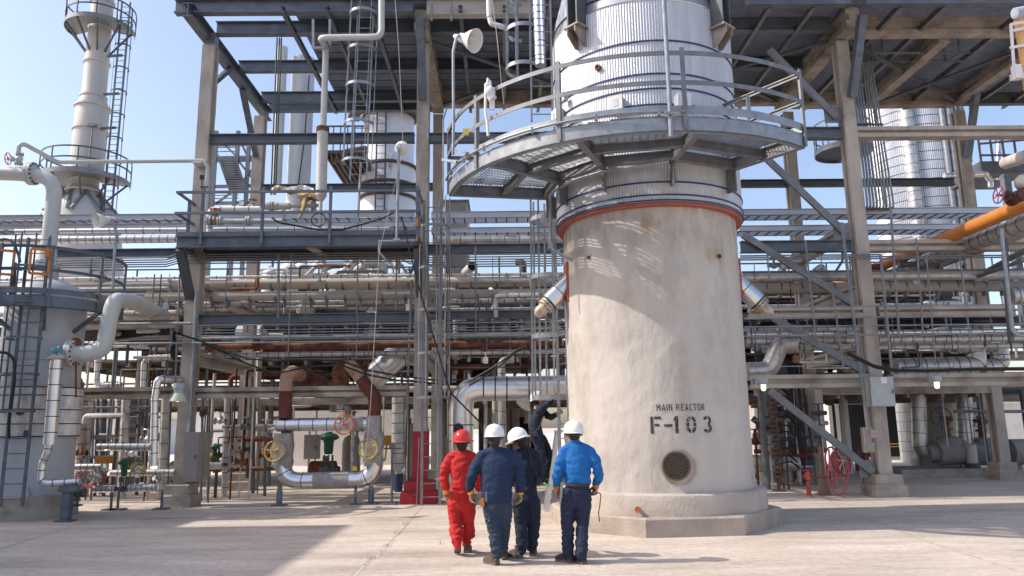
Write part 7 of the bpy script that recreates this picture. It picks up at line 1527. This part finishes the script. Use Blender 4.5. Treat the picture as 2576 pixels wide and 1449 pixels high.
def hard_hat(parent,c,fwd,upv,matl,full=False,s=1.0):
    up_=V(upv).normalized(); f=(V(fwd)-up_*V(fwd).dot(up_)).normalized(); sd_=f.cross(up_)
    def W(x,y,z): return V(c)+sd_*x*s+f*y*s+up_*z*s
    mb=MB(); n=36; prof=[(.132,0),(.134,.02),(.130,.055),(.118,.09),(.095,.122),(.06,.143),(.025,.151),(.0001,.152)]
    def sec(r,z,k): t=2*pi*k/n; return W(r*sin(t)*.96,r*cos(t)*1.16,z)
    vs=[sec(r,z,k) for r,z in prof for k in range(n)]; m_=len(prof)
    mb.add(vs,[(i*n+k,i*n+(k+1)%n,(i+1)*n+(k+1)%n,(i+1)*n+k) for i in range(m_-1) for k in range(n)])
    P=[W(0,.150*cos(a)*.98,.016+.134*sin(a)) for a in [pi*j/14 for j in range(3,12)]]; mb.tube(P,.013,6)
    h=obj('hard_hat',mb,matl,parent,sharp=50)
    mb=MB(); vs=[]
    for j,(ro,z) in enumerate(((.0,0.004),(1,-.012 if full else -.004),(1,-.017 if full else -.01),(0,-.004))):
        for k in range(n):
            t=2*pi*k/n; ext=(.045+.012*cos(t)) if full else (.012+.05*max(0,cos(t))**2); vs.append(W((.132+ext*ro)*sin(t)*.96,(.132+ext*ro)*cos(t)*1.16,z))
    mb.add(vs,[(i*n+k,i*n+(k+1)%n,((i+1)%4)*n+(k+1)%n,((i+1)%4)*n+k) for i in range(4) for k in range(n)]); obj('brim',mb,matl,h)
    mb=MB(); P=[W(.112*sin(t),.125*cos(t),-.02-.014*(cos(t)<0)) for t in [pi*.5+pi*j/12 for j in range(13)]]; mb.tube(P,.01,4,sq=(.008,.024)); mb.cyl(W(0,-.125,-.034),W(0,-.14,-.034),.016,seg=12); obj('suspension_strap',mb,bandd,h)
    return h
def boot(parent,heel,d,matl,pitch=0.,L=.29,sh=.17):
    """boot whose heel bottom is at heel, toe along d; pitch lifts the heel about the toe"""
    d=V((d[0],d[1],0)).normalized(); s_=V((d.y,-d.x,0)); heel=V(heel)
    def W(x,y,z):
        yy=y-L; y2=L+yy*cos(pitch)-z*sin(pitch)*-1*0 + 0; zz=z*cos(pitch)-(yy)*sin(pitch); y2=L+yy*cos(pitch)+z*sin(pitch); return heel+s_*x+d*y2+Z3*zz
    out=[(-.036,0),(.036,0),(.042,.04),(.038,.11),(.047,.19),(.044,.25),(.025,.287),(-.025,.287),(-.044,.25),(-.047,.19),(-.038,.11),(-.042,.04)]
    mb=MB(); n=12; vs=[W(x,y,0.004+.004*(.08<y<.15)) for x,y in out]+[W(x*1.04,y,.03) for x,y in out]; mb.add(vs,[tuple(range(n))[::-1],tuple(range(n,2*n))]+[(i,(i+1)%n,n+(i+1)%n,n+i) for i in range(n)]); so_=obj('boot_sole',mb,sole,parent)
    mb=MB(); Z=[(.03,.98,0),(.06,.98,0),(.085,.86,-.05),(.11,.70,-.14)]
    rows=[]
    for z,k,sh_ in Z: rows.append([W(x*k,(y if y<.08 else .08+(y-.08)*(1+sh_*4 if z>.07 else 1)),z) for x,y in out])
    for z,r in ((.14,.052),(sh,.054)): rows.append([W(r*.85*sin(2*pi*(i+.5)/n+pi),.055-.05*1.0*cos(2*pi*(i+.5)/n+pi)*-1*-1,z) for i in range(n)])
    rows=rows[:4]; vs=[p for r in rows for p in r]; mb.add(vs,[(i*n+k,i*n+(k+1)%n,(i+1)*n+(k+1)%n,(i+1)*n+k) for i in range(3) for k in range(n)]+[tuple(3*n+k for k in range(n))])
    mb.tube([W(0,.06,.05),W(0,.06,.10),W(0,.065,sh)],.05,12,rs=[.044,.05,.054]); mb.ball(W(0,.20,.055),.05,12,sc=(.9,1,.75))
    return obj('boot',mb,matl,parent)
def head(mb,c,fwd,upv,s=1.0):
    up_=V(upv).normalized(); f=(V(fwd)-up_*V(fwd).dot(up_)).normalized(); sd_=f.cross(up_); rot=Matrix((sd_,f,up_)).transposed()
    def W(x,y,z): return V(c)+sd_*x*s+f*y*s+up_*z*s
    mb.ball(W(0,-.012,.03),.1*s,18,0,(.78,.98,.92),rot); mb.ball(W(0,.03,-.035),.075*s,16,0,(.78,.85,1.0),rot); mb.ball(W(0,.065,-.085),.035*s,12,0,(1,.9,.8),rot)
    mb.tube([W(0,.095,.015),W(0,.118,-.022),W(0,.1,-.035)],.014,8,rs=[.011*s,.016*s,.012*s]); mb.ball(W(0,.098,-.062),.016*s,10,0,(1.5,.7,.6),rot)
    for x in(-1,1): mb.ball(W(.077*x,-.005,-.012),.028*s,10,0,(.35,.7,1.15),rot); mb.ball(W(.033*x,.085,.032),.02*s,8,0,(1.3,.6,.5),rot); mb.ball(W(.045*x,.068,-.025),.026*s,8,0,(1,.8,1),rot)
    return W,rot,sd_,f,up_
class Person:
    def __init__(s,label,Y,foot):
        s.Y=Y; s.t=thing('person',label,'person',foot); s.k=Y/FPX
    def J(s,zx,zy,dy=0.): return at(1069.1+zx*.27345,1044+zy*.27345,s.Y+dy)      # from the enlarged study crop
    def G(s,zx,zy): return gz(1069.1+zx*.27345,1044+zy*.27345)
def eyes(P,W,cols=None):
    mb=MB()
    for x in(-1,1): mb.ball(W(.033*x,.088,.012),.011,8)
    obj('eyes',mb,black,P.t)
def hair_cap(P,W,rot,matl,low=-.075,thick=.103,nape=True):
    mb=MB(); mb.ball(W(0,-.025,.02),thick,16,0,(.83,.92,.92),rot); mb.ball(W(0,-.05,-.03),thick*.8,14,0,(.92,.75,.9),rot)
    for x in(-1,1): mb.ball(W(.068*x,.0,.005),.035,8,0,(.5,1,1.2),rot)
    soft('hair',mb,matl,P.t,.009,2,(.006,30,30,[]),3)
def glove(P,wrist,d,side,palm,matl,cuff,s=1.12,curl=.55):
    mb=MB(); hand_mesh(mb,wrist,d,side,palm,s,curl,.0125); g=soft('glove',mb,matl,P.t,.0058,2)
    mb=MB(); d=V(d).normalized(); mb.tube([V(wrist)-d*.07,V(wrist)-d*.02,V(wrist)+d*.035],.04,14,rs=[.052,.044,.042]); obj('glove_cuff',mb,cuff,g); return g

# ---- 1: man in red coveralls
p=Person('man in red coveralls and a red full-brim hard hat walking away','p' and 10.95,gz(1160,1397)); J=p.J; t=p.t
fl=p.G(310,1308); fr_=p.G(378,1272)
hd=J(343,268); mb=MB(); W,rot,sd_,f,u_=head(mb,hd,(.08,1,-.05),(0,0,1)); mb.tube([hd+V((0,0,-.06)),J(342,335,.03)],.055,12,rs=[.055,.055])
Ls,Rs=J(212,392),J(455,390); Le,Lw=J(176,560,.02),J(192,680,.10); Re,Rw=J(500,560,.02),J(492,680,.08)
hl,hr=J(275,800),J(398,800); kl,kr=J(286,1015,.03),J(398,1020,.12); al=V((J(300,1195,fl.y-10.95).x,fl.y+.02,.17)); ar=V((J(375,1195,fr_.y-10.95).x,fr_.y+.04,.14))
chain(mb,[J(342,340),J(340,560),J(336,760)],[.05,.09,.09]); chain(mb,[Ls,Le,Lw],[.04,.035,.03]); chain(mb,[Rs,Re,Rw],[.04,.035,.03]); chain(mb,[hl,hl.lerp(kl,.8),kl.lerp(al,.35),kl.lerp(al,.8)],[.055,.035,.022,.02]); chain(mb,[hr,hr.lerp(kr,.8),kr.lerp(ar,.35),kr.lerp(ar,.8)],[.055,.035,.022,.02]); chain(mb,[Ls,J(342,380),Rs],[.04,.06,.04]); hand_mesh(mb,Lw,(.1,.35,-1),(1,.3,0),(1,0,0),1,.5)
soft('body',mb,skin,t,.0085,2); eyes(p,W); hair_cap(p,W,rot,hairb)
mb=MB(); k=p.k*.27345
loft(mb,[(J(338,875,.0),.09,.09,0),(J(336,820),.128*1.22,.125,0),(J(334,740),.150,.125,0),(J(338,665),.136,.11,0),(J(338,600),.146,.115,0),(J(336,480),.165,.125,0),(J(336,410),.172,.11,0),(J(340,365),.12,.085,0),(J(343,328),.07,.065,0)])
chain(mb,[J(318,352),J(238,388)],[.06,.07]); chain(mb,[J(366,352),J(440,386)],[.06,.07]); chain(mb,[J(228,405),J(188,480,.0),Le,J(178,610,.05),Lw+V((0,-.01,.02))],[.070,.070,.068,.066,.06]); chain(mb,[J(448,404),J(485,480),Re,J(500,620,.05),Rw],[.070,.070,.066,.06,.052])
leg(mb,J(275,820),J(278,920,.02),kl,al,[.112,.098,.088,.092,.078,.06],V((-.015,0,.01))); leg(mb,J(398,820),J(402,920,.05),kr,ar,[.112,.098,.088,.092,.078,.06],V((.02,0,.01)))
soft('coverall',mb,f_red,t,.0105,4,(.02,7,15,[(kl-V((0,0,.15)),.35,.9),(kr-V((0,0,.15)),.35,.9),(J(336,660),.2,.6),(Le,.2,.6)]),1)
mb=MB(); mb.tube([J(306,334,-.03),J(325,322,-.055),J(345,320,-.062),J(362,323,-.05),J(378,334,-.02)],.018,6,sq=(.02,.05)); obj('collar',mb,f_red,t)
mb=MB(); rr=[J(232,662,-.06),J(270,658,-.105),J(335,657,-.118),J(400,658,-.105),J(445,662,-.06)]; mb.tube(rr,.012,6,sq=(.012,.03)); obj('waistband',mb,f_red,t)
mb=MB(); c=J(268,745,-.125); mb.box(c,(.11,.012,.12)); mb.box(c+V((0,-.008,.05)),(.112,.008,.035)); obj('back_pocket',mb,f_red,t)
hard_hat(t,hd+V((0,0,.055)),(.1,1,0),(0,-.06,1),hatr,True,1.0)
glove(p,Lw+V((.0,.0,-.03)),(.08,.3,-1),(1,.4,0),(1,.1,0),glt,gly,1.0)
boot(t,V((fl.x-.0,fl.y-.02,0)),(-.12,1),bootb,.42); boot(t,V((fr_.x,fr_.y,0)),(.12,1),bootb,0)
# ---- 2: heavy man in navy sweater
p=Person('stocky man in a navy sweater and jeans, white hard hat, tan gloves','p' and 10.2,gz(1248,1420)); J=p.J; t=p.t
fl=p.G(648,1385); fr_=p.G(720,1338)
hd=J(640,228); mb=MB(); W,rot,sd_,f,u_=head(mb,hd,(.02,1,0),(0,0,1)); mb.tube([hd+V((0,0,-.06)),J(645,305,.045)],.06,12,rs=[.06,.06])
Ls,Rs=J(505,385),J(832,385); Le,Lw=J(428,555,.0),J(416,680,.06); Re,Rw=J(872,570,.0),J(878,690,.06)
hl,hr=J(605,800),J(725,800); kl,kr=J(638,1050,-.0),J(722,1050,.1); al=V((J(662,1290,fl.y-10.2).x,fl.y+.03,.13)); ar=V((J(715,1260,fr_.y-10.2).x,fr_.y+.03,.13))
chain(mb,[J(645,320),J(655,540),J(660,760)],[.05,.11,.11]); chain(mb,[Ls,Le,Lw],[.05,.042,.034]); chain(mb,[Rs,Re,Rw],[.05,.042,.034]); chain(mb,[hl,hl.lerp(kl,.8),kl.lerp(al,.35),kl.lerp(al,.8)],[.055,.035,.022,.02]); chain(mb,[hr,hr.lerp(kr,.8),kr.lerp(ar,.35),kr.lerp(ar,.8)],[.055,.035,.022,.02]); chain(mb,[Ls,J(645,370),Rs],[.05,.07,.05]); hand_mesh(mb,Lw,(.05,.1,-1),(.5,1,0),(1,0,0),1,.5); hand_mesh(mb,Rw,(0,.1,-1),(-.5,1,0),(-1,0,0),1,.5)
soft('body',mb,skin2,t,.0085,2); eyes(p,W); hair_cap(p,W,rot,hairb,thick=.106)
mb=MB()
loft(mb,[(J(658,812),.195,.155,0),(J(658,760),.203,.165,0),(J(660,690),.205,.168,0),(J(662,600),.215,.168,0),(J(664,500),.228,.162,0),(J(664,420),.228,.14,0),(J(655,365),.17,.105,0),(J(645,318),.09,.08,0),(J(645,296),.07,.07,0)])
chain(mb,[J(610,340),J(525,380)],[.07,.085]); chain(mb,[J(690,340),J(810,382)],[.07,.085]); chain(mb,[J(522,408),J(470,470),Le,J(416,620,.03),Lw],[.086,.082,.074,.066,.056]); chain(mb,[J(820,400),J(858,480),Re,J(880,630,.03),Rw],[.086,.082,.074,.066,.056])
chain(mb,[J(612,318,-.02),J(630,304,-.055),J(655,302,-.06),J(676,312,-.03)],[.026,.026,.026,.026])
soft('sweater',mb,f_navy,t,.0105,4,(.015,6,11,[(Le,.25,.8),(Re,.25,.8),(J(660,790),.25,.7)]),2)
mb=MB(); loft(mb,[(J(660,930),.08,.08,0),(J(658,860),.17,.14,0),(J(658,800),.185,.148,0),(J(658,765),.18,.145,0)])
leg(mb,J(605,830),J(620,940),kl,al,[.118,.105,.088,.080,.080,.070]); leg(mb,J(725,830),J(730,940,.05),kr,ar,[.118,.105,.088,.08,.078,.068])
soft('jeans',mb,f_jean,t,.0105,4,(.018,7,16,[(kl,.25,.5),(al,.3,.45),(ar,.3,.45),(kr,.25,.5)]),5)
hard_hat(t,hd+V((0,0,.055)),(.02,1,0),(0,-.03,1),hatw,False,1.02)
mb=MB(); mb.box(J(562,752,-.17),(.028,.02,.12)); obj('belt_tool',mb,galvd,t); mb=MB(); mb.box(J(527,805,-.1),(.05,.04,.10)); obj('orange_pouch',mb,orange,t); mb=MB(); mb.box(J(585,975,-.115),(.09,.02,.03)); mb.ball(J(588,970,-.13),.01,8,1); obj('cargo_pocket',mb,[f_jean,galv],t)
glove(p,Lw+V((.01,0,-.03)),(.08,.1,-1),(.6,1,0),(.8,-.5,0),glt,gly,1.12); glove(p,Rw+V((0,0,-.02)),(-.03,.05,-1),(-.6,1,0),(-.8,-.5,0),glt,gly,1.12)
boot(t,V((fl.x+.03,fl.y-.0,0)),(-.62,.8),bootb,0,.3); boot(t,V((fr_.x,fr_.y,0)),(.1,1),bootb,.05)
# ---- 3: man in dark coveralls looking down
p=Person('man in dark navy overalls with black straps, head bowed left under a tilted white hat','p' and 10.65,gz(1318,1403)); J=p.J; t=p.t
fl=p.G(885,1325); fr_=p.G(985,1305)
hd=J(876,252); mb=MB(); W,rot,sd_,f,u_=head(mb,hd,(-.75,.7,-.45),(-.25,.15,1)); mb.tube([hd+V((.03,0,-.05)),J(915,330,.04)],.055,12,rs=[.055,.055])
Ls,Rs=J(822,385),J(1030,372); Le,Lw=J(800,560,.12),J(840,640,.34); Re,Rw=J(1052,555,.1),J(1010,620,.32)
hl,hr=J(872,770),J(992,770); kl,kr=J(884,1010,.0),J(1004,1010,.08); al=V((J(898,1250,fl.y-10.65).x,fl.y+.03,.13)); ar=V((J(982,1240,fr_.y-10.65).x,fr_.y+.03,.13))
chain(mb,[J(918,340),J(925,540),J(930,740)],[.05,.09,.09]); chain(mb,[Ls,Le,Lw],[.045,.038,.03]); chain(mb,[Rs,Re,Rw],[.045,.038,.03]); chain(mb,[hl,hl.lerp(kl,.8),kl.lerp(al,.35),kl.lerp(al,.8)],[.055,.035,.022,.02]); chain(mb,[hr,hr.lerp(kr,.8),kr.lerp(ar,.35),kr.lerp(ar,.8)],[.055,.035,.022,.02]); chain(mb,[Ls,J(920,370),Rs],[.04,.06,.04]); hand_mesh(mb,Lw,(.4,1,-.2),(0,.2,1),(1,0,0),1,.6); hand_mesh(mb,Rw,(-.4,1,-.2),(0,.2,1),(-1,0,0),1,.6)
soft('body',mb,skin2,t,.0085,2); eyes(p,W); hair_cap(p,W,rot,hairk,thick=.107)
mb=MB()
loft(mb,[(J(932,830),.08,.085,0),(J(932,790),.148,.13,0),(J(930,720),.158,.13,0),(J(928,640),.15,.118,0),(J(926,540),.165,.13,.05),(J(924,450),.172,.125,.08),(J(922,390),.165,.105,.08),(J(918,350),.11,.085,.05),(J(912,318),.07,.065,0),(J(908,296),.062,.06,0)])
chain(mb,[J(890,332),J(836,382)],[.06,.07]); chain(mb,[J(945,330),J(1018,374)],[.06,.07]); chain(mb,[J(834,402),J(814,470,.05),Le,Lw],[.072,.072,.066,.055]); chain(mb,[J(1020,390),J(1042,470,.05),Re,Rw],[.072,.072,.066,.055])
leg(mb,J(874,800),J(878,900),kl,al,[.112,.102,.09,.085,.084,.072]); leg(mb,J(992,800),J(998,900,.04),kr,ar,[.112,.102,.09,.086,.084,.072])
chain(mb,[J(880,318,-.02),J(900,302,-.05),J(922,300,-.055),J(942,312,-.03)],[.024]*4)
soft('overalls',mb,f_dark,t,.0105,4,(.019,7,15,[(al,.35,.45),(ar,.35,.45),(J(930,640),.2,.5)]),8)
mb=MB()
for P in ([J(865,326,-.05),J(888,350,-.1),J(893,395,-.13)],[J(955,318,-.05),J(965,355,-.1),(J(985,430,-.14)),J(1020,520,-.12)]): mb.tube(P,.02,4,sq=(.045,.016))
obj('straps',mb,mat('black_webbing',(.02,.018,.017),.8),t)
mb=MB(); mb.box(J(1045,605,-.08),(.05,.05,.12)); obj('belt_pouch',mb,black,t)
hard_hat(t,hd+V((-.03,.0,.05)),(-.75,.7,-.35),(-.32,.1,1),hatw,True,1.0)
boot(t,V((fl.x,fl.y,0)),(-.55,.85),bootb,0); boot(t,V((fr_.x,fr_.y,0)),(.15,1),bootk,0)
# ---- 4: man in bright blue shirt
p=Person('man in a bright blue shirt and navy trousers, white hard hat, holding a thin line','p' and 10.2,gz(1440,1417)); J=p.J; t=p.t
fl=p.G(1320,1362); fr_=p.G(1440,1378)
hd=J(1368,195); mb=MB(); W,rot,sd_,f,u_=head(mb,hd,(-.28,1,-.06),(0,0,1)); mb.tube([hd+V((.0,0,-.05)),J(1385,268,.04)],.058,12,rs=[.056,.056])
Ls,Rs=J(1262,345),J(1535,345); Le,Lw=J(1228,510,-.02),J(1214,660,.06); Re,Rw=J(1592,495,-.04),J(1572,640,.06)
hl,hr=J(1330,700),J(1455,700); kl,kr=J(1312,985,.06),J(1450,990,.04); al=V((J(1315,1270,fl.y-10.2).x,fl.y+.03,.13)); ar=V((J(1440,1310,fr_.y-10.2).x,fr_.y+.03,.11))
chain(mb,[J(1385,280),J(1398,480),J(1400,680)],[.05,.09,.09]); chain(mb,[Ls,Le,Lw],[.045,.038,.03]); chain(mb,[Rs,Re,Rw],[.045,.038,.03]); chain(mb,[hl,hl.lerp(kl,.8),kl.lerp(al,.35),kl.lerp(al,.8)],[.055,.035,.022,.02]); chain(mb,[hr,hr.lerp(kr,.8),kr.lerp(ar,.35),kr.lerp(ar,.8)],[.055,.035,.022,.02]); chain(mb,[Ls,J(1392,325),Rs],[.045,.065,.045]); hand_mesh(mb,Lw,(0,.1,-1),(.5,1,0),(1,0,0),1,.5); hand_mesh(mb,Rw,(-.1,.2,-1),(-.5,1,0),(-1,0,0),1,.8)
soft('body',mb,skin,t,.0085,2); eyes(p,W)
mb=MB(); mb.ball(W(0,-.03,.02),.099,16,0,(.80,.88,.85),rot); soft('hair',mb,hairb,t,.009,2)
mb=MB()
loft(mb,[(J(1405,640),.165,.125,0),(J(1404,612),.176,.137,0),(J(1402,560),.175,.14,0),(J(1400,470),.185,.145,0),(J(1398,390),.192,.13,0),(J(1394,330),.17,.105,0),(J(1390,285),.11,.085,0),(J(1384,252),.066,.064,0),(J(1382,236),.06,.06,0)])
chain(mb,[J(1352,280),J(1275,342)],[.06,.075]); chain(mb,[J(1415,280),J(1520,342)],[.06,.075]); chain(mb,[J(1278,362),J(1248,430,-.01),Le,J(1216,600,.02),Lw+V((0,0,.015))],[.078,.078,.072,.066,.054]); chain(mb,[J(1525,358),J(1568,425,-.02),Re,J(1592,580,.0),Rw+V((0,0,.02))],[.078,.078,.07,.066,.054])
soft('shirt',mb,f_blue,t,.0105,4,(.020,6,10,[(Le,.25,.7),(Re,.25,.7),(J(1404,610),.3,.5)]),11)
mb=MB(); mb.tube([J(1340,256,-.02),J(1355,238,-.045),J(1382,231,-.058),J(1408,236,-.045),J(1420,252,-.01)],.02,6,sq=(.02,.045)); obj('collar',mb,f_blue,t)
mb=MB(); loft(mb,[(J(1395,850),.08,.085,0),(J(1395,780),.155,.135,0),(J(1400,700),.168,.138,0),(J(1404,640),.158,.122,0)])
leg(mb,J(1330,730),J(1318,850,.03),kl,al,[.118,.106,.088,.080,.080,.068]); leg(mb,J(1455,730),J(1455,850),kr,ar,[.118,.106,.088,.082,.082,.068])
soft('trousers',mb,f_trou,t,.0105,4,(.020,7,15,[(al,.4,.5),(ar,.4,.5),(kl,.25,.5),(J(1400,780),.25,.5)]),14)
mb=MB(); rr=[J(1295,640,-.07),J(1340,645,-.12),J(1405,646,-.135),J(1470,644,-.12),J(1515,638,-.07)]; mb.tube(rr,.016,4,sq=(.014,.035)); obj('belt',mb,bootk,t)
mb=MB(); mb.box(J(1256,690,-.12),(.035,.03,.20),Matrix.Rotation(.12,3,'Y')); mb.tube([J(1250,735,-.13),J(1246,790,-.13),J(1240,825,-.13)],.012,6); obj('belt_tool',mb,galv,t)
hard_hat(t,hd+V((-.0,0,.055)),(-.28,1,0),(.0,-.04,1),hatw,False,1.02)
glove(p,Lw+V((0,0,-.02)),(-.02,.05,-1),(.6,1,0),(.8,-.4,0),glt,glo,1.12); glove(p,Rw+V((0,0,-.01)),(-.15,.25,-1),(-.6,.8,0),(-.8,-.3,-.2),gld,glo,1.1,.95)
boot(t,V((fl.x+.06,fl.y-.02,0)),(-.72,.7),bootk,0,.3); boot(t,V((fr_.x+.04,fr_.y,0)),(-.35,.95),bootk,0,.29)
q=Rw+V((-.02,.03,-.12)); mb=MB(); mb.tube([q+V((-.06,.02,-.03)),q+V((.03,-.02,.02)),q+V((.09,0,.0)),q+V((.07,.02,-.15)),q+V((.05,.03,-.25)),q+V((.06,.03,-.36))],.007,6,bend=.06); one('hand_line',mb,bootk,'thin dark line dangling from the right glove of the man in blue','line')
# ---- 5: man on the stepladder
Y5=16.55
p=Person('man in dark navy workwear standing on the stepladder and reaching up','p' and Y5,at(1362,1216,Y5)); t=p.t
def K(x,y,dy=0.): return at(x,y,Y5+dy)
hd=K(1353,1008); mb=MB(); W,rot,sd_,f,u_=head(mb,hd,(.85,.35,.25),(-.28,.0,1)); mb.tube([hd+V((-.02,0,-.05)),K(1350,1030,.0)],.055,12,rs=[.056,.066])
Sa,Sb=K(1358,1034,-.16),K(1364,1034,.16); Ea,Ha=K(1380,1014,-.16),K(1393,999,-.02); Eb,Hb=K(1386,1050,.0),K(1404,1040,.05)
ha,hb=K(1352,1105,-.1),K(1362,1105,.1); ka,kb=K(1362,1155,-.1),K(1380,1140,.12); aa,ab=K(1362,1203,-.08),K(1372,1190,.12)
chain(mb,[K(1350,1040),K(1346,1070),K(1350,1100)],[.05,.09,.09]); chain(mb,[Sa,Ea,Ha],[.045,.038,.03]); chain(mb,[Sb,Eb,Hb],[.045,.038,.03]); chain(mb,[ha,ha.lerp(ka,.8),ka.lerp(aa,.35),ka.lerp(aa,.8)],[.055,.035,.022,.02]); chain(mb,[hb,hb.lerp(kb,.8),kb.lerp(ab,.35),kb.lerp(ab,.8)],[.055,.035,.022,.02]); chain(mb,[Sa,K(1354,1035),Sb],[.045,.065,.045]); hand_mesh(mb,Ha,(.3,.1,1),(1,0,0),(.5,1,0),1,.8); hand_mesh(mb,Hb,(1,.1,.4),(0,0,1),(0,1,0),1,.8)
soft('body',mb,skin,t,.0085,2); eyes(p,W); hair_cap(p,W,rot,hairk,thick=.1)
mb=MB()
loft(mb,[(K(1354,1112),.10,.10,.3),(K(1353,1100),.125,.165,.2),(K(1350,1085),.125,.165,.2),(K(1346,1068),.13,.17,.2),(K(1350,1050),.135,.19,.2),(K(1355,1038),.12,.19,.2),(K(1354,1030),.08,.1,.2),(K(1352,1024),.062,.066,0)])
chain(mb,[Sa,K(1371,1022,-.18),Ea,Ha+V((-.03,0,-.05))],[.09,.08,.07,.054]); chain(mb,[Sb,K(1376,1045,.1),Eb,Hb+V((-.05,0,-.03))],[.09,.078,.068,.054])
soft('shirt',mb,f_dark,t,.0105,4,(.017,7,12,[(Ea,.25,.8),(K(1350,1090),.25,.6)]),17)
mb=MB(); loft(mb,[(K(1356,1125),.09,.1,0),(K(1354,1110),.13,.165,.2),(K(1352,1095),.128,.16,.2)])
chain(mb,[ha,K(1360,1130,-.1),ka,K(1361,1180,-.09),aa],[.118,.105,.09,.082,.078]); chain(mb,[hb,K(1372,1122,.12),kb,K(1378,1165,.12),ab],[.118,.105,.09,.082,.076])
soft('trousers',mb,f_dark,t,.0105,4,(.018,7,15,[(aa,.3,1.),(ka,.25,.5)]),19)
hard_hat(t,hd+V((-.012,0,.055)),(.85,.35,.25),(-.3,-.05,1),hatw,True,1.0)
glove(p,Ha+V((0,0,-.0)),(.35,.1,1),(1,-.2,0),(.4,1,0),glo,glo,1.0,.9); glove(p,Hb,(1,.15,.4),(0,0,1),(0,1,0),glo,glo,1.0,.9)
mb=MB(); mb.box(K(1340,1099,-.2),(.06,.05,.14)); mb.tube([K(1341,1090,-.2),K(1355,1078,-.21),K(1363,1060,-.2),K(1366,1045,-.18)],.009,6); obj('radio',mb,bandd,t); mb=MB(); mb.box(K(1368,1050,-.17),(.05,.03,.05)); obj('orange_tab',mb,orange,t)
for a_,dd in ((aa,-.08),(ab,.12)): boot(t,V((a_.x-.06,a_.y,a_.z-.14)),(1,.12),bootk,0,.28)
# aluminium stepladder
sl_=thing('stepladder','aluminium stepladder carrying the man beside the reactor','stepladder',gz(1395,1270)); alp=mat('stepladder_aluminium',(.55,.56,.57),.4,.4,.08,5)
zt_=1.62; tx=at(1412,1118,Y5).x; b0=at(1376,1270,17.0).x
mb=MB()
for yy in (Y5-.3,Y5+.28): mb.bar(V((b0-.05+(.0),yy,.0)),V((tx-.08,Y5+(-.18 if yy<Y5 else .18),zt_)),.09,.03,up=V((0,1,0)))
obj('front_rails',mb,alp,sl_); mb=MB()
for yy in (Y5-.3,Y5+.28): mb.bar(V((b0+.62,yy,.0)),V((tx+.1,Y5+(-.18 if yy<Y5 else .18),zt_)),.06,.025,up=V((0,1,0)))
for z in (.3,.9): x=b0+.62+(tx+.1-b0-.62)*z/zt_; mb.bar(V((x,Y5-.27,z)),V((x,Y5+.25,z)),.03,.03)
obj('rear_rails',mb,alp,sl_)
for z in (.27,.53,.80,1.07,1.34):
    x=b0-.05+(tx-.08-b0+.05)*z/zt_; mb=MB(); mb.box((x+.02,Y5,z),(.10,.52-.12*z/zt_,.03)); obj('step',mb,alp,sl_)
mb=MB(); mb.box((tx+.01,Y5,zt_+.02),(.28,.44,.06)); obj('top_cap',mb,alp,sl_)
mb=MB(); mb.bar(at(1373,1218,16.2),at(1384,1221,16.2),.02,.03); mb.bar(at(1373,1218,16.2),V((at(1368,1216,16.2).x,16.5,at(1368,1216,16.2).z)),.02,.02); one('green_strap',mb,mat('bright_green_strap',(.05,.55,.15),.6),'bright green strap tied low on the stepladder','strap')
t=thing('work_lamp','small tilted work floodlight behind the man on the stepladder','lamp',at(1322,1012,18)); mb=MB(); mb.lathe([(.05,-.1),(.08,-.05),(.2,.1),(.21,.1)],at(1322,1012,18),V((-.55,-.3,-.75)),20); obj('reflector',mb,wgrey,t); mb=MB(); mb.lathe([(0,.09),(.2,.09)],at(1322,1012,18),V((-.55,-.3,-.75)),20); obj('lens',mb,glassc,t); mb=MB(); mb.tube([at(1324,1010,18.1),at(1332,1000,18.1),at(1332,1075,18.1)],.025,8); obj('pole',mb,galv,t)
